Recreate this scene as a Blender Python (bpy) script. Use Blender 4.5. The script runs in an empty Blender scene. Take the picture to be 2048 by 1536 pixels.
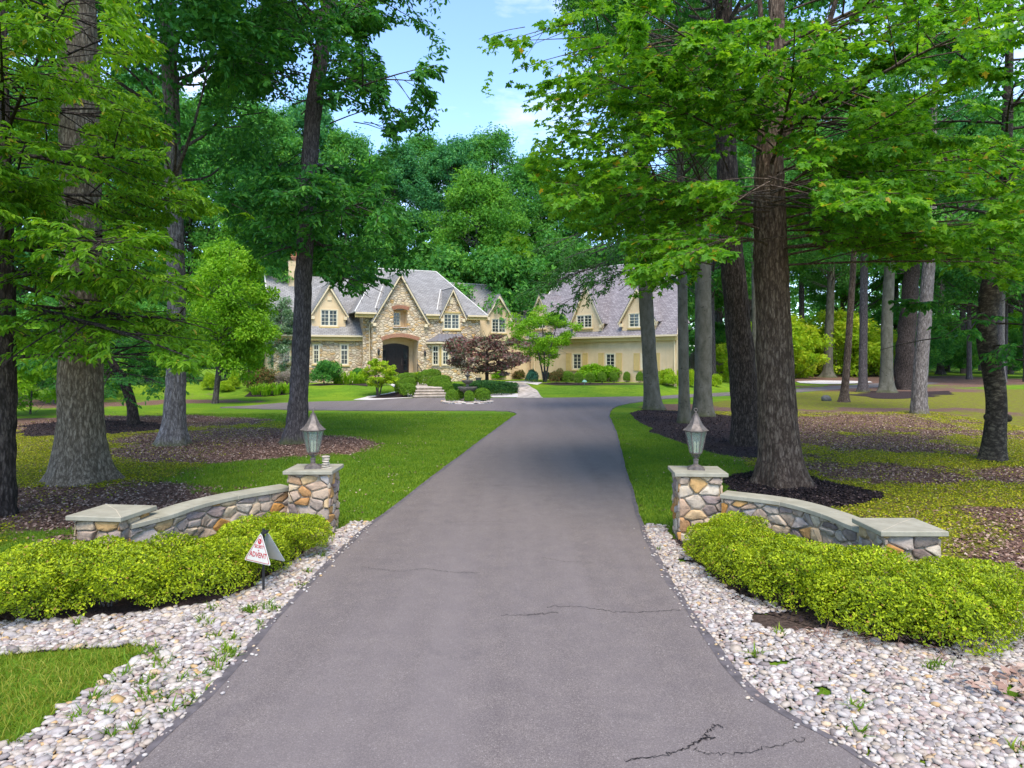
import bpy, bmesh, math, random
import numpy as np
from mathutils import Vector, geometry

R = math.radians
sc = bpy.context.scene
COL = sc.collection
F, CX, HV, CH = 1365.33, 1024.0, 716.0, 2.7      # focal length / principal column / horizon row of the photo, camera height


# ------------------------------------------------------------------ numeric helpers
def sm(t):
    t = np.clip(t, 0, 1)
    return t * t * (3 - 2 * t)


def hz(x, y):
    """terrain height"""
    x = np.asarray(x, float); y = np.asarray(y, float)
    y0 = 46.7 + np.maximum(0, x - 9.0) * 1.15
    a = sm((y - y0) / 4.6) * (1 - sm((x - 16) / 8)) * sm((x + 40) / 12)
    b = sm((y - 60) / 60) * sm((np.abs(x - 4) - 14) / 25) * 0.3
    return 0.66 * a + b


def gp(u, v, z=0.0):
    """ground point under photo pixel (u, v) at height z"""
    Y = (CH - z) * F / (v - HV)
    return ((u - CX) * Y / F, Y)


def gph(u, v):
    """the same on the terrain"""
    lo, hi = 2.0, 140.0
    Y = 2.0
    while Y < hi:
        X = (u - CX) * Y / F
        if CH - (v - HV) * Y / F <= float(hz(X, Y)):
            break
        Y += 0.05
    X = (u - CX) * Y / F
    return (X, Y, float(hz(X, Y)))


def at(u, v, Y):
    return ((u - CX) * Y / F, Y, CH - (v - HV) * Y / F)


def _h(ix, iy, seed):
    n = (ix.astype(np.int64) * 374761393 + iy.astype(np.int64) * 668265263 + seed * 974711) & 0xFFFFFFFF
    n = ((n ^ (n >> 13)) * 1274126177) & 0xFFFFFFFF
    n = n ^ (n >> 16)
    return (n & 0xFFFF) / 65535.0


def vn(x, y, seed=0, px=None):
    x = np.asarray(x, float); y = np.asarray(y, float)
    x0 = np.floor(x).astype(np.int64); y0 = np.floor(y).astype(np.int64)
    fx = x - x0; fy = y - y0
    fx = fx * fx * (3 - 2 * fx); fy = fy * fy * (3 - 2 * fy)
    x1 = x0 + 1
    if px:
        x0 = x0 % px; x1 = x1 % px
    a = _h(x0, y0, seed); b = _h(x1, y0, seed); c = _h(x0, y0 + 1, seed); d = _h(x1, y0 + 1, seed)
    return (a * (1 - fx) + b * fx) * (1 - fy) + (c * (1 - fx) + d * fx) * fy


def fbm(x, y, seed=0, o=3):
    s = 0; a = 0.5; t = 0
    for k in range(o):
        s = s + a * vn(np.asarray(x) * 2 ** k, np.asarray(y) * 2 ** k, seed + k * 17)
        t += a; a *= 0.5
    return s / t


def inpoly(px, py, poly):
    ins = np.zeros(len(px), bool)
    n = len(poly)
    j = n - 1
    for i in range(n):
        xi, yi = poly[i]; xj, yj = poly[j]
        c = ((yi > py) != (yj > py)) & (px < (xj - xi) * (py - yi) / ((yj - yi) or 1e-9) + xi)
        ins ^= c
        j = i
    return ins


def nrm(a):
    return a / np.maximum(np.linalg.norm(a, axis=-1, keepdims=True), 1e-9)


def spline(pts, n):
    """Catmull-Rom through rows of pts, n samples"""
    P = np.asarray(pts, float)
    if len(P) == 2:
        t = np.linspace(0, 1, n)[:, None]
        return P[0] * (1 - t) + P[1] * t
    P = np.vstack([2 * P[0] - P[1], P, 2 * P[-1] - P[-2]])
    m = len(P) - 3
    T = np.linspace(0, m - 1e-6, n)
    i = T.astype(int); f = (T - i)[:, None]
    p0, p1, p2, p3 = P[i], P[i + 1], P[i + 2], P[i + 3]
    return 0.5 * (2 * p1 + (p2 - p0) * f + (2 * p0 - 5 * p1 + 4 * p2 - p3) * f ** 2 + (3 * p1 - p0 - 3 * p2 + p3) * f ** 3)


# ------------------------------------------------------------------ mesh builder
class Geo:
    def __init__(s):
        s.v = []; s.lp = []; s.sz = []; s.mi = []; s.rn = []; s.n = 0

    def add(s, V, faces, mi=0, rnd=0.5):
        V = np.asarray(V, float).reshape(-1, 3)
        s.v.append(V)
        s.rn.append(np.broadcast_to(np.asarray(rnd, float), (len(V),)).copy())
        if isinstance(faces, np.ndarray):
            s.lp.append((faces + s.n).ravel()); s.sz.append(np.full(len(faces), faces.shape[1])); s.mi.append(np.full(len(faces), mi))
        else:
            for f in faces:
                s.lp.append(np.asarray(f) + s.n); s.sz.append(np.array([len(f)])); s.mi.append(np.array([mi]))
        s.n += len(V)

    def box(s, x0, x1, y0, y1, z0, z1, mi=0, rnd=0.5):
        V = [(x, y, z) for x in (x0, x1) for y in (y0, y1) for z in (z0, z1)]
        s.add(V, np.array([(0, 1, 3, 2), (4, 6, 7, 5), (0, 4, 5, 1), (2, 3, 7, 6), (0, 2, 6, 4), (1, 5, 7, 3)]), mi, rnd)

    def slab(s, poly, off, mi=0, rnd=0.5):
        """solid from a polygon (list of 3-D points) extruded by vector off"""
        P = np.asarray(poly, float); n = len(P)
        V = np.vstack([P, P + np.asarray(off, float)])
        f = [list(range(n)), list(range(2 * n - 1, n - 1, -1))]
        f += [(i, (i + 1) % n, n + (i + 1) % n, n + i) for i in range(n)]
        s.add(V, f, mi, rnd)

    def lathe(s, prof, c=(0, 0, 0), n=24, mi=0, rnd=0.5, rot=0.0):
        prof = np.asarray(prof, float); k = len(prof)
        a = np.arange(n) * 2 * math.pi / n + rot
        V = np.empty((k, n, 3))
        V[..., 0] = prof[:, None, 0] * np.cos(a) + c[0]
        V[..., 1] = prof[:, None, 0] * np.sin(a) + c[1]
        V[..., 2] = prof[:, None, 1] + c[2]
        i = np.arange(k - 1)[:, None] * n; j = np.arange(n)[None]; j2 = (j + 1) % n
        Q = np.stack([i + j, i + j2, i + n + j2, i + n + j], -1).reshape(-1, 4)
        s.add(V.reshape(-1, 3), Q, mi, rnd)

    def tube(s, pts, rad, n=8, mi=0, rnd=0.5):
        P = np.asarray(pts, float); m = len(P)
        rad = np.broadcast_to(np.asarray(rad, float), (m,))
        T = nrm(np.gradient(P, axis=0))
        up = np.tile(np.array([0, 0, 1.0]), (m, 1))
        up[np.abs(T[:, 2]) > 0.95] = (1, 0, 0)
        A = nrm(np.cross(T, up)); B = np.cross(T, A)
        for i in range(1, m):
            if (A[i] * A[i - 1]).sum() < 0.5:
                A[i] = nrm(A[i - 1] - T[i] * (A[i - 1] * T[i]).sum()); B[i] = np.cross(T[i], A[i])
        a = np.arange(n) * 2 * math.pi / n
        V = P[:, None] + rad[:, None, None] * (A[:, None] * np.cos(a)[None, :, None] + B[:, None] * np.sin(a)[None, :, None])
        i = np.arange(m - 1)[:, None] * n; j = np.arange(n)[None]; j2 = (j + 1) % n
        Q = np.stack([i + j, i + j2, i + n + j2, i + n + j], -1).reshape(-1, 4)
        s.add(V.reshape(-1, 3), Q, mi, rnd)
        s.add(V[0], [list(range(n))], mi, rnd); s.add(V[-1], [list(range(n))], mi, rnd)

    def mesh(s, name, mats, smooth=False, uv=False, off=(0, 0, 0)):
        V = np.vstack(s.v) - np.asarray(off, float)
        lp = np.concatenate(s.lp).astype(np.int32); sz = np.concatenate(s.sz); mi = np.concatenate(s.mi).astype(np.int32)
        me = bpy.data.meshes.new(name)
        me.vertices.add(len(V)); me.vertices.foreach_set('co', V.astype(np.float32).ravel())
        me.loops.add(len(lp)); me.loops.foreach_set('vertex_index', lp)
        me.polygons.add(len(sz))
        st = np.concatenate([[0], np.cumsum(sz)[:-1]]).astype(np.int32)
        me.polygons.foreach_set('loop_start', st)
        me.polygons.foreach_set('material_index', mi)
        me.polygons.foreach_set('use_smooth', np.full(len(sz), bool(smooth)))
        at_ = me.attributes.new('rnd', 'FLOAT', 'POINT')
        at_.data.foreach_set('value', np.concatenate(s.rn).astype(np.float32))
        me.update(calc_edges=True)
        for m in (mats if isinstance(mats, (list, tuple)) else [mats]):
            me.materials.append(m)
        if uv:
            N = np.empty(len(sz) * 3, np.float32); me.polygons.foreach_get('normal', N); N = N.reshape(-1, 3)
            t = np.stack([-N[:, 1], N[:, 0], np.zeros(len(N))], 1)
            t[np.abs(N[:, 2]) > 0.985] = (1, 0, 0)
            t = nrm(t); b = np.cross(N, t)
            Vl = V[lp]
            tl = np.repeat(t, sz, 0); bl = np.repeat(b, sz, 0)
            UV = np.stack([(Vl * tl).sum(1), (Vl * bl).sum(1)], 1)
            ul = me.uv_layers.new(name='UVMap')
            ul.data.foreach_set('uv', UV.astype(np.float32).ravel())
        return me

    def build(s, name, mats, parent=None, smooth=False, uv=False, label=None, world=True):
        off = (0, 0, 0)
        if parent is not None and world:
            p = parent; off = Vector((0, 0, 0))
            while p is not None:
                off = off + p.location; p = p.parent
        o = bpy.data.objects.new(name, s.mesh(name, mats, smooth, uv, off))
        COL.objects.link(o)
        if parent is not None:
            o.parent = parent
        if label:
            o['label'] = label
        return o


def empty(name, loc=(0, 0, 0), rz=0.0):
    o = bpy.data.objects.new(name, None); COL.objects.link(o)
    o.location = loc; o.rotation_euler = (0, 0, rz); o.empty_display_size = 0.2
    return o


def tag(o, label, cat, group=None):
    o['label'] = label; o['category'] = cat
    if group:
        o['group'] = group
    return o


def kind(o, k, label=None, cat=None):
    o['kind'] = k
    if label:
        o['label'] = label
    if cat:
        o['category'] = cat
    return o


def dup(o, parent=None):
    c = o.copy(); COL.objects.link(c); c.parent = parent
    for ch in list(o.children):
        dup(ch, c)
    return c


# ------------------------------------------------------------------ materials
class MT:
    def __init__(s, name):
        s.m = bpy.data.materials.new(name); s.m.use_nodes = True
        s.nt = s.m.node_tree; s.nt.nodes.clear()
        s.out = s.nt.nodes.new('ShaderNodeOutputMaterial')

    def n(s, typ, **kw):
        nd = s.nt.nodes.new('ShaderNode' + typ)
        for k, v in kw.items():
            k2 = k.replace('_', ' ')
            if hasattr(v, 'is_output') or isinstance(v, bpy.types.NodeSocket):
                s.nt.links.new(v, nd.inputs[k2])
            elif k2 in nd.inputs:
                nd.inputs[k2].default_value = v
            else:
                setattr(nd, k, v)
        return nd

    def l(s, a, b):
        s.nt.links.new(a, b)

    def ramp(s, fac, stops, interp='LINEAR'):
        r = s.n('ValToRGB'); r.color_ramp.interpolation = interp
        e = r.color_ramp.elements
        while len(e) < len(stops):
            e.new(0.5)
        for el, (p, c) in zip(e, stops):
            el.position = p; el.color = (*c, 1) if len(c) == 3 else c
        s.l(fac, r.inputs[0])
        return r.outputs[0]

    def mix(s, fac, a, b, mode='MIX'):
        m = s.n('MixRGB'); m.blend_type = mode
        for i, x in ((0, fac), (1, a), (2, b)):
            if isinstance(x, bpy.types.NodeSocket):
                s.l(x, m.inputs[i])
            else:
                m.inputs[i].default_value = x if i == 0 else ((*x, 1) if len(x) == 3 else x)
        return m.outputs[0]

    def math(s, op, a, b=0.0):
        m = s.n('Math'); m.operation = op
        for i, x in ((0, a), (1, b)):
            if isinstance(x, bpy.types.NodeSocket):
                s.l(x, m.inputs[i])
            else:
                m.inputs[i].default_value = x
        return m.outputs[0]

    def coord(s, which='Object', scale=(1, 1, 1), rot=(0, 0, 0)):
        tc = s.n('TexCoord'); mp = s.n('Mapping')
        mp.inputs['Scale'].default_value = scale; mp.inputs['Rotation'].default_value = rot
        s.l(tc.outputs[which], mp.inputs[0])
        return mp.outputs[0]

    def noise(s, vec, scale=5, detail=4, rough=0.55, which='Fac'):
        nd = s.n('TexNoise', Scale=scale, Detail=detail, Roughness=rough)
        s.l(vec, nd.inputs['Vector'])
        return nd.outputs[which]

    def attr(s, name, which='Fac'):
        a = s.n('Attribute'); a.attribute_name = name
        return a.outputs[which]

    def bump(s, h, strength=0.5, dist=0.02, normal=None):
        b = s.n('Bump', Strength=strength, Distance=dist); s.l(h, b.inputs['Height'])
        if normal is not None:
            s.l(normal, b.inputs['Normal'])
        return b.outputs[0]

    def pbr(s, col, rough=0.8, spec=0.3, normal=None, metal=0.0):
        p = s.n('BsdfPrincipled')
        for k, x in (('Base Color', col), ('Roughness', rough), ('Specular IOR Level', spec), ('Metallic', metal)):
            if isinstance(x, bpy.types.NodeSocket):
                s.l(x, p.inputs[k])
            else:
                p.inputs[k].default_value = (*x, 1) if isinstance(x, tuple) and len(x) == 3 else x
        if normal is not None:
            s.l(normal, p.inputs['Normal'])
        s.l(p.outputs[0], s.out.inputs[0])
        return p


def simple(name, col, rough=0.7, spec=0.3, metal=0.0, var=0.12, scale=6.0, bump=0.0, bscale=40.0):
    t = MT(name)
    v = t.coord('Object')
    nz = t.noise(v, scale, 4)
    lo = tuple(c * (1 - var) for c in col); hi = tuple(min(1, c * (1 + var)) for c in col)
    c = t.ramp(nz, [(0.3, lo), (0.7, hi)])
    nb = None
    if bump:
        nb = t.bump(t.noise(v, bscale, 5), bump, 0.01)
    t.pbr(c, rough, spec, nb, metal)
    return t.m


def leafmat(name, stops, trans=0.4, tint=(1.25, 1.2, 0.6), rough=0.5, spec=0.25):
    t = MT(name)
    c = t.ramp(t.attr('rnd'), stops)
    p = t.n('BsdfPrincipled', Roughness=rough)
    p.inputs['Specular IOR Level'].default_value = spec
    t.l(c, p.inputs['Base Color'])
    tr = t.n('BsdfTranslucent')
    t.l(t.mix(1.0, c, tint, 'MULTIPLY'), tr.inputs[0])
    mx = t.n('MixShader'); mx.inputs[0].default_value = trans
    t.l(p.outputs[0], mx.inputs[1]); t.l(tr.outputs[0], mx.inputs[2])
    t.l(mx.outputs[0], t.out.inputs[0])
    return t.m


def barkmat(name, dark, light, sc_=(14, 14, 2.2), bump=0.8, moss=None, blotch=0.0, plate=0.34):
    t = MT(name)
    v = t.coord('Object', sc_)
    n0 = t.noise(v, 1.0, 6, 0.7)
    vo = t.n('TexVoronoi', Scale=1.0); vo.feature = 'DISTANCE_TO_EDGE'
    wv = t.n('TexNoise', Scale=9.0, Detail=3.0); t.l(t.coord('Object'), wv.inputs['Vector'])
    t.l(t.mix(0.9, t.coord('Object', tuple(x * 0.9 for x in sc_)), wv.outputs['Color'], 'ADD'), vo.inputs['Vector'])
    pl = t.ramp(vo.outputs['Distance'], [(0.0, (0.25,) * 3), (0.16, (1, 1, 1))])
    n1 = t.math('MULTIPLY', n0, t.math('ADD', t.math('MULTIPLY', pl, plate), 1.0 - plate))
    n2 = t.noise(t.coord('Object', (1.3, 1.3, 0.8)), 1.0, 3)
    c = t.ramp(n1, [(0.32, tuple(x * 0.45 for x in dark)), (0.45, dark), (0.66, light)])
    c = t.mix(t.math('MULTIPLY', n2, 0.55), c, tuple(x * 0.6 for x in dark))
    if blotch:
        b = t.ramp(t.noise(t.coord('Object', (3, 3, 7)), 1.0, 5, 0.7), [(0.60, (0, 0, 0)), (0.66, (1, 1, 1))])
        c = t.mix(t.math('MULTIPLY', b, blotch), c, tuple(x * 0.25 for x in dark))
    if moss:
        g = t.n('SeparateXYZ'); t.l(t.coord('Object'), g.inputs[0])
        mz = t.ramp(t.math('ADD', t.math('MULTIPLY', g.outputs[2], 1.3), t.math('MULTIPLY', t.noise(t.coord('Object', (5, 5, 5)), 1.0, 4), 0.9)), [(0.42, (0.75, 0.75, 0.75)), (0.8, (0, 0, 0))])
        c = t.mix(mz, c, moss)
    t.pbr(c, 0.92, 0.15, t.bump(n1, bump, 0.03))
    return t.m
# ------------------------------------------------------------------ material library
M = {}
M['hornbeam'] = leafmat('hornbeam_leaf', [(0.0, (0.045, 0.13, 0.006)), (0.45, (0.11, 0.265, 0.012)), (0.9, (0.25, 0.42, 0.022)), (1.0, (0.40, 0.34, 0.04))], 0.52)
M['maple'] = leafmat('maple_leaf', [(0.0, (0.045, 0.15, 0.010)), (0.45, (0.10, 0.27, 0.016)), (0.9, (0.24, 0.43, 0.022)), (1.0, (0.42, 0.30, 0.03))], 0.55)
M['dark_leaf'] = leafmat('dark_broad_leaf', [(0.0, (0.020, 0.105, 0.020)), (0.5, (0.058, 0.225, 0.038)), (1.0, (0.15, 0.37, 0.04))], 0.46)
M['beech'] = leafmat('beech_leaf', [(0.0, (0.025, 0.10, 0.016)), (0.6, (0.060, 0.19, 0.026)), (1.0, (0.13, 0.29, 0.035))], 0.34)
M['wood_leaf'] = leafmat('woodland_leaf', [(0.0, (0.035, 0.155, 0.030)), (0.5, (0.085, 0.285, 0.045)), (1.0, (0.21, 0.44, 0.05))], 0.42)
M['wood_leaf_b'] = leafmat('woodland_leaf_cool', [(0.0, (0.030, 0.150, 0.055)), (0.5, (0.070, 0.265, 0.085)), (1.0, (0.16, 0.40, 0.10))], 0.42)
M['mid_leaf'] = leafmat('mid_green_leaf', [(0.0, (0.05, 0.18, 0.02)), (0.5, (0.115, 0.32, 0.03)), (1.0, (0.24, 0.46, 0.04))], 0.45)
M['bright_leaf'] = leafmat('bright_leaf', [(0.0, (0.09, 0.24, 0.008)), (0.5, (0.19, 0.40, 0.014)), (1.0, (0.34, 0.52, 0.03))], 0.45)
M['lime_leaf'] = leafmat('lime_leaf', [(0.0, (0.15, 0.30, 0.010)), (0.5, (0.32, 0.48, 0.015)), (1.0, (0.52, 0.56, 0.04))], 0.45)
M['red_leaf'] = leafmat('red_maple_leaf', [(0.0, (0.07, 0.035, 0.03)), (0.28, (0.19, 0.06, 0.055)), (0.45, (0.10, 0.15, 0.07)), (0.62, (0.27, 0.12, 0.11)), (0.75, (0.20, 0.22, 0.15)), (0.9, (0.40, 0.18, 0.17)), (1.0, (0.48, 0.34, 0.33))], 0.3, (1.2, 0.8, 0.8))
M['box_leaf'] = leafmat('box_leaf', [(0.0, (0.05, 0.085, 0.006)), (0.30, (0.19, 0.275, 0.008)), (0.70, (0.46, 0.545, 0.014)), (0.95, (0.62, 0.66, 0.03)), (1.0, (0.42, 0.25, 0.06))], 0.35, (1.15, 1.1, 0.5), 0.45)
M['box_far'] = leafmat('clipped_box_leaf', [(0.0, (0.06, 0.15, 0.010)), (0.5, (0.14, 0.28, 0.018)), (1.0, (0.27, 0.39, 0.03))], 0.3)
M['yew_leaf'] = leafmat('yew_leaf', [(0.0, (0.012, 0.05, 0.012)), (0.5, (0.03, 0.11, 0.018)), (1.0, (0.07, 0.18, 0.02))], 0.2)
M['blue_leaf'] = leafmat('blue_juniper_leaf', [(0.0, (0.015, 0.07, 0.04)), (0.5, (0.035, 0.14, 0.085)), (1.0, (0.09, 0.22, 0.14))], 0.2)
M['rust_leaf'] = leafmat('rust_shrub_leaf', [(0.0, (0.07, 0.05, 0.015)), (0.4, (0.08, 0.13, 0.02)), (0.7, (0.22, 0.10, 0.04)), (1.0, (0.34, 0.15, 0.07))], 0.3, (1.2, 1, .7))
M['pink_leaf'] = leafmat('pale_pink_shrub_leaf', [(0.0, (0.10, 0.12, 0.06)), (0.5, (0.25, 0.22, 0.17)), (1.0, (0.45, 0.30, 0.30))], 0.3, (1.1, 1, .9))
M['silver_leaf'] = leafmat('silver_leaf', [(0.0, (0.06, 0.14, 0.04)), (0.5, (0.16, 0.27, 0.12)), (1.0, (0.45, 0.50, 0.42))], 0.35, (1.1, 1.1, .8))
M['grass'] = leafmat('grass_blade', [(0.0, (0.055, 0.135, 0.008)), (0.5, (0.130, 0.235, 0.014)), (1.0, (0.29, 0.36, 0.028))], 0.38)
M['grass_dry'] = leafmat('dry_grass_blade', [(0.0, (0.07, 0.14, 0.008)), (0.5, (0.19, 0.25, 0.015)), (1.0, (0.40, 0.34, 0.06))], 0.35)
M['cover'] = leafmat('ground_cover_leaf', [(0.0, (0.11, 0.15, 0.005)), (0.5, (0.31, 0.335, 0.010)), (0.9, (0.55, 0.49, 0.02)), (1.0, (0.30, 0.17, 0.08))], 0.35)
M['litter'] = leafmat('fallen_leaf', [(0.0, (0.06, 0.032, 0.024)), (0.4, (0.17, 0.092, 0.066)), (0.75, (0.33, 0.20, 0.15)), (1.0, (0.52, 0.39, 0.31))], 0.15, (1, 1, 1), 0.8)
M['chip'] = leafmat('mulch_chip', [(0.0, (0.010, 0.007, 0.007)), (0.6, (0.028, 0.018, 0.018)), (0.92, (0.07, 0.045, 0.040)), (1.0, (0.18, 0.12, 0.10))], 0.0, (1, 1, 1), 0.9)

M['bark_brown'] = barkmat('furrowed_bark', (0.085, 0.056, 0.040), (0.27, 0.20, 0.15), (17, 17, 4.2), 1.0)
M['bark_dark'] = barkmat('dark_furrowed_bark', (0.040, 0.030, 0.026), (0.15, 0.115, 0.098), (18, 18, 5.0), 1.0)
M['bark_tulip'] = barkmat('tulip_bark', (0.155, 0.118, 0.085), (0.42, 0.34, 0.26), (19, 19, 5.0), 1.0)
M['bark_grey'] = barkmat('grey_bark', (0.16, 0.135, 0.125), (0.40, 0.355, 0.335), (17, 17, 4.5), 0.9, (0.10, 0.10, 0.03))
M['bark_slate'] = barkmat('slate_bark', (0.075, 0.062, 0.062), (0.20, 0.17, 0.17), (19, 19, 5.0), 0.9, (0.08, 0.09, 0.03))
M['bark_beech'] = barkmat('beech_bark', (0.098, 0.092, 0.068), (0.165, 0.152, 0.122), (3.2, 3.2, 1.5), 0.3, (0.06, 0.065, 0.025), 0.75, 0.0)
M['bark_birch'] = barkmat('black_birch_bark', (0.045, 0.036, 0.028), (0.17, 0.14, 0.10), (7, 7, 11), 0.6, None, 0.7, 0.3)
M['bark_wood'] = barkmat('woodland_bark', (0.085, 0.07, 0.065), (0.22, 0.185, 0.175), (10, 10, 2), 0.7)


def asphalt():
    t = MT('asphalt')
    v = t.coord('Object')
    fine = t.noise(v, 95, 3, 0.8)
    mid = t.noise(v, 3.5, 5, 0.6)
    big = t.noise(t.coord('Object', (1.6, 0.10, 1)), 0.9, 4)
    c = t.ramp(fine, [(0.28, (0.068, 0.054, 0.051)), (0.5, (0.150, 0.122, 0.113)), (0.64, (0.225, 0.188, 0.172)), (0.72, (0.52, 0.46, 0.41))])
    c = t.mix(t.ramp(mid, [(0.35, (0.35,) * 3), (0.66, (0.0,) * 3)]), c, (0.088, 0.072, 0.076))
    c = t.mix(t.ramp(big, [(0.40, (0.0,) * 3), (0.65, (0.45,) * 3)]), c, (0.185, 0.154, 0.148))
    st = t.noise(t.coord('Object', (1, 1, 1)), 1.1, 6, 0.72)
    c = t.mix(t.ramp(st, [(0.60, (0.0,) * 3), (0.70, (0.38,) * 3)]), c, (0.078, 0.066, 0.068))
    t.pbr(c, 0.82, 0.3, t.bump(fine, 0.35, 0.004))
    return t.m


M['asphalt'] = asphalt()
M['asphalt_edge'] = simple('sealed_asphalt_edge', (0.108, 0.091, 0.094), 0.75, 0.35, var=0.35, scale=9, bump=0.3, bscale=180)
M['crack'] = simple('crack', (0.028, 0.024, 0.024), 1.0, 0.0)


def ground():
    t = MT('ground_turf')
    v = t.coord('Object')
    fine = t.noise(v, 26, 5, 0.7)
    med = t.noise(v, 1.4, 4, 0.6)
    big = t.noise(v, 0.25, 3, 0.5)
    lawn = t.ramp(fine, [(0.25, (0.050, 0.120, 0.008)), (0.5, (0.105, 0.205, 0.014)), (0.75, (0.185, 0.29, 0.025))])
    lawn = t.mix(t.ramp(big, [(0.42, (0, 0, 0)), (0.6, (0.6,) * 3)]), lawn, (0.20, 0.285, 0.016))
    lawn = t.mix(t.ramp(med, [(0.5, (0, 0, 0)), (0.8, (0.4,) * 3)]), lawn, (0.045, 0.15, 0.006))
    moss = t.ramp(fine, [(0.25, (0.085, 0.10, 0.008)), (0.5, (0.185, 0.205, 0.012)), (0.75, (0.31, 0.31, 0.02))])
    lit = t.ramp(t.noise(v, 34, 5, 0.75), [(0.3, (0.06, 0.034, 0.025)), (0.5, (0.16, 0.092, 0.068)), (0.68, (0.30, 0.185, 0.14))])
    str_ = t.noise(t.coord('Object', (0.9, 3.2, 1)), 1.0, 5, 0.65); m6 = t.noise(v, 6.0, 4, 0.7)
    lawn = t.mix(0.75, lawn, t.ramp(str_, [(0.35, (0.72, 0.80, 0.7)), (0.65, (1.22, 1.14, 1.1))]), 'MULTIPLY')
    lawn = t.mix(0.8, lawn, t.ramp(m6, [(0.3, (0.70, 0.74, 0.7)), (0.7, (1.25, 1.2, 1.2))]), 'MULTIPLY')
    moss = t.mix(0.9, moss, t.ramp(m6, [(0.3, (0.55, 0.62, 0.6)), (0.7, (1.3, 1.2, 1.2))]), 'MULTIPLY')
    moss = t.mix(t.ramp(t.noise(v, 3.3, 5, 0.7), [(0.44, (0, 0, 0)), (0.62, (0.8,) * 3)]), moss, (0.15, 0.092, 0.058))
    wm = t.ramp(t.math('ADD', t.attr('moss'), t.math('MULTIPLY', t.math('SUBTRACT', t.noise(v, 1.1, 4), 0.5), 0.9)), [(0.42, (0, 0, 0)), (0.58, (1, 1, 1))])
    wl = t.ramp(t.math('ADD', t.attr('litter'), t.math('ADD', t.math('MULTIPLY', t.math('SUBTRACT', t.noise(v, 2.2, 5, 0.65), 0.5), 0.9), t.math('MULTIPLY', t.math('SUBTRACT', t.noise(v, 0.35, 3), 0.5), 1.2))), [(0.44, (0, 0, 0)), (0.58, (1, 1, 1))])
    c = t.mix(wl, t.mix(wm, lawn, moss), lit)
    t.pbr(c, 0.95, 0.1, t.bump(fine, 0.9, 0.05))
    return t.m


M['ground'] = ground()
M['mulch'] = simple('mulch', (0.040, 0.027, 0.026), 0.95, 0.1, var=0.7, scale=45, bump=0.9, bscale=60)
M['soil'] = simple('soil', (0.060, 0.042, 0.034), 0.95, 0.1, var=0.6, scale=30, bump=0.6, bscale=50)


def pebble():
    t = MT('river_pebble')
    r = t.attr('rnd')
    c = t.ramp(r, [(0.0, (0.20, 0.165, 0.155)), (0.12, (0.34, 0.30, 0.29)), (0.28, (0.40, 0.36, 0.34)), (0.42, (0.54, 0.50, 0.465)), (0.55, (0.38, 0.31, 0.245)), (0.68, (0.47, 0.405, 0.36)), (0.80, (0.30, 0.205, 0.185)), (0.90, (0.58, 0.54, 0.50)), (1.0, (0.50, 0.32, 0.14))])
    nz = t.noise(t.coord('Object'), 22, 5, 0.65)
    c = t.mix(0.8, c, t.ramp(nz, [(0.3, (0.62, 0.58, 0.55)), (0.65, (1.05, 1.03, 1.0))]), 'MULTIPLY')
    t.pbr(c, 0.75, 0.3, t.bump(nz, 0.25, 0.008))
    return t.m


M['pebble'] = pebble()


def fieldstone():
    t = MT('field_stone')
    r = t.attr('rnd')
    c = t.ramp(r, [(0.0, (0.43, 0.37, 0.30)), (0.14, (0.29, 0.215, 0.205)), (0.28, (0.50, 0.39, 0.26)), (0.40, (0.22, 0.165, 0.145)), (0.52, (0.55, 0.47, 0.37)), (0.64, (0.38, 0.27, 0.19)), (0.74, (0.45, 0.395, 0.355)), (0.82, (0.48, 0.23, 0.06)), (0.90, (0.50, 0.32, 0.14)), (1.0, (0.58, 0.48, 0.35))])
    v = t.coord('Object')
    nz = t.noise(v, 9, 6, 0.65); n2 = t.noise(v, 2.5, 3)
    c = t.mix(0.9, c, t.ramp(nz, [(0.25, (0.50, 0.47, 0.45)), (0.7, (1.15, 1.12, 1.08))]), 'MULTIPLY')
    c = t.mix(t.ramp(n2, [(0.55, (0, 0, 0)), (0.75, (0.35,) * 3)]), c, (0.42, 0.27, 0.12))
    t.pbr(c, 0.85, 0.2, t.bump(nz, 0.7, 0.03))
    return t.m


M['stone'] = fieldstone()
M['mortar'] = simple('mortar', (0.44, 0.35, 0.24), 0.95, 0.1, var=0.18, scale=14, bump=0.5, bscale=70)


def bluestone():
    t = MT('bluestone')
    v = t.coord('Object')
    n1 = t.noise(v, 3.0, 5, 0.6); n2 = t.noise(t.coord('Object', (2, 9, 2)), 5, 5, 0.7)
    c = t.ramp(n1, [(0.3, (0.235, 0.212, 0.158)), (0.7, (0.37, 0.338, 0.262))])
    c = t.mix(t.ramp(n2, [(0.45, (0, 0, 0)), (0.75, (0.4,) * 3)]), c, (0.20, 0.185, 0.15))
    t.pbr(c, 0.8, 0.25, t.bump(n2, 0.3, 0.006))
    return t.m


M['bluestone'] = bluestone()
M['joint'] = simple('joint', (0.50, 0.43, 0.33), 0.95, 0.1)
M['iron'] = simple('black_iron', (0.018, 0.018, 0.019), 0.5, 0.4)
M['bronze'] = simple('weathered_bronze', (0.150, 0.122, 0.108), 0.55, 0.5, 0.35, var=0.45, scale=16, bump=0.25, bscale=50)


def glass(name, col, rough, tr):
    t = MT(name)
    p = t.n('BsdfPrincipled', Roughness=rough)
    p.inputs['Base Color'].default_value = (*col, 1); p.inputs['IOR'].default_value = 1.45
    p.inputs['Transmission Weight'].default_value = tr
    t.l(p.outputs[0], t.out.inputs[0])
    return t.m


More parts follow.
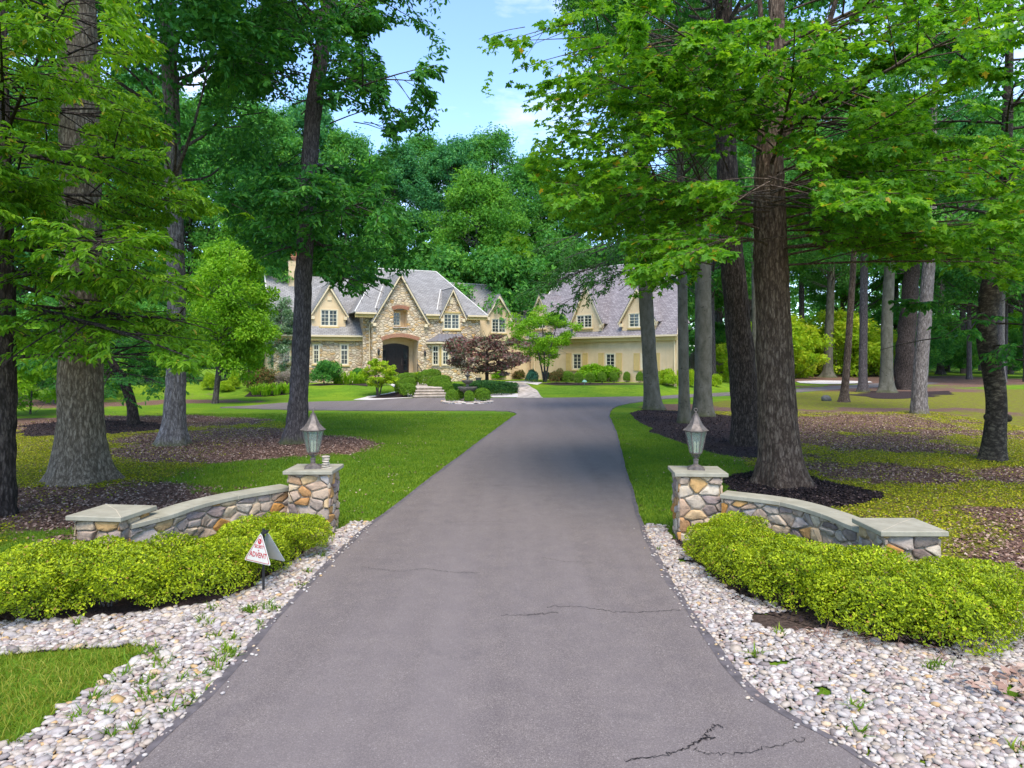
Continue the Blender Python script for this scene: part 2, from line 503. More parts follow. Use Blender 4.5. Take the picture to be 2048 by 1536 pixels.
t_ = MT('lamp_glass'); a_ = t_.n('BsdfTransparent'); a_.inputs[0].default_value = (0.91, 0.93, 0.90, 1); b_ = t_.n('BsdfPrincipled', Roughness=0.15); b_.inputs['Base Color'].default_value = (0.45, 0.5, 0.42, 1); c_ = t_.n('MixShader'); c_.inputs[0].default_value = 0.2; t_.l(a_.outputs[0], c_.inputs[1]); t_.l(b_.outputs[0], c_.inputs[2]); t_.l(c_.outputs[0], t_.out.inputs[0]); M['lamp_glass'] = t_.m
M['bulb'] = simple('lamp_sleeve', (0.72, 0.66, 0.50), 0.4, 0.4)


def house_stone():
    t = MT('house_field_stone')
    tc = t.coord('UV', (2.8, 5.0, 1))
    warp = t.n('TexNoise', Scale=1.4, Detail=2.0); t.l(tc, warp.inputs['Vector'])
    vv = t.mix(0.16, tc, warp.outputs['Color'], 'ADD')
    vo = t.n('TexVoronoi', Scale=1.0); vo.voronoi_dimensions = '2D'; t.l(vv, vo.inputs['Vector'])
    ed = t.n('TexVoronoi', Scale=1.0); ed.voronoi_dimensions = '2D'; ed.feature = 'DISTANCE_TO_EDGE'; t.l(vv, ed.inputs['Vector'])
    sep = t.n('SeparateXYZ'); t.l(vo.outputs['Color'], sep.inputs[0])
    c = t.ramp(sep.outputs[0], [(0.0, (0.36, 0.26, 0.185)), (0.12, (0.58, 0.46, 0.32)), (0.35, (0.72, 0.59, 0.43)), (0.50, (0.60, 0.38, 0.16)), (0.60, (0.74, 0.62, 0.46)), (0.74, (0.45, 0.34, 0.24)), (0.84, (0.60, 0.36, 0.13)), (0.93, (0.70, 0.59, 0.44)), (1.0, (0.62, 0.47, 0.29))])
    nz = t.noise(t.coord('UV'), 7, 4, 0.6)
    c = t.mix(0.8, c, t.ramp(nz, [(0.3, (0.68,) * 3), (0.7, (1.1,) * 3)]), 'MULTIPLY')
    mort = t.ramp(ed.outputs['Distance'], [(0.03, (1, 1, 1)), (0.085, (0, 0, 0))])
    c = t.mix(mort, c, (0.46, 0.36, 0.24))
    h = t.ramp(ed.outputs['Distance'], [(0.0, (0, 0, 0)), (0.2, (1, 1, 1))])
    t.pbr(c, 0.9, 0.15, t.bump(h, 1.0, 0.06))
    return t.m


M['house_stone'] = house_stone()


def stucco():
    t = MT('stucco')
    v = t.coord('Object')
    n1 = t.noise(v, 1.2, 4); n2 = t.noise(t.coord('Object', (5, 5, 0.5)), 1.0, 4, 0.6)
    c = t.ramp(n1, [(0.3, (0.58, 0.43, 0.255)), (0.7, (0.68, 0.52, 0.325))])
    c = t.mix(t.ramp(n2, [(0.55, (0, 0, 0)), (0.8, (0.30,) * 3)]), c, (0.40, 0.33, 0.25))
    t.pbr(c, 0.92, 0.15, t.bump(t.noise(v, 60, 4), 0.3, 0.01))
    return t.m


M['stucco'] = stucco()


def shingles(name, c1, c2, c3):
    t = MT(name)
    b = t.n('TexBrick', Scale=1.0)
    b.inputs['Color1'].default_value = (*c1, 1); b.inputs['Color2'].default_value = (*c2, 1); b.inputs['Mortar'].default_value = (*c3, 1)
    b.inputs['Mortar Size'].default_value = 0.014; b.inputs['Brick Width'].default_value = 0.34; b.inputs['Row Height'].default_value = 0.17
    b.inputs['Bias'].default_value = 0.0
    t.l(t.coord('UV'), b.inputs['Vector'])
    nz = t.noise(t.coord('UV'), 1.6, 5, 0.65)
    c = t.mix(0.8, b.outputs['Color'], t.ramp(nz, [(0.3, (0.75,) * 3), (0.7, (1.15,) * 3)]), 'MULTIPLY')
    t.pbr(c, 0.9, 0.2, t.bump(b.outputs['Fac'], -0.8, 0.02))
    return t.m


M['shingle'] = shingles('roof_shingle', (0.225, 0.214, 0.203), (0.30, 0.285, 0.272), (0.105, 0.097, 0.094))
M['shingle_garage'] = shingles('garage_shingle', (0.215, 0.188, 0.196), (0.305, 0.272, 0.278), (0.09, 0.078, 0.082))
M['trim'] = simple('cream_trim', (0.66, 0.54, 0.35), 0.6, 0.3, var=0.06)
M['fascia'] = simple('ochre_fascia', (0.47, 0.345, 0.13), 0.6, 0.3, var=0.08)
M['sash'] = simple('ivory_sash', (0.68, 0.64, 0.50), 0.5, 0.3, var=0.05)
M['shutter'] = simple('ochre_shutter', (0.56, 0.40, 0.16), 0.6, 0.3, var=0.06)
M['flashing'] = simple('valley_flashing', (0.60, 0.57, 0.52), 0.5, 0.4, var=0.08)
M['brick'] = simple('brick', (0.34, 0.155, 0.095), 0.9, 0.1, var=0.3, scale=20, bump=0.4, bscale=50)
M['terracotta'] = simple('terracotta', (0.50, 0.20, 0.09), 0.8, 0.2)
M['standing_seam'] = simple('standing_seam_metal', (0.215, 0.205, 0.225), 0.45, 0.5, 0.4, var=0.12)
M['door_wood'] = simple('dark_door_wood', (0.022, 0.014, 0.013), 0.45, 0.4, var=0.3)


def wglass():
    t = MT('window_glass')
    nz = t.noise(t.coord('Object'), 0.9, 3)
    c = t.ramp(nz, [(0.35, (0.012, 0.016, 0.018)), (0.7, (0.055, 0.07, 0.075))])
    t.pbr(c, 0.06, 0.6)
    return t.m


M['glass'] = wglass()
M['flag'] = simple('flagstone', (0.44, 0.37, 0.31), 0.85, 0.2, var=0.35, scale=3.0, bump=0.3, bscale=20)
M['riser'] = simple('step_riser', (0.30, 0.25, 0.19), 0.9, 0.1, var=0.3, scale=6)
M['gravel'] = simple('pale_gravel', (0.56, 0.51, 0.48), 0.9, 0.2, var=0.35, scale=25, bump=0.8, bscale=30)
M['cast_stone'] = simple('weathered_cast_stone', (0.14, 0.125, 0.105), 0.85, 0.2, var=0.35, scale=5, bump=0.3, bscale=30)
M['sign_white'] = simple('sign_enamel', (0.58, 0.55, 0.50), 0.4, 0.4, var=0.05)
M['sign_back'] = simple('sign_back_metal', (0.42, 0.42, 0.42), 0.4, 0.5, 0.3, var=0.1)
M['sign_red'] = simple('sign_red', (0.42, 0.018, 0.03), 0.5, 0.3, var=0.1)
M['pot'] = simple('dark_pot', (0.05, 0.05, 0.055), 0.6, 0.3)
M['rock'] = simple('grey_rock', (0.12, 0.115, 0.11), 0.9, 0.2, var=0.4, scale=6, bump=0.6, bscale=14)
M['cairn'] = simple('smooth_pebble', (0.40, 0.345, 0.28), 0.8, 0.2, var=0.25, scale=9, bump=0.2, bscale=60)
M['verdigris'] = simple('green_lamp_paint', (0.18, 0.36, 0.27), 0.5, 0.3)
# ------------------------------------------------------------------ terrain, drive, beds
rng = np.random.default_rng(11)

# drive outline (ground metres): left edge going away, loop, right arm, right edge coming back
LEFT = [(-3.3, -3.0), (-2.75, 2.0), (-2.52, 4.63), (-2.46, 5.8), (-2.47, 7.1), (-2.46, 8.5), (-2.40, 9.8), (-2.28, 11.2), (-1.59, 17.4), (-0.75, 24.6), (0.0, 31.0)]
RIGHT = [(3.6, -3.0), (2.9, 2.5), (2.38, 4.5), (2.08, 5.14), (1.95, 5.7), (1.91, 7.33), (1.98, 9.0), (2.09, 10.75), (2.35, 13.0), (2.85, 17.2), (3.84, 25.2), (4.50, 31.5)]


def px_line(pts):
    return [gp(u, v) for u, v in pts]


near_edge = px_line([(1034, 829.5), (1030, 826), (1018, 823), (990, 822), (900, 821.5), (800, 821.5), (700, 821.3), (600, 820), (530, 818.5), (470, 816.5), (440, 815.5)])
far_edge = px_line([(440, 815), (500, 812), (560, 806.5), (640, 803.5), (700, 802.5), (750, 800), (800, 797.8), (836, 796.8), (960, 796.5), (1085, 796.3), (1180, 795.2), (1250, 793.8), (1322, 792.8), (1357, 790), (1461, 785), (1590, 778), (1678, 772), (1742, 767.5), (1830, 760), (1905, 757.5)])
arm_back = px_line([(1925, 762), (1856, 769), (1748, 775), (1678, 778.3), (1590, 785), (1463, 791.2), (1377, 795), (1322, 798.3), (1287, 803), (1255, 807.5), (1236, 812), (1226, 817), (1221, 823)])


def dense(pts, step=0.6):
    P = np.asarray(pts, float)
    out = []
    for a, b in zip(P[:-1], P[1:]):
        k = max(1, int(np.hypot(*(b - a)) / step))
        out += [tuple(a + (b - a) * i / k) for i in range(k)]
    out.append(tuple(P[-1]))
    return out


lsp = spline(LEFT, 140); rsp = spline(RIGHT, 140)
lsp = lsp + np.stack([(vn(lsp[:, 1] * 2.2, lsp[:, 1] * 0, 3) - 0.5) * 0.03, np.zeros(len(lsp))], 1)
rsp = rsp + np.stack([(vn(rsp[:, 1] * 2.2, rsp[:, 1] * 0, 4) - 0.5) * 0.03, np.zeros(len(rsp))], 1)
DRIVE = [tuple(p) for p in lsp] + near_edge + far_edge + arm_back + [tuple(p) for p in rsp[::-1]]

# ground regions
HEDGE_L = [(-2.84, 9.85), (-2.90, 9.0), (-2.98, 8.5), (-3.05, 7.9), (-3.31, 7.46), (-4.07, 7.13), (-4.85, 6.95), (-6.2, 6.9), (-9.0, 6.9)]
PEB_L = [(-2.25, 11.3), (-2.62, 11.15), (-2.75, 10.1)] + HEDGE_L + [(-9.0, 6.15)] + px_line([(0, 1312), (147, 1300), (284, 1292), (290, 1312), (219, 1355), (171, 1389), (96, 1437), (60, 1475)]) + [(-3.9, 4.1), (-3.3, 2.5), (-2.75, 2.2)] + [tuple(p) for p in lsp if 2.2 < p[1] < 11.3]
LAWN_NEAR_L = px_line([(-700, 1330), (0, 1312), (147, 1300), (284, 1292), (290, 1312), (219, 1355), (171, 1389), (96, 1437), (60, 1475)]) + [(-3.9, 4.1), (-4.0, 2.5), (-9, 2.5)]
HEDGE_R = [(2.37, 10.0), (2.40, 9.2), (2.45, 8.51), (2.52, 7.76), (2.80, 7.50), (3.10, 7.06), (3.45, 6.45), (4.0, 6.31), (4.68, 6.7), (5.3, 7.2)]
PEB_R = [(2.12, 11.0), (2.45, 10.95)] + HEDGE_R[:] + [(5.5, 7.1), (6.6, 6.1), (7.5, 5.4), (7.5, 2.2), (2.9, 2.2)] + [tuple(p) for p in rsp[::-1] if 2.2 < p[1] < 11.0][::-1][::-1]
PEB_R = [(2.12, 11.0), (2.45, 10.95)] + HEDGE_R + [(5.5, 7.1), (6.6, 6.1), (7.5, 5.4), (7.5, 2.2), (2.9, 2.2)] + sorted([tuple(p) for p in rsp if 2.2 < p[1] < 11.0], key=lambda q: q[1])
MULCH_R = [gp(u, v) for u, v in [(1256, 826), (1290, 820), (1350, 822), (1420, 828), (1500, 840), (1545, 862), (1560, 900), (1550, 918), (1470, 916), (1395, 900), (1330, 874), (1280, 850)]]
MULCH_M = [gp(u, v) for u, v in [(1440, 962), (1470, 948), (1540, 940), (1620, 955), (1720, 978), (1778, 997), (1730, 1010), (1650, 1018), (1560, 1008), (1470, 985)]]
MULCH_F = [gp(u, v) for u, v in [(1700, 790), (1740, 783), (1850, 783), (1900, 782), (1880, 790), (1840, 796), (1760, 797)]]
MULCH_T5 = [gp(u, v) for u, v in [(20, 872), (60, 850), (200, 842), (330, 848), (345, 860), (250, 868), (120, 872)]]


def ell(x, y, cx, cy, rx, ry):
    return 1 - np.sqrt(((x - cx) / rx) ** 2 + ((y - cy) / ry) ** 2)


def ragged(poly, seed, amp=0.28):
    """organic outline: the polygon's edge pushed in and out"""
    P = spline(poly + [poly[0]], 90)[:-1]
    c = P.mean(0); d = nrm(P - c); a = np.arctan2(d[:, 1], d[:, 0])
    j = (vn(a * 3.2 + 20, a * 0 + seed, seed) - 0.5) * 2 + (vn(a * 9 + 60, a * 0 + seed, seed + 1) - 0.5) * 0.9
    return [tuple(p) for p in P + d * (j * amp * np.minimum(1, np.linalg.norm(P - c, axis=1) / 1.5))[:, None]]


MULCH_R, MULCH_M, MULCH_F, MULCH_T5 = ragged(MULCH_R, 1), ragged(MULCH_M, 2, 0.16), ragged(MULCH_F, 3, 0.8), ragged(MULCH_T5, 4, 0.5)


def litter_mask(x, y):
    m = np.zeros_like(x)
    lowf = (fbm(x * 0.33, y * 0.33, 77) - 0.5)
    for cx, cy, rx, ry, s in [(-8.2, 20.9, 4.6, 3.6, 1.3), (-10.6, 23.2, 4.0, 3.6, 1.0), (-9.6, 12.2, 5.5, 3.0, 0.95), (-16.5, 28.5, 6.5, 4.0, 1.1), (-18, 17, 6, 5, 0.5),
                              (11.3, 26.0, 5.2, 6.8, 1.05), (16, 29, 6, 5, 0.75), (13.5, 20.5, 4.0, 2.2, 0.6), (17, 24, 4, 3, 0.6), (8.6, 17.5, 2.8, 3.2, 0.6), (8.6, 9.4, 2.6, 3.0, 0.8), (6.6, 7.6, 1.3, 2.2, 0.75), (20, 34, 7, 4, 0.6), (32, 60, 10, 9, 0.9), (46, 85, 22, 22, 1.2), (12.5, 15.5, 2.5, 1.5, 0.6), (9.5, 36, 2.5, 5, 0.6), (-24, 40, 9, 9, 0.6)]:
        m = np.maximum(m, np.clip(ell(x, y, cx, cy, rx, ry) * 1.6, 0, 1) ** 0.6 * s)
    return np.clip(m + np.where(m > 0.02, lowf * 1.5, 0), 0, 1.2)


def moss_mask(x, y):
    a = sm((x - 4.6 - 0.045 * np.clip(y - 8, 0, 100)) / 1.8) * (1 - sm((y - 36 - 1.1 * np.clip(x - 10, 0, 18)) / 7)) * 0.92      # right woodland floor
    b = sm((-x - 6.0 - 0.03 * y) / 2.5) * (1 - sm((y - 26) / 5)) * sm((y - 8) / 2)     # under the left trees
    return np.clip(np.maximum(a, b * 0.95), 0, 1)


def axis(lo, hi, a, b, fine, coarse):
    return np.unique(np.concatenate([np.arange(lo, a, coarse), np.arange(a, b, fine), np.arange(b, hi + coarse, coarse)]).round(3))


xs = axis(-240, 240, -24, 32, 0.32, 6.0); ys = axis(-12, 260, -3, 60, 0.32, 5.0)
XX, YY = np.meshgrid(xs, ys)
ZZ = hz(XX, YY)
und = (fbm(XX * 0.5, YY * 0.5, 5) - 0.5) * 0.10 + (fbm(XX * 2.1, YY * 2.1, 6) - 0.5) * 0.05
flat = inpoly(XX.ravel(), YY.ravel(), DRIVE).reshape(XX.shape)
k = np.abs(YY) < 400
off_dr = np.minimum(np.abs(XX - np.interp(YY, lsp[:, 1], lsp[:, 0])), np.abs(XX - np.interp(YY, rsp[:, 1], rsp[:, 0])))
nearm = sm((off_dr - 0.8) / 2.5) * sm((YY - 9) / 3) * (1 - sm((YY - 29) / 4))
ZZ = ZZ - np.where(flat, 0.03, 0.0)
g = Geo()
nx, ny = len(xs), len(ys)
idx = np.arange(nx * ny).reshape(ny, nx)
Q = np.stack([idx[:-1, :-1], idx[:-1, 1:], idx[1:, 1:], idx[1:, :-1]], -1).reshape(-1, 4)
g.add(np.stack([XX, YY, ZZ], -1).reshape(-1, 3), Q)
me = g.mesh('ground', M['ground'], smooth=True)
for nm, fn in (('litter', litter_mask), ('moss', moss_mask)):
    a = me.attributes.new(nm, 'FLOAT', 'POINT')
    a.data.foreach_set('value', fn(XX, YY).astype(np.float32).ravel())
o = bpy.data.objects.new('ground', me); COL.objects.link(o); kind(o, 'structure')


def gz(x, y):
    """height of the rendered ground (bilinear)"""
    i = np.clip(np.searchsorted(xs, x) - 1, 0, nx - 2); j = np.clip(np.searchsorted(ys, y) - 1, 0, ny - 2)
    fx = (x - xs[i]) / (xs[i + 1] - xs[i]); fy = (y - ys[j]) / (ys[j + 1] - ys[j])
    return (ZZ[j, i] * (1 - fx) + ZZ[j, i + 1] * fx) * (1 - fy) + (ZZ[j + 1, i] * (1 - fx) + ZZ[j + 1, i + 1] * fx) * fy


def sheet(name, poly, z, m, step=None, k='structure', parent=None):
    """a flat bed laid on the terrain, a few mm above it"""
    P = dense(poly + [poly[0]], 0.5)[:-1]
    tri = geometry.tessellate_polygon([[Vector((x, y, 0)) for x, y in P]])
    V = np.array([(x, y, float(gz(np.array([x]), np.array([y]))[0]) + z) for x, y in P])
    gg = Geo(); gg.add(V, np.array([list(t) for t in tri]))
    ob = gg.build(name, m)
    ob['kind'] = k
    return ob


# drive
g = Geo()
P = DRIVE
top = 0.028
tri = geometry.tessellate_polygon([[Vector((x, y, 0)) for x, y in P]])
V = np.array([(x, y, top) for x, y in P]); n = len(P)
g.add(V, np.array([list(t) for t in tri]))
V2 = np.vstack([V, V - np.array([0, 0, 0.12])])
i = np.arange(n)
g.add(V2, np.stack([i, (i + 1) % n, n + (i + 1) % n, n + i], -1))
# darker sealed margin, 3 mm proud, ragged inner edge
for S, sgn in ((lsp, 1), (rsp, -1)):
    w = 0.05 + 0.05 * vn(S[:, 1] * 1.1, S[:, 1] * 0 + 5, 8)
    A = np.stack([S[:, 0] + sgn * 0.004, S[:, 1], np.full(len(S), top + 0.003)], 1)
    B = A + np.stack([sgn * w, 0 * w, 0 * w], 1)
    i = np.arange(len(S) - 1)
    g.add(np.vstack([A, B]), np.stack([i, i + 1, len(S) + i + 1, len(S) + i], -1), 1)


def crack(pts, w, seed):
    r = np.random.default_rng(seed)
    P = spline([gp(u, v) for u, v in pts], 60)
    P = P + r.normal(0, 0.012, P.shape) + np.cumsum(r.normal(0, 0.006, P.shape), 0) * 0.5
    T = nrm(np.gradient(P, axis=0)); Nn = np.stack([-T[:, 1], T[:, 0]], 1)
    ww = (w * (0.3 + 0.9 * r.random(len(P))))[:, None]
    ww[0] = ww[-1] = 0.001
    A = np.hstack([P + Nn * ww, np.full((60, 1), top + 0.006)]); B = np.hstack([P - Nn * ww, np.full((60, 1), top + 0.006)])
    i = np.arange(59)
    g.add(np.vstack([A, B]), np.stack([i, i + 1, 60 + i + 1, 60 + i], -1), 2)


crack([(1245, 1531), (1330, 1517), (1385, 1500), (1410, 1487), (1445, 1483)], 0.006, 1)
crack([(1385, 1505), (1420, 1517), (1490, 1515), (1560, 1497), (1610, 1485)], 0.0035, 2)
crack([(1410, 1487), (1420, 1470), (1445, 1462)], 0.003, 9)
crack([(1090, 1220), (1160, 1219), (1230, 1230), (1300, 1231), (1372, 1227)], 0.0035, 3)
crack([(1000, 1238), (1060, 1236), (1110, 1232)], 0.003, 4)
crack([(722, 1138), (760, 1144), (800, 1147), (850, 1143), (900, 1150), (960, 1152)], 0.003, 5)
crack([(1085, 1120), (1130, 1128), (1180, 1131)], 0.002, 6)
crack([(900, 1048), (960, 1046), (1040, 1049)], 0.002, 7)
o = g.build('driveway', [M['asphalt'], M['asphalt_edge'], M['crack']])
o['kind'] = 'structure'

# soil / gravel / mulch sheets
o = sheet('pebble_bed_soil', PEB_L, 0.006, M['soil'])
o = sheet('pebble_bed_soil', PEB_R, 0.006, M['soil'])
SOIL_HL = [(-2.6, 10.2), (-2.92, 8.6), (-3.05, 7.9), (-3.3, 7.4), (-4.1, 7.08), (-4.9, 6.88), (-9, 6.85), (-9, 8.2), (-5.4, 8.6), (-4.2, 8.9), (-3.4, 10.3)]
SOIL_HR = [(2.35, 10.2), (2.40, 8.5), (2.45, 7.5), (2.75, 7.1), (3.2, 6.6), (4.0, 6.1), (5.0, 6.6), (5.7, 7.3), (5.0, 7.8), (4.0, 8.1), (3.8, 8.8), (3.2, 9.8)]
sheet('hedge_bed_soil', SOIL_HL, 0.012, M['mulch'])
sheet('hedge_bed_soil', SOIL_HR, 0.012, M['soil'])
for pl in (MULCH_R, MULCH_M, MULCH_F, MULCH_T5):
    sheet('mulch_bed', pl, 0.010, M['mulch'])


# ------------------------------------------------------------------ scatter helpers
def scatter(poly, n, seed, extra=None):
    r = np.random.default_rng(seed)
    P = np.asarray(poly)
    lo, hi = P.min(0), P.max(0)
    out = np.empty((0, 2))
    while len(out) < n:
        q = lo + (hi - lo) * r.random((n * 3, 2))
        q = q[inpoly(q[:, 0], q[:, 1], poly)]
        if extra is not None:
            q = q[r.random(len(q)) < extra(q[:, 0], q[:, 1])]
        out = np.vstack([out, q])
        if len(q) == 0:
            break
    return out[:n]


bm = bmesh.new(); bmesh.ops.create_icosphere(bm, subdivisions=2, radius=1.0)
ICO_V = np.array([v.co[:] for v in bm.verts]); ICO_F = np.array([[v.index for v in f.verts] for f in bm.faces]); bm.free()


bm = bmesh.new(); bmesh.ops.create_icosphere(bm, subdivisions=1, radius=1.0)
ICO1_V = np.array([v.co[:] for v in bm.verts]); ICO1_F = np.array([[v.index for v in f.verts] for f in bm.faces]); bm.free()


def blobs(G, C, S, yaw, tilt, rnd, rough=0.16, seed=0, coarse=False):
    """rounded stones: centres C, half sizes S (n,3)"""
    r = np.random.default_rng(seed)
    n = len(C)
    IV, IF = (ICO1_V, ICO1_F) if coarse else (ICO_V, ICO_F)
    V = np.repeat(IV[None], n, 0)
    d = r.normal(0, 1, (n, 4, 3)); ph = r.random((n, 4)) * 6.28
    dis = sum(np.sin((V * d[:, k][:, None]).sum(-1) * 1.4 + ph[:, k][:, None]) for k in range(4)) / 4
    V = np.sign(V) * np.abs(V) ** 0.86
    V = V * (1 + rough * dis[..., None]) * S[:, None]
    ct, st = np.cos(tilt), np.sin(tilt)
    x, z = V[..., 0].copy(), V[..., 2].copy()
    V[..., 0] = x * ct[:, None] - z * st[:, None]; V[..., 2] = x * st[:, None] + z * ct[:, None]
    cy, sy = np.cos(yaw), np.sin(yaw)
    x, y = V[..., 0].copy(), V[..., 1].copy()
    V[..., 0] = x * cy[:, None] - y * sy[:, None]; V[..., 1] = x * sy[:, None] + y * cy[:, None]
    V = V + C[:, None]
    nv = len(IV)
    Fc = (IF[None] + (np.arange(n) * nv)[:, None, None]).reshape(-1, 3)
    G.add(V.reshape(-1, 3), Fc, 0, np.repeat(rnd, nv))


def pebbles(name, poly, dens, seed, size=(0.026, 0.052), label=None, holes=None, z0=0.0):
    r = np.random.default_rng(seed)
    P = np.asarray(poly)
    lo, hi = P.min(0), P.max(0)
    s = 1 / math.sqrt(dens)
    gx, gy = np.meshgrid(np.arange(lo[0], hi[0], s), np.arange(lo[1], hi[1], s))
    q = np.stack([gx.ravel(), gy.ravel()], 1) + r.uniform(-0.48, 0.48, (gx.size, 2)) * s
    q = q[inpoly(q[:, 0], q[:, 1], poly) & (np.abs(q[:, 0]) < 0.78 * q[:, 1] + 0.8) & (q[:, 1] > 3.6)]
    if holes is not None:
        q = q[~holes(q[:, 0], q[:, 1])]
    n = len(q)
    a = r.uniform(size[0], size[1], n) * (1 + 0.7 * r.random(n) * (r.random(n) > 0.90))
    S = np.stack([a, a * r.uniform(0.6, 0.9, n), a * r.uniform(0.26, 0.46, n)], 1)
    C = np.stack([q[:, 0], q[:, 1], gz(q[:, 0], q[:, 1]) + 0.012 + z0 + S[:, 2] * r.uniform(0.45, 1.0, n)], 1)
    G = Geo()
    yaw = 0.5 + r.normal(0, 1.0, n)
    blobs(G, C, S, yaw, r.normal(0, 0.28, n), r.random(n), 0.22, seed, True)
    ob = G.build(name, M['pebble'], smooth=True)
    kind(ob, 'stuff', label, 'pebbles')
    return ob


def soil_gap(x, y):    # bare soil in front of the right hedge
    return (fbm(x * 2, y * 2, 3) + 1.3 * np.clip(ell(x, y, 3.05, 7.0, 0.75, 0.42), 0, 1) > 0.80)


pebbles('river_pebbles', PEB_L, 640, 21, (0.024, 0.050), label='pale river pebbles in the bed between left hedge and driveway')
pebbles('river_pebbles', PEB_R, 820, 22, (0.020, 0.044), label='pale river pebbles in the bed between right hedge and driveway', holes=soil_gap)


def blades(poly_or_pts, n, seed, hgt, wid, name, m, label, extra=None, lean=0.5, cat='grass'):
    r = np.random.default_rng(seed)
    q = scatter(poly_or_pts, n, seed, extra) if isinstance(poly_or_pts, list) else poly_or_pts
    n = len(q)
    h = hgt * r.uniform(0.5, 1.2, n); w = wid * r.uniform(0.7, 1.3, n)
    yaw = r.random(n) * 6.283
    C = np.stack([q[:, 0], q[:, 1], gz(q[:, 0], q[:, 1]) - 0.003], 1)
    t = np.stack([np.cos(yaw), np.sin(yaw), 0 * yaw], 1) * w[:, None] * 0.5
    ln = r.normal(0, lean, (n, 2)) * h[:, None]
    mid = C + np.concatenate([ln * 0.3, (h * 0.6)[:, None]], 1); tip = C + np.concatenate([ln, h[:, None]], 1)
    V = np.stack([C - t, C + t, mid + t * 0.8, mid - t * 0.8, tip], 1).reshape(-1, 3)
    k = (np.arange(n) * 5)[:, None]
    G = Geo()
    rn = np.clip(0.5 * fbm(q[:, 0] * 1.2, q[:, 1] * 1.2, seed) + 0.25 + r.normal(0, 0.18, n), 0, 1)
    b = G.n
    G.add(V, np.concatenate([k + np.array([0, 1, 2, 3])], 0), 0, np.repeat(rn, 5))
    G.add(V[:0], np.empty((0, 3), int))
    G.lp.append((k + np.array([3, 2, 4])).ravel()); G.sz.append(np.full(n, 3)); G.mi.append(np.full(n, 0))
    ob = G.build(name, m)
    kind(ob, 'stuff', label, cat)
    return ob


def leaf_flat(q, seed, size, name, m, label, z=0.012, tilt=0.35, cat='leaves', curl=0.25, rnd=None):
    """small curled leaf quads lying on the ground"""
    r = np.random.default_rng(seed)
    n = len(q)
    a = size * r.uniform(0.6, 1.3, n); yaw = r.random(n) * 6.283
    N = nrm(np.stack([r.normal(0, tilt, n), r.normal(0, tilt, n), np.ones(n)], 1))
    A = np.stack([np.cos(yaw), np.sin(yaw), np.zeros(n)], 1); A = nrm(A - N * (A * N).sum(1)[:, None]); B = np.cross(N, A)
    C = np.stack([q[:, 0], q[:, 1], gz(q[:, 0], q[:, 1]) + z + r.random(n) * 0.012], 1)
    cu = (curl * a)[:, None] * N
    A = A * a[:, None] * 0.5; B = B * a[:, None] * 0.32
    V = np.stack([C - A, C - B * 1.0 + cu * 0.5, C + A + cu * 0.3, C + B + cu * 0.5], 1).reshape(-1, 3)
    G = Geo()
    G.add(V, (np.arange(n) * 4)[:, None] + np.array([0, 1, 2, 3]), 0, np.repeat(r.random(n) if rnd is None else rnd, 4))
    ob = G.build(name, m)
    kind(ob, 'stuff', label, cat)
    return ob


beds = [MULCH_R, MULCH_M, MULCH_F, MULCH_T5, PEB_L, PEB_R, SOIL_HL, SOIL_HR]


def free(x, y):
    b = inpoly(x, y, DRIVE)
    for p in beds:
        b |= inpoly(x, y, p)
    return ~b


def turf(x, y):
    l = np.clip(litter_mask(x, y) + (fbm(x * 2.2, y * 2.2, 2) - 0.5) * 0.9, 0, 1); mo = moss_mask(x, y)
    return np.where(free(x, y), (1 - sm((l - 0.35) / 0.2)) * (1 - mo), 0) * np.clip(1.25 - (y - 9) / 26, 0.12, 1)


def litt(x, y):
    l = litter_mask(x, y) + (fbm(x * 2.2, y * 2.2, 2) - 0.5) * 0.9
    return np.where(free(x, y), np.clip(0.92 * sm((l - 0.42) / 0.22) + 0.24 * sm((l - 0.05) / 0.4) + 0.008 + 0.22 * moss_mask(x, y) * (0.3 + 1.4 * sm((fbm(x * 0.8, y * 0.8, 61) - 0.45) / 0.2)), 0, 1), 0) * np.clip(1.3 - (y - 8) / 30, 0.15, 1)


def covr(x, y):
    l = litter_mask(x, y) + (fbm(x * 2.2, y * 2.2, 2) - 0.5) * 0.9
    mo = moss_mask(x, y) + (fbm(x * 1.1, y * 1.1, 9) - 0.5) * 0.9
    return np.where(free(x, y), sm((mo - 0.4) / 0.3) * (1 - 0.93 * sm((l - 0.38) / 0.22)), 0) * np.clip(1.3 - (y - 8) / 30, 0.15, 1)


BIG = [(-17, 7), (17, 7), (21, 34), (-21, 34)]
LAWNBOX = [(-12, 9), (5, 9), (8, 33), (-16, 33)]
blades(LAWNBOX, 150000, 31, 0.060, 0.012, 'grass', M['grass'], 'short mown green lawn grass beside the driveway', turf)
blades(LAWN_NEAR_L, 30000, 32, 0.075, 0.007, 'grass', M['grass_dry'], 'dry yellow green grass patch in the near left corner', lean=0.7)
leaf_flat(scatter(BIG, 110000, 33, litt), 33, 0.062, 'fallen_leaves', M['litter'], 'brown fallen leaves scattered under the trees')
leaf_flat(scatter(BIG, 190000, 34, covr), 34, 0.042, 'ground_cover', M['cover'], 'low yellow green ground cover on the woodland floor', z=0.03, tilt=0.6)
q = np.vstack([scatter(MULCH_R, 5000, 35), scatter(MULCH_M, 7000, 36), scatter(MULCH_T5, 2500, 37), scatter(SOIL_HR, 1500, 39)])
leaf_flat(q, 38, 0.06, 'mulch_chips', M['chip'], 'dark shredded bark mulch round the trunks', z=0.02, tilt=0.7, cat='mulch')
r = np.random.default_rng(5)
wl = np.vstack([scatter(PEB_L, 24, 41), scatter([p for p in px_line([(300, 1290), (640, 1180), (420, 1420), (250, 1500), (110, 1450)])], 36, 42), scatter(PEB_R, 40, 43)])
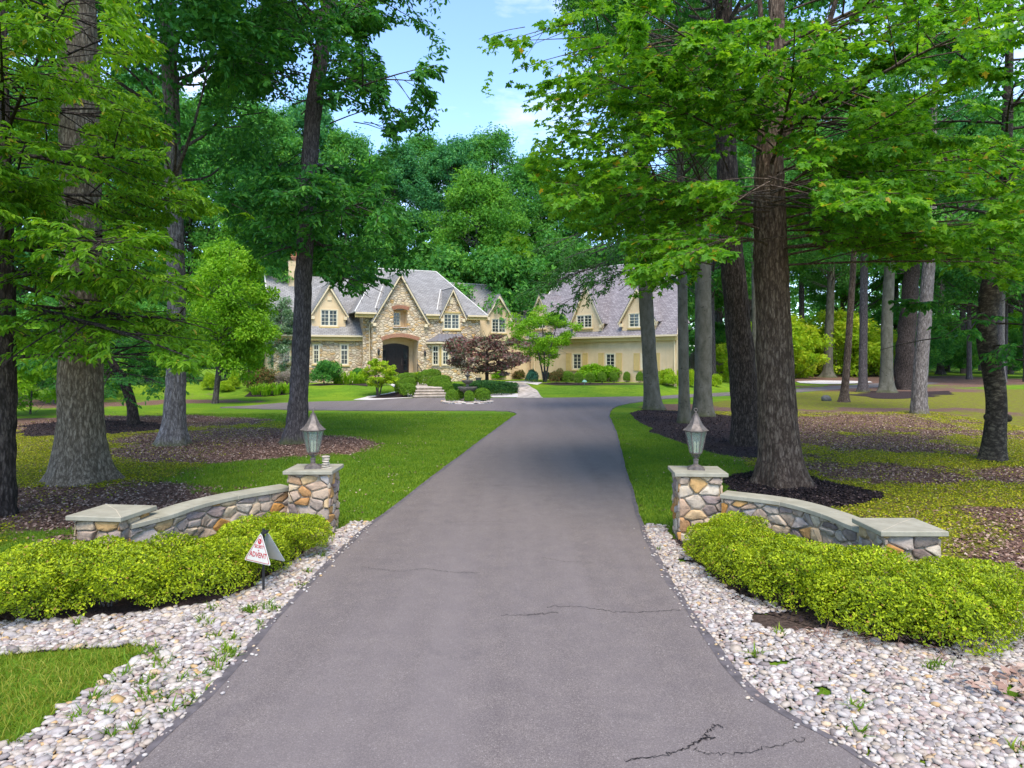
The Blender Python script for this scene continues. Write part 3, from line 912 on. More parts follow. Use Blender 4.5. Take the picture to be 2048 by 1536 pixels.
wl = np.repeat(wl, 22, 0) + r.normal(0, 0.03, (len(wl) * 22, 2))
wl = wl[~inpoly(wl[:, 0], wl[:, 1], DRIVE)]
blades(wl, 0, 44, 0.10, 0.016, 'weeds', M['grass'], 'small green weeds sprouting between the pebbles', lean=0.7, cat='weeds')
# stones kicked onto the asphalt, a few leaves blown over it
r = np.random.default_rng(91)
e_ = np.vstack([np.stack([np.interp(yy, S[:, 1], S[:, 0]) + sg * np.abs(r.normal(0.02, 0.07, len(yy))), yy], 1) for S, sg in ((lsp, 1), (rsp, -1)) for yy in [r.uniform(4.2, 11, 130)]])
sz = r.uniform(0.007, 0.026, len(e_))
G = Geo(); blobs(G, np.c_[e_, np.full(len(e_), 0.03) + sz * 0.35], np.stack([sz, sz * 0.8, sz * 0.5], 1), r.random(len(e_)) * 6, r.normal(0, 0.2, len(e_)), r.random(len(e_)), 0.2, 5, True)
o = G.build('stray_pebbles', M['pebble'], smooth=True); kind(o, 'stuff', 'stray pebbles lying on the driveway edges', 'pebbles')
q = scatter([(-2.2, 5), (1.8, 5), (2.8, 18), (-1.4, 18)], 110, 92)
leaf_flat(q, 92, 0.035, 'blown_leaves', M['litter'], 'tiny dry leaves and debris blown over the asphalt', z=0.034, tilt=0.2)
q = scatter([(3.5, 5.6), (4.6, 5.9), (5.2, 5.2), (4.6, 4.5), (3.9, 5.2)], 260, 45)
leaf_flat(q, 46, 0.10, 'dead_leaves', M['litter'], 'dry tan oak leaves caught on the right pebble bed', z=0.075, tilt=0.5, rnd=np.random.default_rng(1).uniform(0.6, 1, len(q)))
# ------------------------------------------------------------------ stone entrance: pillars, curved walls, piers, lanterns, cairn, sign
def clip_half(poly, p, nx_, ny_):
    """keep the side where (q-p).n <= 0"""
    out = []
    m = len(poly)
    for i in range(m):
        a = poly[i]; b = poly[(i + 1) % m]
        da = (a[0] - p[0]) * nx_ + (a[1] - p[1]) * ny_; db = (b[0] - p[0]) * nx_ + (b[1] - p[1]) * ny_
        if da <= 0:
            out.append(a)
        if (da < 0 < db) or (db < 0 < da):
            t = da / (da - db)
            out.append((a[0] + (b[0] - a[0]) * t, a[1] + (b[1] - a[1]) * t))
    return out


def stones(G, fmap, w, h, cell, seed, thick=0.035, aspect=1.55, gap=0.0085):
    """irregular field-stone facing: Voronoi cells of a (w x h) rectangle, each a rounded, proud stone; fmap(s, z, d) -> point"""
    r = np.random.default_rng(seed)
    cw, ch_ = cell * aspect, cell / 1.0
    pts = []
    rows = max(2, int(round(h / ch_)))
    for j in range(rows + 2):
        cols = max(1, int(round(w / cw)))
        for i in range(-1, cols + 1):
            if r.random() < 0.24:
                continue
            pts.append(((i + 0.5 + (j % 2) * 0.5 + r.uniform(-0.38, 0.38)) * w / cols, (j - 0.5 + r.uniform(-0.38, 0.38)) * h / rows))
    P = np.array(pts)
    for i, p in enumerate(P):
        poly = [(0, 0), (w, 0), (w, h), (0, h)]
        d = (P - p) / np.array([aspect, 1.0])
        for k in np.argsort((d ** 2).sum(1))[1:16]:
            q = P[k]
            m = (p + q) / 2
            dx, dy = (q - p) / np.array([aspect ** 2, 1.0])
            poly = clip_half(poly, m, dx, dy)
            if len(poly) < 3:
                break
        if len(poly) < 3:
            continue
        A = np.array(poly)
        ar = 0.5 * abs(np.dot(A[:, 0], np.roll(A[:, 1], 1)) - np.dot(A[:, 1], np.roll(A[:, 0], 1)))
        if ar < 0.0012:
            continue
        # subdivide and round the corners
        B = np.vstack([[a * 0.88 + b * 0.12, a * 0.12 + b * 0.88] for a, b in zip(A, np.roll(A, -1, 0))])
        B = np.vstack([[a, (a + b) / 2] for a, b in zip(B, np.roll(B, -1, 0))])
        c = B.mean(0)
        rad = np.maximum(np.linalg.norm(B - c, axis=1), 0.01)
        sh = np.clip(1 - gap * (0.7 + 0.8 * r.random(len(B))) / rad, 0.55, 1)[:, None]
        B = c + (B - c) * sh
        t = thick * r.uniform(0.65, 1.35)
        tx, ty = r.normal(0, 0.13, 2)
        V = []
        for s_, dd in ((1.0, -0.004), (0.995, 0.55), (0.945, 0.86), (0.70, 1.0)):
            for b in c + (B - c) * s_:
                dz = t * dd + (0 if dd < 0.1 else (b[0] - c[0]) * tx + (b[1] - c[1]) * ty + r.normal(0, 0.0034))
                V.append(fmap(b[0], b[1], dz))
        V.append(fmap(c[0], c[1], t * 1.02))
        n = len(B)
        Fs = []
        for k in range(3):
            Fs += [(k * n + j, k * n + (j + 1) % n, (k + 1) * n + (j + 1) % n, (k + 1) * n + j) for j in range(n)]
        Fs += [(3 * n + j, 3 * n + (j + 1) % n, 4 * n) for j in range(n)]
        G.add(V, Fs, 1, r.random())


def square_pier(G, cx, cy, w, dpt, z0, z1, rz, seed, cell=0.125):
    c, s = math.cos(rz), math.sin(rz)

    def loc(x, y, z):
        return (cx + x * c - y * s, cy + x * s + y * c, z)
    hw, hd = w / 2, dpt / 2
    e = 0.03
    V = [loc(x, y, z) for x in (-hw + e, hw - e) for y in (-hd + e, hd - e) for z in (z0, z1)]
    G.add(V, np.array([(0, 1, 3, 2), (4, 6, 7, 5), (0, 4, 5, 1), (2, 3, 7, 6), (0, 2, 6, 4), (1, 5, 7, 3)]), 0)
    H = z1 - z0
    for k, (L, fn) in enumerate(((w, lambda a, z, d: loc(-hw + a, -hd + e - d, z0 + z)), (dpt, lambda a, z, d: loc(hw - e + d, -hd + a, z0 + z)),
                                 (w, lambda a, z, d: loc(hw - a, hd - e + d, z0 + z)), (dpt, lambda a, z, d: loc(-hw + e - d, hd - a, z0 + z)))):
        stones(G, fn, L, H, cell, seed + k)


def cap(parent, cx, cy, w, dpt, z, th, rz, seams=True):
    c, s = math.cos(rz), math.sin(rz)

    def loc(x, y, zz):
        return (cx + x * c - y * s, cy + x * s + y * c, zz)
    G = Geo()
    b = 0.008
    hw, hd = w / 2, dpt / 2
    rings = [(hw - b, hd - b, z), (hw, hd, z + b), (hw, hd, z + th - b), (hw - b, hd - b, z + th)]
    V = [loc(sx * a, sy * d_, zz) for a, d_, zz in rings for sx, sy in ((-1, -1), (1, -1), (1, 1), (-1, 1))]
    Fs = [[3, 2, 1, 0], [12, 13, 14, 15]] + [(k * 4 + i, k * 4 + (i + 1) % 4, k * 4 + 4 + (i + 1) % 4, k * 4 + 4 + i) for k in range(3) for i in range(4)]
    G.add(V, Fs, 0)
    if seams:      # mitred joints across the slab
        m = (hw * 0.05, hd * 0.1)
        for sx, sy in ((-1, -1), (1, -1), (1, 1), (-1, 1)):
            a = np.array([sx * (hw - 0.012), sy * (hd - 0.012)]); q = np.array(m)
            dd = nrm(q - a); pn = np.array([-dd[1], dd[0]]) * 0.004
            G.add([loc(*(a + pn), z + th + 0.002), loc(*(a - pn), z + th + 0.002), loc(*(q - pn), z + th + 0.002), loc(*(q + pn), z + th + 0.002)], [(0, 1, 2, 3)], 1)
    return G.build('cap', [M['bluestone'], M['joint']], parent)


def pillar(cx, cy, w, dpt, ztop, rz, seed, name, label, cw, cd):
    t = tag(empty(name, (cx, cy, 0)), label, 'pillar' if 'pillar' in name else 'pier')
    G = Geo(); square_pier(G, cx, cy, w, dpt, -0.05, ztop - 0.06, rz, seed)
    G.build('shaft', [M['mortar'], M['stone']], t, smooth=True)
    cap(t, cx, cy, cw, cd, ztop - 0.06, 0.06, rz)
    return t


pillar(-3.06, 10.56, 0.62, 0.58, 1.01, 0.0, 101, 'stone_pillar', 'stone gate pillar left of the driveway carrying a lantern and stacked pebbles', 0.74, 0.70)
pillar(2.80, 10.33, 0.64, 0.60, 1.015, R(-4), 151, 'stone_pillar', 'stone gate pillar right of the driveway carrying only a lantern', 0.77, 0.68)
pillar(-5.03, 8.60, 0.62, 0.58, 0.78, R(-7), 201, 'stone_pier', 'low capped stone pier ending the left curved wall', 0.73, 0.68)
pillar(4.46, 7.88, 0.64, 0.55, 0.78, 0.0, 251, 'stone_pier', 'low capped stone pier ending the right curved wall', 0.75, 0.65)


def curved_wall(front, zt, side, seed, label):
    P = spline(front, 41)
    Z = np.interp(np.linspace(0, 1, 41), np.linspace(0, 1, len(zt)), zt)
    T = nrm(np.gradient(P, axis=0))
    N = np.stack([-T[:, 1], T[:, 0]], 1) * side       # towards the drive
    L = np.concatenate([[0], np.cumsum(np.linalg.norm(np.diff(P, axis=0), axis=1))])
    th = 0.06
    t = tag(empty('curved_stone_wall', (P[20, 0], P[20, 1], 0)), label, 'garden wall')

    def fmap(off):
        def f(s, z, d):
            x = np.array([np.interp(s, L, P[:, k]) for k in (0, 1)]); nn = np.array([np.interp(s, L, N[:, k]) for k in (0, 1)])
            q = x + nn * (off + d)
            zz = np.interp(s, L, Z)
            return (q[0], q[1], z * (zz - th + 0.05) / 0.7 - 0.05)
        return f
    G = Geo()
    A = P - N * 0.06; B = P - N * 0.32
    V = np.vstack([np.c_[A, Z * 0 - 0.05], np.c_[A, Z - th - 0.001], np.c_[B, Z - th - 0.001], np.c_[B, Z * 0 - 0.05]])
    i = np.arange(40); n = 41
    for a, b in ((0, 1), (1, 2), (2, 3)):
        G.add(V, np.stack([a * n + i, a * n + i + 1, b * n + i + 1, b * n + i], -1), 0)
    stones(G, fmap(-0.065), L[-1], 0.7, 0.125, seed)
    stones(G, lambda s, z, d: fmap(-0.315 - 2 * d)(s, z, d), L[-1], 0.7, 0.14, seed + 5)
    G.build('wall', [M['mortar'], M['stone']], t, smooth=True)
    # coping slabs with mortar joints
    cuts = [0, 0.34, 0.63, 0.86, 1.0]
    for c0, c1 in zip(cuts[:-1], cuts[1:]):
        G = Geo()
        ss = np.linspace(c0 * L[-1] + 0.005, c1 * L[-1] - 0.005, 9)
        X = np.stack([np.interp(ss, L, P[:, k]) for k in (0, 1)], 1); NN = nrm(np.stack([np.interp(ss, L, N[:, k]) for k in (0, 1)], 1)); zz = np.interp(ss, L, Z)
        e = 0.006
        prof = [(0 - e, -th), (0, -th + e), (0, -e), (-e, 0), (-0.36 + e, 0), (-0.36, -e), (-0.36, -th + e), (-0.36 + e, -th)]
        V = np.stack([np.c_[X + NN * a, zz + b] for a, b in prof], 1)      # (9, 8, 3)
        k = len(prof)
        i = np.arange(8)[:, None] * k; j = np.arange(k)[None]; j2 = (j + 1) % k
        G.add(V.reshape(-1, 3), np.stack([i + j, i + j2, i + k + j2, i + k + j], -1).reshape(-1, 4))
        G.add(V[0], [list(range(k))]); G.add(V[-1], [list(range(k))[::-1]])
        G.build('coping_slab', M['bluestone'], t)
    G = Geo()
    for c in cuts[1:-1]:
        s = c * L[-1]
        x = np.array([np.interp(s, L, P[:, k]) for k in (0, 1)]); nn = np.array([np.interp(s, L, N[:, k]) for k in (0, 1)]); tt = np.array([-nn[1], nn[0]]); z = np.interp(s, L, Z)
        q = [x - nn * 0.004 + tt * 0.007, x - nn * 0.004 - tt * 0.007, x - nn * 0.355 - tt * 0.007, x - nn * 0.355 + tt * 0.007]
        G.slab([(p[0], p[1], z - 0.004) for p in q], (0, 0, -0.05))
    G.build('mortar_joint', M['joint'], t)


curved_wall([(-3.38, 10.50), (-3.98, 9.84), (-4.28, 9.33), (-4.42, 8.85), (-4.68, 8.40)], [0.72, 0.71, 0.69, 0.67, 0.65], 1, 301, 'curved fieldstone garden wall with bluestone coping left of the driveway')
curved_wall([(3.02, 9.92), (3.70, 9.46), (3.99, 8.85), (4.09, 8.37), (4.22, 7.95)], [0.72, 0.71, 0.69, 0.67, 0.65], -1, 351, 'curved fieldstone garden wall with bluestone coping right of the driveway')


def lantern(x, y, z, rz, label):
    t = tag(empty('post_lantern', (x, y, z), rz), label, 'lantern')
    W = dict(world=False)
    G = Geo()
    G.box(-0.125, 0.125, -0.125, 0.125, 0, 0.020); G.box(-0.105, 0.105, -0.105, 0.105, 0.020, 0.036); G.box(-0.08, 0.08, -0.08, 0.08, 0.036, 0.050)
    G.lathe([(0.075, 0.05), (0.055, 0.062), (0.036, 0.075), (0.036, 0.135), (0.044, 0.14), (0.044, 0.152), (0.022, 0.158), (0.017, 0.165), (0.017, 0.185), (0.026, 0.19), (0.026, 0.198), (0.014, 0.203), (0.014, 0.232), (0.0, 0.232)], n=16)
    G.build('base', M['bronze'], t, **W)
    for k in range(6):
        a = k * math.pi / 3
        G = Geo()
        p = spline([(0.016, 0.175), (0.030, 0.178), (0.055, 0.205), (0.072, 0.245)], 8)
        G.tube([(q[0] * math.cos(a), q[0] * math.sin(a), q[1]) for q in p], 0.006, 6)
        G.build('cage_arm', M['bronze'], t, **W)
    G = Geo()
    G.lathe([(0.0, 0.238), (0.088, 0.238), (0.092, 0.244), (0.092, 0.252), (0.0, 0.252)], n=6)
    G.lathe([(0.148, 0.570), (0.162, 0.570), (0.162, 0.582), (0.148, 0.582), (0.148, 0.570)], n=6)
    for k in range(6):
        a = k * math.pi / 3
        G.tube([(0.088 * math.cos(a), 0.088 * math.sin(a), 0.25), (0.155 * math.cos(a), 0.155 * math.sin(a), 0.575)], 0.008, 6)
    G.build('frame', M['bronze'], t, **W)
    G = Geo(); G.lathe([(0.084, 0.253), (0.149, 0.568), (0.146, 0.568), (0.081, 0.253), (0.084, 0.253)], n=6)
    G.build('glass', M['lamp_glass'], t, **W)
    G = Geo()
    for k in range(3):
        a = k * 2.094
        G.lathe([(0.0, 0.253), (0.010, 0.253), (0.010, 0.36), (0.013, 0.365), (0.016, 0.385), (0.010, 0.41), (0.0, 0.425)], (0.03 * math.cos(a), 0.03 * math.sin(a), 0), 8)
    G.build('candle_bulb', M['bulb'], t, **W)
    G = Geo()
    G.lathe([(0.150, 0.580), (0.188, 0.582), (0.190, 0.588), (0.168, 0.602), (0.130, 0.638), (0.095, 0.685), (0.064, 0.745), (0.040, 0.805), (0.028, 0.835), (0.0, 0.838)], n=6)
    for k in range(6):
        a = k * math.pi / 3
        p = [(0.190, 0.588), (0.168, 0.603), (0.130, 0.639), (0.095, 0.686), (0.064, 0.746), (0.040, 0.806), (0.028, 0.836)]
        G.tube([(q[0] * math.cos(a), q[0] * math.sin(a), q[1]) for q in p], 0.0045, 5)
    G.build('roof', M['bronze'], t, **W)
    G = Geo()
    G.lathe([(0.0, 0.834), (0.024, 0.836), (0.024, 0.846), (0.012, 0.851), (0.012, 0.866), (0.018, 0.870), (0.012, 0.876), (0.0, 0.876)], n=12)
    G.tube([(0.024 * math.cos(q), 0, 0.899 + 0.024 * math.sin(q)) for q in np.linspace(-1.5, 4.6, 20)], 0.0055, 6)
    G.build('finial', M['bronze'], t, **W)
    return t


lantern(-3.06, 10.50, 1.01, 0.25, 'bronze six-sided lantern beside stacked pebbles on the left pillar')
lantern(2.79, 10.36, 1.015, -0.2, 'bronze six-sided lantern standing alone on the right pillar')

# cairn
cst = [((-2.86, 10.50), 1.012, (0.105, 0.075, 0.013), 'wide thin grey stone at the foot of the stacked pebbles'),
       ((-2.862, 10.49), 1.040, (0.066, 0.055, 0.020), 'second stone up, above the thin slab of the stacked pebbles'),
       ((-2.858, 10.492), 1.078, (0.066, 0.055, 0.021), 'third stone up in the stack of pebbles on the left pillar'),
       ((-2.864, 10.488), 1.115, (0.070, 0.055, 0.019), 'fourth stone up in the stack of pebbles on the left pillar'),
       ((-2.858, 10.49), 1.150, (0.062, 0.052, 0.018), 'stone just below the topmost one of the stacked pebbles'),
       ((-2.86, 10.49), 1.184, (0.066, 0.052, 0.019), 'topmost pale stone of the stacked pebbles')]
for i, ((x, y), z, s, lb) in enumerate(cst):
    G = Geo(); blobs(G, np.array([(x, y, z)]), np.array([s]), np.array([i * 0.7]), np.array([0.03]), np.array([0.5]), 0.06, i)
    o = G.build('balanced_stone', M['cairn'], smooth=True)
    tag(o, lb, 'stone', 'pebbles stacked on the left pillar')

# yard sign: two triangular plates hung tent-wise on a black stake
sx, sy = gp(527, 1186)
t = tag(empty('yard_sign', (sx, sy, 0)), 'white triangular security sign with red lettering on a black stake', 'sign')
G = Geo(); G.box(sx - 0.012, sx + 0.012, sy - 0.008, sy + 0.008, -0.05, 0.74); G.build('stake', M['iron'], t)
G = Geo(); G.box(sx - 0.012, sx + 0.045, sy - 0.05, sy + 0.05, 0.690, 0.712); G.tube([(sx + 0.03, sy - 0.06, 0.701), (sx + 0.03, sy + 0.06, 0.701)], 0.007, 8); G.build('bracket', M['iron'], t)
ez = R(-31)
ax = Vector((math.cos(ez), math.sin(ez), 0)); nn = Vector((math.sin(ez), -math.cos(ez), 0))     # along the plate, out of it
up = (Vector((0, 0, 1)) + nn * -0.16).normalized(); nf = ax.cross(up).normalized()
if nf.dot(nn) < 0:
    nf = -nf
apex = Vector((sx, sy, 0.705)) + nn * 0.030


def tri(side, inset, apex_, upv, r=0.022):
    """rounded triangle outline in plate coordinates -> points"""
    h = side * 0.74
    c = [(0, 0), (side / 2, -h), (-side / 2, -h)]
    cen = (0, -h * 2 / 3)
    out = []
    for i in range(3):
        p = np.array(c[i]); a = np.array(c[i - 1]); b = np.array(c[(i + 1) % 3])
        da = nrm(a - p); db = nrm(b - p)
        for k in np.linspace(0, 1, 6):
            q = (p + da * r * 1.6) * (1 - k) ** 2 + p * 2 * k * (1 - k) + (p + db * r * 1.6) * k ** 2
            out.append(q)
    out = np.array(out); cen = np.array(cen)
    out = cen + (out - cen) * (1 - inset)
    return [apex_ + ax * float(q[0]) + upv * float(q[1]) for q in out]


S = 0.46
G = Geo(); G.slab(tri(S, 0, apex, up), nf * 0.004); fp = G.build('front_panel', M['sign_white'], t)
o1 = tri(S, 0.09, apex + nf * 0.0065, up); o2 = tri(S, 0.135, apex + nf * 0.0065, up)
G = Geo(); nO = len(o1); G.add([p[:] for p in o1 + o2], [(i, (i + 1) % nO, nO + (i + 1) % nO, nO + i) for i in range(nO)]); G.build('border', M['sign_red'], fp)
bk_up = (Vector((0, 0, 1)) + nn * 0.20).normalized(); bapex = Vector((sx, sy, 0.705)) - nn * 0.034 + ax * 0.02
G = Geo(); G.slab(tri(S, 0, bapex, bk_up), -nn * 0.004); G.build('back_panel', M['sign_back'], t)


def sign_text(txt, size, yy, xs_=1.0, name='lettering', m='sign_red', xo=0.0, lift=0.0065, shear=0.0):
    cu = bpy.data.curves.new('txt', 'FONT'); cu.body = txt; cu.size = size; cu.align_x = 'CENTER'; cu.align_y = 'CENTER'; cu.extrude = 0.0004; cu.resolution_u = 3
    cu.offset = size * 0.012; cu.shear = shear
    ob = bpy.data.objects.new('tmp_txt', cu); COL.objects.link(ob)
    dg = bpy.context.evaluated_depsgraph_get(); me_ = bpy.data.meshes.new_from_object(ob.evaluated_get(dg))
    V_ = np.array([v.co[:] for v in me_.vertices]); Fs = [list(p.vertices) for p in me_.polygons]
    bpy.data.objects.remove(ob); bpy.data.meshes.remove(me_)
    W_ = [(apex + ax * float(v[0] * xs_ + xo) + up * float(yy + v[1]) + nf * float(lift + v[2]))[:] for v in V_]
    G_ = Geo(); G_.add(W_, Fs); return G_.build(name, M[m], fp)


sign_text('SECURITY', 0.052, -0.163, 0.66)
sign_text('BY', 0.022, -0.204, 0.9)
sign_text('ADVENT', 0.080, -0.256, 0.92)
G = Geo(); cc = apex + up * -0.103 + nf * 0.0065
G.add([(cc + (ax * math.cos(a) + up * math.sin(a)) * 0.031)[:] for a in np.linspace(0, 6.283, 29)[:-1]], [list(range(28))]); G.build('emblem', M['sign_red'], fp)
sign_text('4', 0.034, -0.095, 0.9, 'emblem_mark', 'sign_white', -0.007, 0.0085)
sign_text('7', 0.026, -0.112, 0.9, 'emblem_mark', 'sign_white', 0.010, 0.0085)
# ------------------------------------------------------------------ the house
class Frame:
    """vertical facade plane: s along it (to the right), z up, d out of it towards the viewer"""
    def __init__(s, u, Y, deg):
        s.O = np.array([(u - CX) * Y / F, Y, 0.0]); a = R(deg)
        s.t = np.array([math.cos(a), math.sin(a), 0.0]); s.n = np.array([math.sin(a), -math.cos(a), 0.0])

    def P(s, a, z, d=0.0):
        return s.O + s.t * a + s.n * d + np.array([0, 0, z])

    def px(s, u, v, d=0.0):
        r = np.array([(u - CX) / F, 1.0, -(v - HV) / F]); c = np.array([0, 0, CH])
        k = ((s.O + s.n * d - c) @ s.n) / (r @ s.n)
        q = c + r * k - s.O
        return float(q @ s.t), float((c + r * k)[2])

    def box(s, G, s0, s1, z0, z1, d0, d1, mi=0):
        V = [s.P(a, z, d) for a in (s0, s1) for d in (d0, d1) for z in (z0, z1)]
        G.add(V, np.array([(0, 1, 3, 2), (4, 6, 7, 5), (0, 4, 5, 1), (2, 3, 7, 6), (0, 2, 6, 4), (1, 5, 7, 3)]), mi)

    def wall(s, G, outer, holes=(), d=0.0, reveal=0.25, mi=0, rmi=None):
        loops = [[Vector((a, z, 0)) for a, z in outer]] + [[Vector((a, z, 0)) for a, z in h] for h in holes]
        tri_ = geometry.tessellate_polygon(loops)
        flat_ = [p for l in loops for p in l]
        V = np.array([s.P(p.x, p.y, d) for p in flat_])
        Fs = []
        for a, b, c in tri_:
            N = np.cross(V[b] - V[a], V[c] - V[a])
            Fs.append((a, b, c) if N @ s.n > 0 else (a, c, b))
        G.add(V, np.array(Fs), mi)
        for h in holes:
            n = len(h)
            A = np.array([s.P(a, z, d) for a, z in h]); B = np.array([s.P(a, z, d - reveal) for a, z in h])
            i = np.arange(n)
            G.add(np.vstack([A, B]), np.stack([i, (i + 1) % n, n + (i + 1) % n, n + i], -1), mi if rmi is None else rmi)

    def prism(s, G, poly, d0, d1, mi=0):
        G.slab([s.P(a, z, d0) for a, z in poly], s.n * (d1 - d0), mi)


def arc(s0, s1, zs, rise, n=14):
    """segmental arch from (s0, zs) to (s1, zs)"""
    m = (s0 + s1) / 2; hw = (s1 - s0) / 2
    r = (hw * hw + rise * rise) / (2 * rise); cz = zs + rise - r
    a0 = math.asin(hw / r)
    return [(m + r * math.sin(a), cz + r * math.cos(a)) for a in np.linspace(-a0, a0, n)]


ho = (-9.5, 60.0, 0.66)
house = tag(empty('stone_house', ho), 'large fieldstone and beige stucco house with steep grey roofs and an angled garage wing', 'house')
FZ = 1.30                                     # ground-floor level
A = Frame(800, 58.0, 25)                      # main stone front
L = Frame(800, 58.0, 25)                      # same direction, used set back for the left wing
GR = Frame(1353, 54.0, -46)                   # garage wing front


def window(parent, fr, s0, s1, z0, z1, d, lites, rows, casing=0.10, head=True, cols=2, sill=True, transom=0.0):
    """casement window: casing, `lites` sashes each cols x rows panes"""
    G = Geo(); c = casing
    fr.box(G, s0, s0 + c, z0, z1, d - 0.06, d + 0.05); fr.box(G, s1 - c, s1, z0, z1, d - 0.06, d + 0.05)
    fr.box(G, s0 + c, s1 - c, z1 - c, z1, d - 0.06, d + 0.048); fr.box(G, s0 + c, s1 - c, z0, z0 + c, d - 0.06, d + 0.048)
    w = G.build('window', M['trim'], house)
    i0, i1, j0, j1 = s0 + c, s1 - c, z0 + c, z1 - c
    G = Geo(); sw = (i1 - i0) / lites; b = 0.055; mt = 0.028
    bands = [(j0, j1, rows)] if not transom else [(j0, j1 - transom, rows), (j1 - transom, j1, 1)]
    for k in range(lites):
        a0, a1 = i0 + k * sw, i0 + (k + 1) * sw
        for q0, q1, rr in bands:
            fr.box(G, a0 + .002, a0 + b, q0 + .002, q1 - .002, d - 0.055, d + 0.02); fr.box(G, a1 - b, a1 - .002, q0 + .002, q1 - .002, d - 0.055, d + 0.02)
            fr.box(G, a0 + b, a1 - b, q0 + .002, q0 + b, d - 0.055, d + 0.018); fr.box(G, a0 + b, a1 - b, q1 - b, q1 - .002, d - 0.055, d + 0.018)
            for m in range(1, cols):
                x = a0 + b + (a1 - a0 - 2 * b) * m / cols
                fr.box(G, x - mt / 2, x + mt / 2, q0 + b, q1 - b, d - 0.05, d + 0.006)
            for m in range(1, rr):
                z = q0 + b + (q1 - q0 - 2 * b) * m / rr
                fr.box(G, a0 + b, a1 - b, z - mt / 2, z + mt / 2, d - 0.05, d + 0.003)
    G.build('sash', M['sash'], w)
    G = Geo(); fr.box(G, i0, i1, j0, j1, d - 0.07, d - 0.035); G.build('pane', M['glass'], w)
    if sill:
        G = Geo(); fr.box(G, s0 - 0.08, s1 + 0.08, z0 - 0.09, z0 - .001, d - 0.05, d + 0.13); G.build('sill', M['fascia'], w)
    if head:
        G = Geo(); fr.box(G, s0 - 0.05, s1 + 0.05, z1 + .001, z1 + 0.12, d - 0.05, d + 0.10); G.build('head_trim', M['fascia'], w)
    return w


def wpx(fr, u0, v0, u1, v1, d):
    a = fr.px(u0, v0, d); b = fr.px(u1, v1, d)
    return a[0], b[0], b[1], a[1]       # s0, s1, z0, z1


roofG = Geo(); flashG = Geo()


def rslab(pts, th=0.10, mi=0, G=None):
    """roof plane: solid of thickness th under the polygon"""
    P = np.asarray(pts, float)
    N = np.zeros(3)
    for i in range(len(P)):
        N += np.cross(P[i] - P[0], P[(i + 1) % len(P)] - P[0])
    N = N / np.linalg.norm(N)
    if N[2] < 0:
        N = -N
    (G or roofG).slab([tuple(p) for p in P], tuple(-N * th), mi)


def strip(a, b, w=0.10, lift=0.02, G=None, mi=0):
    (G or flashG).tube([tuple(np.asarray(a) + (0, 0, lift)), tuple(np.asarray(b) + (0, 0, lift))], w * 0.5, 6, mi)


# ---- main block: stone front with a big gable and a small gabled wall dormer
eR = A.px(968.8, 632.4); eL = A.px(709.5, 623.6)
EZ = (eR[1] + eL[1]) / 2                       # eave height
sL = A.px(745, 700)[0]; sR = A.px(960, 700)[0]
gap_ = A.px(800, 545.5); gb = (A.px(743, 641)[0], A.px(854.5, 647)[0]); gbz = A.px(743, 641)[1]
gs = (gb[0] + gb[1]) / 2
ghw = (gb[1] - gb[0]) / 2
wap = A.px(903, 575.5); wdb = (A.px(878.5, 622)[0], A.px(930, 625)[0]); ws = (wdb[0] + wdb[1]) / 2
gz0 = 0.3
apexz = gap_[1]
outer = [(sL, gz0), (sR, gz0), (sR, EZ - 0.05), (wdb[1], EZ - 0.05), (ws, wap[1]), (wdb[0], EZ - 0.05), (gs + ghw * (apexz - EZ) / (apexz - gbz), EZ - 0.05), (gs, apexz - 0.05), (gb[0] + 0.02, gbz), (sL, gbz)]
# openings
d0, d1 = A.px(765, 749)[0], A.px(836, 749)[0]
zsp = A.px(800, 682)[1]; ztp = A.px(800, 674.5)[1]
entry = [(d0, FZ), (d1, FZ)] + arc(d0, d1, zsp, ztp - zsp)[::-1]
o0 = wpx(A, 787, 617, 815, 654.5, 0)
oz = A.px(800, 621)[1]
niche = [(o0[0], o0[2]), (o0[1], o0[2])] + arc(o0[0], o0[1], oz, o0[3] - oz, 9)[::-1]
w1 = wpx(A, 886, 626, 920.5, 660, 0)
whole = [(w1[0], w1[2]), (w1[1], w1[2]), (w1[1], w1[3]), (w1[0], w1[3])]
G = Geo()
A.wall(G, outer, [entry, niche, whole], 0.0, 0.3)
# right return and left return of the block
for s_, dd in ((sR, -5.5), (sL, -2.2)):
    G.add([A.P(s_, gz0, 0), A.P(s_, gz0, dd), A.P(s_, EZ - 0.05 if s_ == sR else gbz, dd), A.P(s_, EZ - 0.05 if s_ == sR else gbz, 0)], [(0, 1, 2, 3)])
# set-back strip of stone between gable and left wing
sL2 = A.px(726, 700, -0.7)[0]
A.wall(G, [(sL2, gz0), (sL - 0.002, gz0), (sL - 0.002, EZ - 0.1), (sL2, EZ - 0.1)], [], -0.7)
G.add([A.P(sL2, gz0, -0.7), A.P(sL2, gz0, -3), A.P(sL2, EZ - 0.1, -3), A.P(sL2, EZ - 0.1, -0.7)], [(0, 1, 2, 3)])
G.build('stone_wall', M['house_stone'], house, uv=True)

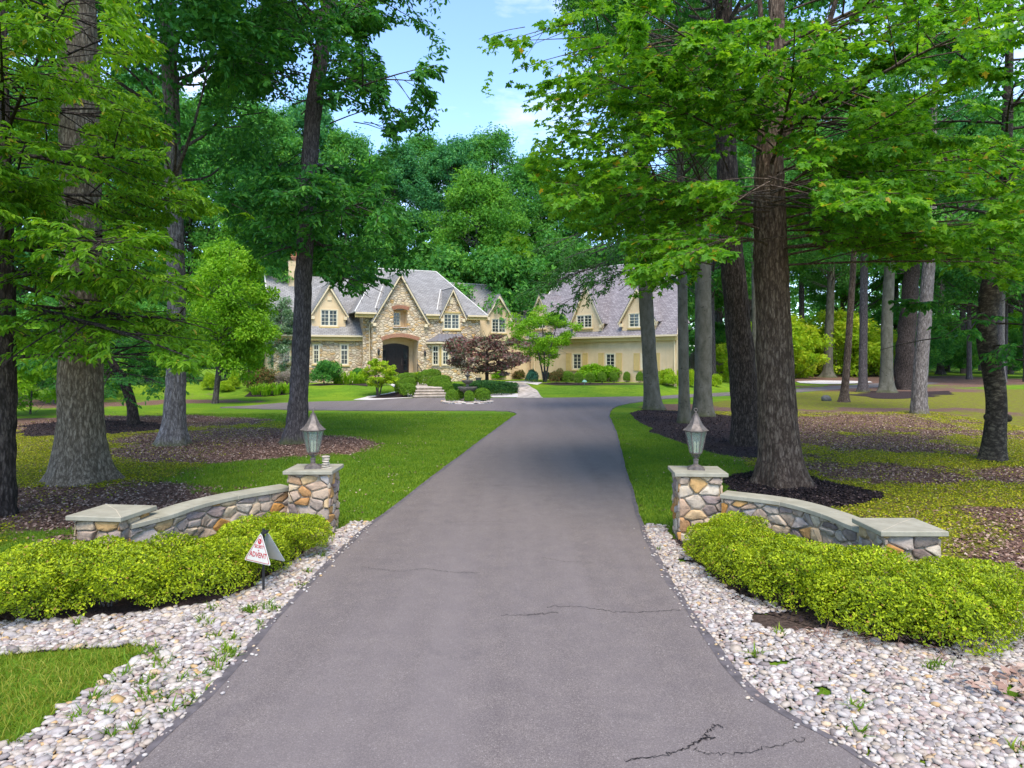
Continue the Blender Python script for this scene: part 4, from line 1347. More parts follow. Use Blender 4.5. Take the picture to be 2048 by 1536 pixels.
# porch recess: beige lining with the dark arched entrance
G = Geo(); pd = -1.55
A.wall(G, entry, [], pd, 0)
n = len(entry)
P0 = np.array([A.P(a, z, -0.3) for a, z in entry]); P1 = np.array([A.P(a, z, pd) for a, z in entry]); i = np.arange(n)
G.add(np.vstack([P0, P1]), np.stack([i, (i + 1) % n, n + (i + 1) % n, n + i], -1))
G.build('porch_lining', M['stucco'], house)
q0, q1 = A.px(766.5, 749, pd)[0], A.px(817, 749, pd)[0]
q0 = d0 + 0.18
zs2 = A.px(790, 693, pd)[1]; zt2 = A.px(790, 687, pd)[1]
G = Geo()
arch_d = [(q0, FZ), (q1, FZ)] + arc(q0, q1, zs2, zt2 - zs2)[::-1]
A.prism(G, arch_d, pd + 0.002, pd + 0.08)
door = G.build('entrance_door', M['door_wood'], house)
qw = q1 - q0
for a0, a1 in ((q0 + qw * 0.24, q0 + qw * 0.50), (q0 + qw * 0.515, q0 + qw * 0.76)):
    G = Geo(); A.box(G, a0 - 0.02, a1 + 0.02, FZ + 0.02, zs2, pd + 0.08, pd + 0.12)
    for z0_, z1_ in ((0.12, 0.9), (1.02, zs2 - FZ - 0.12)):
        A.box(G, a0 + 0.07, a1 - 0.07, FZ + z0_, FZ + z1_, pd + 0.12, pd + 0.145)
    G.build('door_leaf', M['door_wood'], door)
for a0, a1 in ((q0 + qw * 0.05, q0 + qw * 0.19), (q0 + qw * 0.81, q0 + qw * 0.95)):
    G = Geo()
    for k in range(4):
        A.box(G, a0, a1, FZ + 0.35 + k * 0.47, FZ + 0.35 + k * 0.47 + 0.42, pd + 0.08, pd + 0.088)
    G.build('sidelight', M['glass'], door)
G = Geo(); G.tube([A.P(q0 + qw * 0.74, FZ + 0.75, pd + 0.17), A.P(q0 + qw * 0.74, FZ + 1.35, pd + 0.17)], 0.018, 8); G.build('handle', M['bronze'], door)
# brick arches
def brick_arch(s0, s1, zs, rise, th, d=0.04):
    G_ = Geo()
    a_ = np.array(arc(s0 - 0.04, s1 + 0.04, zs, rise, 40)); m_ = (s0 + s1) / 2
    hw_ = (s1 - s0) / 2; r_ = (hw_ ** 2 + rise ** 2) / (2 * rise); c_ = np.array([m_, zs + rise - r_])
    o_ = c_ + (a_ - c_) * (1 + th / r_)
    for k_ in range(0, 39):
        f = 0.12
        p = [a_[k_] * (1 - f) + a_[k_ + 1] * f, a_[k_] * f + a_[k_ + 1] * (1 - f), o_[k_] * f + o_[k_ + 1] * (1 - f), o_[k_] * (1 - f) + o_[k_ + 1] * f]
        A.prism(G_, [tuple(x) for x in p], -0.02, d, 0)
    A.prism(G_, [tuple(x) for x in a_] + [tuple(x) for x in o_[::-1]], -0.02, d - 0.02, 1)
    G_.build('brick_arch', [M['brick'], M['joint']], house)


brick_arch(d0, d1, zsp + 0.01, ztp - zsp, 0.32)
brick_arch(o0[0], o0[1], oz + 0.01, o0[3] - oz, 0.30)
# niche lining, its window and ledge
G = Geo(); n = len(niche)
P0 = np.array([A.P(a, z, -0.3) for a, z in niche]); P1 = np.array([A.P(a, z, -0.9) for a, z in niche]); i = np.arange(n)
G.add(np.vstack([P0, P1]), np.stack([i, (i + 1) % n, n + (i + 1) % n, n + i], -1)); A.wall(G, niche, [], -0.9, 0)
G.build('niche_lining', M['stucco'], house)
window(house, A, o0[0] + 0.05, o0[0] + 0.85, o0[2] + 0.1, o0[3] - 0.2, -0.82, 1, 4, 0.07, False, 2, False)
G = Geo(); A.box(G, o0[0] - 0.08, o0[1] + 0.08, o0[2] - 0.08, o0[2] - .002, -0.2, 0.12); G.build('ledge', M['flag'], house)
window(house, A, *w1, -0.04, 2, 4, 0.10)
G = Geo(); c_ = A.px(902.5, 601); A.box(G, c_[0] - 0.15, c_[0] + 0.15, c_[1] - 0.28, c_[1] + 0.28, -0.02, 0.05); G.build('gable_plaque', M['trim'], house)
# wall lanterns, doorbell plate, downspout
for u_, v_ in ((756, 703), (848.5, 706)):
    s_, z_ = A.px(u_, v_); G = Geo(); A.box(G, s_ - 0.04, s_ + 0.04, z_ - 0.12, z_ + 0.18, 0.002, 0.04); G.tube([A.P(s_, z_ + 0.15, 0.03), A.P(s_, z_ + 0.30, 0.14), A.P(s_, z_ + 0.2, 0.24)], 0.018, 6)
    c = A.P(s_, 0, 0.24); G.lathe([(0.0, -0.32), (0.07, -0.30), (0.11, 0.05), (0.14, 0.06), (0.03, 0.2), (0.0, 0.22)], (c[0], c[1], z_), 6); G.build('wall_lantern', M['iron'], house)
G = Geo(); s_ = A.px(739, 700, -0.6)[0]; G.tube([A.P(s_ + .12, gbz + 0.1, 0.1), A.P(s_ + 0.05, gbz - 0.35, -0.58), A.P(s_, gbz - 0.7, -0.62), A.P(s_, 0.8, -0.62)], 0.055, 8)
G.build('downspout', M['trim'], house)

# ---- main roof (hipped), behind the front
hipR = eR[0] + 0.15; hipL = eL[0] - 0.1
fd = 0.45                                     # eave overhang
rd = -5.2
r0 = A.px(757, 540, rd); r1 = A.px(872, 541, rd)
RZ = (r0[1] + r1[1]) / 2
bd = 2 * rd - fd
eav = lambda s_, d_: A.P(s_, EZ, d_)
FLp, FRp, BRp, BLp = eav(hipL, fd), eav(hipR, fd), eav(hipR, bd), eav(hipL, bd)
RLp, RRp = A.P(r0[0], RZ, rd), A.P(r1[0], RZ, rd)
gA = gs - ghw * (apexz - EZ) / (apexz - gbz) - 0.02; gB = gs + ghw * (apexz - EZ) / (apexz - gbz) + 0.02
sl_ = lambda s_, d_: A.P(s_, EZ + (fd - d_) * (RZ - EZ) / (fd - rd), d_)
rslab([FLp, eav(gA, fd), sl_(gA, -0.04), sl_(gB, -0.04), eav(gB, fd), eav(wdb[0], fd), sl_(wdb[0], -0.04), sl_(wdb[1], -0.04), eav(wdb[1], fd), FRp, RRp, RLp]); rslab([FRp, BRp, RRp]); rslab([BRp, BLp, RLp, RRp]); rslab([BLp, FLp, RLp])
strip(FRp, RRp); strip(FLp, RLp); strip(RLp, RRp)


def gable_roof(fr, sc_, hw, ze, za, dfront, dback, over=0.25, rake=True, mats=None, wallG=None):
    """two roof planes over a gable whose wall is hw wide each side; returns nothing"""
    k = (za - ze) / hw
    el = hw + over
    ze2 = za - k * el
    for sg in (-1, 1):
        a0, a1 = fr.P(sc_, za + 0.06, dfront), fr.P(sc_, za + 0.06, dback)
        b0, b1 = fr.P(sc_ + sg * el, ze2 + 0.06, dfront), fr.P(sc_ + sg * el, ze2 + 0.06, dback)
        rslab([a0, b0, b1, a1], 0.08, 0)
    if rake:
        G_ = Geo(); th = 0.20
        for sg in (-1, 1):
            pl = [(sc_, za + 0.02), (sc_ + sg * el, ze2 + 0.02), (sc_ + sg * (el - 0.06), ze2 - th * 0.8), (sc_, za - th * 1.7)]
            fr.prism(G_, pl, dfront - 0.16 - 0.003 * (sg + 1), dfront - 0.012)
            # cornice return
            fr.box(G_, sc_ + sg * (el - 0.30) - 0.13, sc_ + sg * (el - 0.30) + 0.13, ze2 - 0.30, ze2 - 0.03, dfront - 0.32, dfront - 0.03)
        G_.build('rake_board', M['trim'], house)


k_g = (apexz - gbz) / ghw
gable_roof(A, gs, ghw, gbz, apexz, 0.38, -5.0, 0.10)
gable_roof(A, ws, (wdb[1] - wdb[0]) / 2, EZ - 0.1, wap[1], 0.30, -4.2, 0.10)
# valley flashings (light lines on the roof)
pitch = (RZ - EZ) / (fd - rd)
def on_main(u, v):
    """point of the main front roof slope seen at pixel (u, v)"""
    r = np.array([(u - CX) / F, 1.0, -(v - HV) / F]); c = np.array([0, 0, CH])
    # plane: z = EZ + (fd - d) * pitch ; d = (p - O).n
    den = r[2] + pitch * (r @ A.n); num = EZ + pitch * fd + pitch * (A.O @ A.n) - CH - pitch * (c @ A.n)
    return c + r * (num / den)


for a_, b_ in (((765, 574), (750, 618)), ((881, 580), (874, 621))):
    strip(on_main(*a_), on_main(*b_), 0.09, 0.04)
# eave boards and gutters, interrupted by the gables
for s0_, s1_ in ((hipL + 0.1, gs - ghw * (apexz - EZ) / (apexz - gbz) - 0.1), (gs + ghw * (apexz - EZ) / (apexz - gbz) + 0.15, wdb[0] - 0.12), (wdb[1] + 0.12, hipR - 0.05)):
    G = Geo(); A.box(G, s0_, s1_, EZ - 0.42, EZ - 0.12, 0.02, 0.36); G.build('eave_board', M['fascia'], house)
    G = Geo(); A.box(G, s0_ - 0.03, s1_ + 0.03, EZ - 0.14, EZ - 0.002, 0.30, 0.52); G.build('gutter', M['trim'], house)

# ---- bay window under a standing-seam roof
b0 = A.px(866, 700, 0.4)[0]; b1 = A.px(942, 700, 0.4)[0]; bz0 = A.px(900, 733, 0.8)[1]; bz1 = A.px(900, 687, 0.8)[1]
bp = 0.85; sl = 0.55
plan = [(b0, 0.01), (b0 + sl, bp), (b1 - sl, bp), (b1, 0.01)]
G = Geo(); G.slab([A.P(a, bz0, d) for a, d in plan], (0, 0, bz1 - bz0)); bay = G.build('bay_window', M['fascia'], house)
G = Geo(); G.slab([A.P(a, gz0, d) for a, d in plan], (0, 0, bz0 - gz0 - 0.08)); G.build('bay_base', M['house_stone'], house, uv=True)
G = Geo(); G.slab([A.P(a + (a - (b0 + b1) / 2) * 0.03, bz0 - 0.08, d * 1.08) for a, d in plan], (0, 0, 0.078)); G.build('ledge', M['flag'], bay)
wn = (b1 - b0 - 2 * sl) / 3
for k in range(3):
    s0_ = b0 + sl + wn * k
    w_ = window(house, A, s0_ + 0.04, s0_ + wn - 0.04, bz0 + 0.08, bz1 - 0.12, bp + 0.075, 1, 3, 0.10, False, 2, False, 0.5)
    w_.parent = bay; w_.location = (0, 0, 0)
for sd in (0, 1):     # angled lights
    pa, pb = (plan[0], plan[1]) if sd == 0 else (plan[2], plan[3])
    Pa, Pb = A.P(pa[0], 0, pa[1]), A.P(pb[0], 0, pb[1])
    fr = Frame(1024, 10, math.degrees(math.atan2(Pb[1] - Pa[1], Pb[0] - Pa[0]))); fr.O = np.array([Pa[0], Pa[1], 0])
    ln = float(np.linalg.norm(Pb - Pa))
    w_ = window(house, fr, 0.12, ln - 0.12, bz0 + 0.08, bz1 - 0.12, 0.075, 1, 3, 0.09, False, 2, False, 0.5); w_.parent = bay
e0 = A.px(859, 682, 1.0)[0]; e1 = A.px(947.5, 684, 1.0)[0]; t0, t1 = A.px(878, 669, 0)[0], A.px(922, 669, 0)[0]; tz = A.px(900, 668, 0)[1]; ez_ = bz1 + 0.18
rp = [A.P(e0, ez_, 0.02), A.P(e0 + sl + 0.1, ez_, 1.15), A.P(e1 - sl - 0.1, ez_, 1.15), A.P(e1, ez_, 0.02)]; tp = [A.P(t0, tz, 0.03), A.P(t1, tz, 0.03)]
G = Geo(); rslab([rp[1], rp[2], tp[1], tp[0]], 0.05, 0, G); rslab([rp[0], rp[1], tp[0]], 0.05, 0, G); rslab([rp[2], rp[3], tp[1]], 0.05, 0, G)
for k in range(1, 7):
    f = k / 7; G.tube([tuple(rp[1] * (1 - f) + rp[2] * f + (0, 0, 0.03)), tuple(tp[0] * (1 - f) + tp[1] * f + (0, 0, 0.03))], 0.022, 6)
for a_, b_ in ((rp[1], tp[0]), (rp[2], tp[1])):
    G.tube([tuple(a_ + (0, 0, .02)), tuple(b_ + (0, 0, .02))], 0.03, 6)
G.build('metal_roof', M['standing_seam'], bay)
G = Geo(); G.slab([tuple(p - (0, 0, 0.06)) for p in rp], (0, 0, -0.14)); G.build('cornice', M['trim'], bay)
for o_ in list(bay.children):
    pass

# ---- left wing
ld = -1.3
l0 = A.px(548, 700, ld)[0]; l1 = A.px(727, 700, ld)[0]
LZ = A.px(690, 670.5, ld + 0.4)[1]
lr = A.px(690, 556, ld - 4.6)[1]
G = Geo()
lw = [wpx(A, 679.5, 687, 698, 731, ld), wpx(A, 625, 687, 640, 729, ld), wpx(A, 566, 690, 582, 727, ld)]
A.wall(G, [(l0, gz0), (l1 + 0.3, gz0), (l1 + 0.3, LZ - 0.05), (l0, LZ - 0.05)], [[(a, z0), (b, z0), (b, z1), (a, z1)] for a, b, z0, z1 in lw], ld, 0.2)
lm = ld - 4.6
G.build('stone_wall', M['house_stone'], house, uv=True)
G = Geo(); G.add([A.P(l0, gz0, ld), A.P(l0, gz0, 2 * lm - ld), A.P(l0, LZ, 2 * lm - ld), A.P(l0, lr, lm), A.P(l0, LZ, ld)], [(0, 1, 2, 3, 4)]); G.build('gable_wall', M['stucco'], house)
for w_ in lw:
    window(house, A, *w_, ld - 0.03, 1, 3, 0.09, True, 2, True, 0.45)
rslab([A.P(l0 - 0.3, LZ, ld + 0.45), A.P(l1 + 0.1, LZ, ld + 0.45), A.P(l1 + 0.1 + 1.5, lr, lm), A.P(l0 - 0.3, lr, lm)])
rslab([A.P(l0 - 0.3, lr, lm), A.P(l1 + 1.5, lr, lm), A.P(l1 + 1.5, LZ, 2 * lm - ld), A.P(l0 - 0.3, LZ, 2 * lm - ld)])
strip(A.P(l0 - 0.3, LZ, ld + 0.45), A.P(l0 - 0.3, lr, lm), 0.12)
G = Geo(); A.box(G, l0 - 0.2, l1 + 0.1, LZ - 0.45, LZ - 0.12, ld + 0.02, ld + 0.36); G.build('eave_board', M['fascia'], house)
G = Geo(); A.box(G, l0 - 0.3, l1 + 0.12, LZ - 0.14, LZ - .002, ld + 0.32, ld + 0.54); G.build('gutter', M['trim'], house)


def dormer(fr, uL, uR, vbase, vapex, uapex, veave, win, d, dback, over=0.22, wname='dormer', lites=2, rows=4):
    s0, zb = fr.px(uL, vbase, d); s1 = fr.px(uR, vbase, d)[0]
    zb -= 0.25
    sa, za = fr.px(uapex, vapex, d + 0.2)
    sa = (s0 + s1) / 2
    ze = fr.px((uL + uR) / 2, veave, d)[1]
    G = Geo()
    w_ = wpx(fr, *win, d)
    hw = (s1 - s0) / 2
    fr.wall(G, [(s0, zb), (s1, zb), (s1, ze), (sa, za), (s0, ze)], [[(w_[0], w_[2]), (w_[1], w_[2]), (w_[1], w_[3]), (w_[0], w_[3])]], d, 0.12)
    for s_ in (s0, s1):
        G.add([fr.P(s_, zb, d), fr.P(s_, zb, dback), fr.P(s_, ze, dback), fr.P(s_, ze, d)], [(0, 1, 2, 3)])
    dm = G.build(wname, M['stucco'], house)
    window(house, fr, *w_, d + 0.0, lites, rows, 0.09, False)
    gable_roof(fr, sa, hw, ze, za, d + 0.26, dback, over)
    return s0, s1, ze, za


dormer(A, 624, 691, 655.5, 567, 655, 622, (639.5, 617.5, 676.5, 654), ld - 0.25, lm, 0.25)
q = A.px(659, 597, ld - 0.25); G = Geo(); A.box(G, q[0] - 0.18, q[0] + 0.18, q[1] - 0.16, q[1] + 0.16, ld - 0.27, ld - 0.19); G.build('gable_plaque', M['trim'], house)

# chimney with brick corbel and clay pots
cd_ = lm + 1.0
c0, c1 = A.px(577, 560, cd_)[0], A.px(597, 560, cd_)[0]; cz = A.px(587, 521, cd_)[1]
G = Geo(); A.box(G, c0, c1 + 0.25, 0.3, cz, cd_ - 1.2, cd_); ch = G.build('chimney', M['stucco'], house)
G = Geo()
for k in range(3):
    e = 0.05 + 0.05 * k; A.box(G, c0 - e, c1 + 0.25 + e, cz + 0.002 + 0.12 * k, cz + 0.12 * (k + 1), cd_ - 1.2 - e, cd_ + e)
G.build('brick_corbel', M['brick'], ch)
for k in range(2):
    c = A.P(c0 + 0.32 + 0.5 * k, cz + 0.36, cd_ - 0.6); G = Geo(); G.lathe([(0.15, 0), (0.17, 0.05), (0.13, 0.15), (0.12, 0.45), (0.16, 0.48), (0.16, 0.54), (0.10, 0.54), (0.09, 0.3)], c, 14); G.build('chimney_pot', M['terracotta'], ch)

# ---- right stucco wing (set back) and the low link to the garage
wd_ = -1.6
s0, zb = A.px(970, 760, wd_); s1 = A.px(1026, 760, wd_)[0]
s0 = sR - 0.1
za = A.px(997, 589, wd_ + 0.2)[1]; sa = A.px(997, 589, wd_)[0]; ze = A.px(975, 630, wd_)[1]; hw = max(sa - A.px(972, 630, wd_)[0], 1.0)
G = Geo(); wv = wpx(A, 982, 636, 1012.5, 667, wd_)
A.wall(G, [(s0, gz0), (sa + hw, gz0), (sa + hw, ze), (sa, za), (sa - hw, ze), (s0, ze)], [[(wv[0], wv[2]), (wv[1], wv[2]), (wv[1], wv[3]), (wv[0], wv[3])]], wd_, 0.15)
G.add([A.P(sa + hw, gz0, wd_), A.P(sa + hw, gz0, -9), A.P(sa + hw, ze, -9), A.P(sa + hw, ze, wd_)], [(0, 1, 2, 3)])
G.build('stucco_wall', M['stucco'], house)
window(house, A, *wv, wd_, 2, 4, 0.09, False)
gable_roof(A, sa, hw, ze, za, wd_ + 0.3, -6.5, 0.12)
# rear roof block seen above that wing
z2 = A.px(940, 568, -6.5)[1]; x0 = A.px(880, 568, -6.5)[0]; x1 = A.px(977, 568, -6.5)[0]; x2 = sa + hw + 0.4
rslab([A.P(x0, EZ - 0.35, -2.1), A.P(x2, EZ - 0.35, -2.1), A.P(x1, z2, -6.5), A.P(x0, z2, -6.5)]); rslab([A.P(x2, EZ - 0.35, -2.1), A.P(x2, EZ - 0.35, -12), A.P(x1, z2, -6.5)]); rslab([A.P(x0, z2, -6.5), A.P(x1, z2, -6.5), A.P(x2, EZ - .6, -12), A.P(x0, EZ - .6, -12)])
strip(A.P(x2, EZ - 0.35, -2.1), A.P(x1, z2, -6.5), 0.08); strip(A.P(x0, z2, -6.5), A.P(x1, z2, -6.5), 0.08)

# ---- garage wing
g1 = 0.0; g0 = GR.px(1062, 700)[0]
GZ = GR.px(1250, 671.5, 0.4)[1]
gm = -4.6
gzr = GR.px(1330, 519.5, gm)[1]
SK = 0.60
ge = lambda d_: g1 + SK * d_
G = Geo()
gws = [wpx(GR, u0, 705.5, u1, 740.5, 0) for u0, u1 in ((1144.5, 1164), (1210, 1231), (1281, 1306))]
GR.wall(G, [(g0, 0.0), (g1, 0.0), (g1, GZ - 0.05), (g0, GZ - 0.05)], [[(a, z0), (b, z0), (b, z1), (a, z1)] for a, b, z0, z1 in gws], 0.0, 0.15)
for f_ in (lambda d_: g0, ge):
    G.add([GR.P(f_(0), 0.0, 0), GR.P(f_(2 * gm), 0.0, 2 * gm), GR.P(f_(2 * gm), GZ - .05, 2 * gm), GR.P(f_(gm), gzr - .05, gm), GR.P(f_(0), GZ - .05, 0)], [(0, 1, 2, 3, 4)])
G.build('garage_wall', M['stucco'], house)
zz0 = np.mean([w_[2] for w_ in gws]); zz1 = np.mean([w_[3] for w_ in gws])
sw_ = np.mean([w_[1] - w_[0] for w_ in gws])
for w_ in gws:
    c = (w_[0] + w_[1]) / 2
    window(house, GR, w_[0], w_[1], w_[2], w_[3], -0.02, 1, 4, 0.11, False)
    for sg in (-1, 1):
        G = Geo(); a = c + sg * (sw_ / 2 + 0.10 + 0.30); zb, zt = w_[2] - 0.05, w_[3] - 0.02
        for a0, a1, p0, p1, dd in ((a - 0.28, a - 0.20, zb, zt, 0.07), (a + 0.20, a + 0.28, zb, zt, 0.07), (a - 0.20, a + 0.20, zb, zb + 0.10, 0.068), (a - 0.20, a + 0.20, zt - 0.10, zt, 0.068), (a - 0.20, a + 0.20, zb + (zt - zb) * 0.5, zb + (zt - zb) * 0.5 + 0.09, 0.068), (a - 0.20, a + 0.20, zb + 0.1, zt - 0.1, 0.05)):
            GR.box(G, a0, a1, p0, p1, 0.012, dd)
        G.build('shutter', M['shutter'], house)
roofG2 = Geo(); ov = 0.35
ke = (gzr - GZ) / (0.45 - gm)
hipz = GZ + (gzr - GZ) * 0.62
hl = GR.px(1122, 542, gm)[0]
d_h = 0.45 - (hipz - GZ) / ke
rslab([GR.P(g0 - ov, GZ, 0.45), GR.P(g1 + ov, GZ, 0.45), GR.P(ge(gm) + ov, gzr, gm), GR.P(hl, gzr, gm), GR.P(g0 - ov, hipz, d_h)], 0.10, 0, roofG2)
rslab([GR.P(g0 - ov, GZ, 2 * gm - 0.45), GR.P(ge(2 * gm) + ov, GZ, 2 * gm - 0.45), GR.P(ge(gm) + ov, gzr, gm), GR.P(hl, gzr, gm), GR.P(g0 - ov, hipz, 2 * gm - d_h)], 0.10, 0, roofG2)
rslab([GR.P(g0 - ov, hipz, d_h), GR.P(hl, gzr, gm), GR.P(g0 - ov, hipz, 2 * gm - d_h)], 0.10, 0, roofG2)
strip(GR.P(hl, gzr, gm), GR.P(ge(gm) + ov, gzr, gm), 0.1); strip(GR.P(hl, gzr, gm), GR.P(g0 - ov, hipz, d_h), 0.1)
G = Geo(); GR.box(G, g0, g1 + 0.1, GZ - 0.46, GZ - 0.12, 0.012, 0.34); G.build('eave_board', M['fascia'], house)
G = Geo(); GR.box(G, g0 - 0.2, g1 + 0.3, GZ - 0.14, GZ - .002, 0.30, 0.54); G.build('gutter', M['trim'], house)
G = Geo(); e_ = 0.14
for dz_ in (0,):
    pts = [GR.P(g1 + ov + 0.005, GZ - 0.02, 0.45), GR.P(ge(gm) + ov + 0.005, gzr - 0.02, gm), GR.P(ge(gm) + ov + 0.005, gzr - 0.28, gm), GR.P(g1 + ov + 0.005, GZ - 0.28, 0.40)]
    G.slab(pts, GR.t * 0.04)
G.build('rake_board', M['trim'], house)
G = Geo(); G.tube([GR.P(g1 - 0.12, GZ - 0.2, 0.3), GR.P(g1 - 0.12, GZ - 0.7, 0.08), GR.P(g1 - 0.12, 0.3, 0.08)], 0.05, 8); G.build('downspout', M['trim'], house); G = Geo(); G.tube([GR.P(g0 + 0.5, GZ - 0.2, 0.3), GR.P(g0 + 0.5, GZ - 0.7, 0.08), GR.P(g0 + 0.5, 0.3, 0.08)], 0.05, 8); G.build('downspout', M['trim'], house)
saveR, roofG_main = None, roofG
roofG = roofG2
dormer(GR, 1146, 1204, 659, 566, 1174, 637, (1152.5, 630, 1185, 656.5), 0.12, gm, 0.3)
dormer(GR, 1244, 1311, 657, 573.5, 1278, 634.5, (1257, 626, 1300, 655), 0.12, gm, 0.3)
dormer(GR, 1060, 1104, 661, 588, 1080, 640, (1066, 634, 1092, 658), 0.12, gm, 0.3)
roofG2.build('roof', M['shingle_garage'], house, uv=True, label='darker purple grey garage roof')
roofG = roofG_main
# link
ka = A.P(sa + hw, 0, -2.4); kb = GR.P(g0, 0, -2.0)
mid = (ka + kb) / 2; lz = at(1030, 640, mid[1])[2]; lrz = at(1030, 607, mid[1] + 3)[2]
bk = np.array([0.0, 6.0, 0.0])
G = Geo(); G.add([tuple(ka + (0, 0, 0.2)), tuple(kb + (0, 0, 0.2)), tuple(kb + (0, 0, lz)), tuple(ka + (0, 0, lz))], [(0, 1, 2, 3)]); G.build('link_wall', M['stucco'], house)
rslab([tuple(ka + (-0.5, -0.4, lz)), tuple(kb + (0.5, -0.4, lz)), tuple(kb + bk * 0.5 + (0.5, 0, lrz)), tuple(ka + bk * 0.5 + (-0.5, 0, lrz))])
roofG.build('roof', M['shingle'], house, uv=True)
flashG.build('ridge_flashing', M['flashing'], house)
print('HOUSE', 'EZ', EZ, 'RZ', RZ, 'apex', apexz, 'gbz', gbz, 'LZ', LZ, lr, 'GZ', GZ, gzr, 's', sL, sR, 'g0', g0, 'door', d0, d1, FZ, zsp, ztp)

# ---- steps, walks, drive-side details
o1 = gp(836, 797); o2 = gp(883, 797)
SF = Frame(1024, 10, 12); SF.O = np.array([o1[0], o1[1] - 0.02, 0])
wS = 1.75
st = tag(empty('stone_steps', (o1[0] + 0.8, o1[1], 0)), 'four broad stone steps rising from the drive between clipped hedges', 'steps')
for k in range(4):
    e = (3 - k) * 0.10
    G = Geo(); SF.box(G, -e + 0.02, wS + e - 0.02, 0.17 * k - 0.1, 0.17 * (k + 1) - 0.055, -3.0, -0.42 * k); G.build('riser', M['riser'], st)
    G = Geo(); SF.box(G, -e, wS + e, 0.17 * (k + 1) - 0.055, 0.17 * (k + 1), -0.42 * k - 0.46 - (2 if k == 3 else 0), -0.42 * k + 0.04); G.build('tread', M['flag'], st)
dc = A.P((d0 + d1) / 2, 0, 0.0)
pw = Geo()
a_ = SF.P(wS / 2, 0.68, -3.2); b_ = np.array([dc[0] + A.n[0] * 2.6, dc[1] + A.n[1] * 2.6, 0.72])
for k in range(12):
    p = a_ + (b_ - a_) * k / 12; q = a_ + (b_ - a_) * (k + 1) / 12; w_ = np.array([0.8, 0.15, 0])
    pw.slab([tuple(p - w_), tuple(p + w_), tuple(q + w_ - (0, 0.01, 0)), tuple(q - w_ - (0, 0.01, 0))], (0, 0, -0.25))
o = pw.build('entry_walk', M['flag']); o['kind'] = 'structure'
ps = tag(empty('porch_steps', tuple(A.P((d0 + d1) / 2, 0.7, 1.0))), 'stone porch steps right in front of the arched entrance', 'steps')
for k in range(4):
    G = Geo(); A.box(G, d0 + 0.25, d1 - 0.1, 0.5, 0.70 + 0.15 * (k + 1), -1.5 if k == 3 else 0.0, 1.35 - 0.33 * k - (0.34 if k == 3 else 0)); G.build('tread', M['flag'], ps)
hr = tag(empty('iron_handrail', tuple(A.P(d1 - 0.25, 0.75, 1.2))), 'black iron handrail beside the porch steps', 'handrail')
G = Geo()
pa, pb = A.P(d1 - 0.1, 1.62, 1.5), A.P(d1 - 0.1, 2.2, 0.25)
G.tube([pa - (0, 0, 0.95), pa], 0.03, 8); G.tube([pb - (0, 0, 0.95), pb], 0.03, 8)
G.build('post', M['iron'], hr)
G = Geo(); G.tube([pa, pb], 0.03, 8); G.tube([pa - (0, 0, 0.75), pb - (0, 0, 0.75)], 0.018, 8); G.build('rail', M['iron'], hr)
G = Geo()
for k in range(1, 6):
    p = pa + (pb - pa) * k / 6; G.tube([p - (0, 0, 0.75), p], 0.012, 6)
G.build('baluster', M['iron'], hr)

# paved path to the link between house and garage
path = Geo()
cl = spline([gph(1043, 796)[:2], gph(1058, 785)[:2], gph(1050, 772)[:2], gph(1030, 764)[:2]], 26)
wd = np.linspace(0.95, 0.8, 26)
T = nrm(np.gradient(cl, axis=0)); Nn = np.stack([-T[:, 1], T[:, 0]], 1)
lft = [gph(u, v) for u, v in [(1034, 796), (1036, 786), (1026, 775), (1010, 766)]]; rgt = [gph(u, v) for u, v in [(1086, 796), (1075, 783), (1058, 771), (1042, 763.5)]]
Lf, Rt = spline(lft, 26), spline(rgt, 26)
for k in range(25):
    z = 0.035 + 0.003 * (k % 2)
    q = [Lf[k], Rt[k], Rt[k + 1] * 0.96 + Rt[k] * 0.04, Lf[k + 1] * 0.96 + Lf[k] * 0.04]
    path.slab([(p[0], p[1], float(gz(np.array([p[0]]), np.array([p[1]]))[0]) + z) for p in q], (0, 0, -0.05), 0, random.Random(k).random())
o = path.build('paved_path', M['flag']); o['kind'] = 'structure'


def strip_bed(name, pts, m, k='structure', z=0.02):
    return sheet(name, [tuple(p[:2]) for p in pts], z, m)


strip_bed('gravel_border', [gph(u, v) for u, v in [(706, 800), (735, 793), (775, 787), (800, 781), (786, 774), (770, 768), (790, 768), (812, 776), (836, 795), (800, 797), (750, 800)]], M['gravel'])
strip_bed('mulch_bed', [gph(u, v) for u, v in [(735, 797), (760, 791), (795, 785), (800, 776), (815, 786), (815, 795), (770, 797)]], M['mulch'], z=0.035)
strip_bed('gravel_border', [gph(u, v) for u, v in [(985, 795), (1040, 795), (1062, 792), (1050, 787.5), (1000, 787), (975, 790)]], M['gravel'])
strip_bed('mulch_bed', [gph(u, v) for u, v in [(612, 771), (640, 767), (740, 766), (742, 770), (735, 773), (690, 770), (640, 772)]], M['mulch'])
strip_bed('mulch_bed', [gph(u, v) for u, v in [(488, 794), (500, 784), (530, 776), (590, 776), (595, 784), (570, 790), (520, 794)]], M['mulch'])
strip_bed('mulch_bed', [gph(u, v) for u, v in [(1075, 768), (1110, 765), (1200, 766), (1300, 768), (1305, 771), (1200, 771), (1110, 771)]], M['mulch'])
strip_bed('gravel_border', [gph(u, v) for u, v in [(1005, 768), (1010, 763), (1050, 762), (1085, 765), (1075, 770), (1055, 767), (1030, 766)]], M['gravel'], z=0.012)
strip_bed('gravel_bed', [gp(u, v) for u, v in [(1592, 764), (1640, 762.5), (1740, 764), (1745, 766), (1690, 768.5), (1640, 769), (1600, 767)]], M['gravel'], z=0.05)
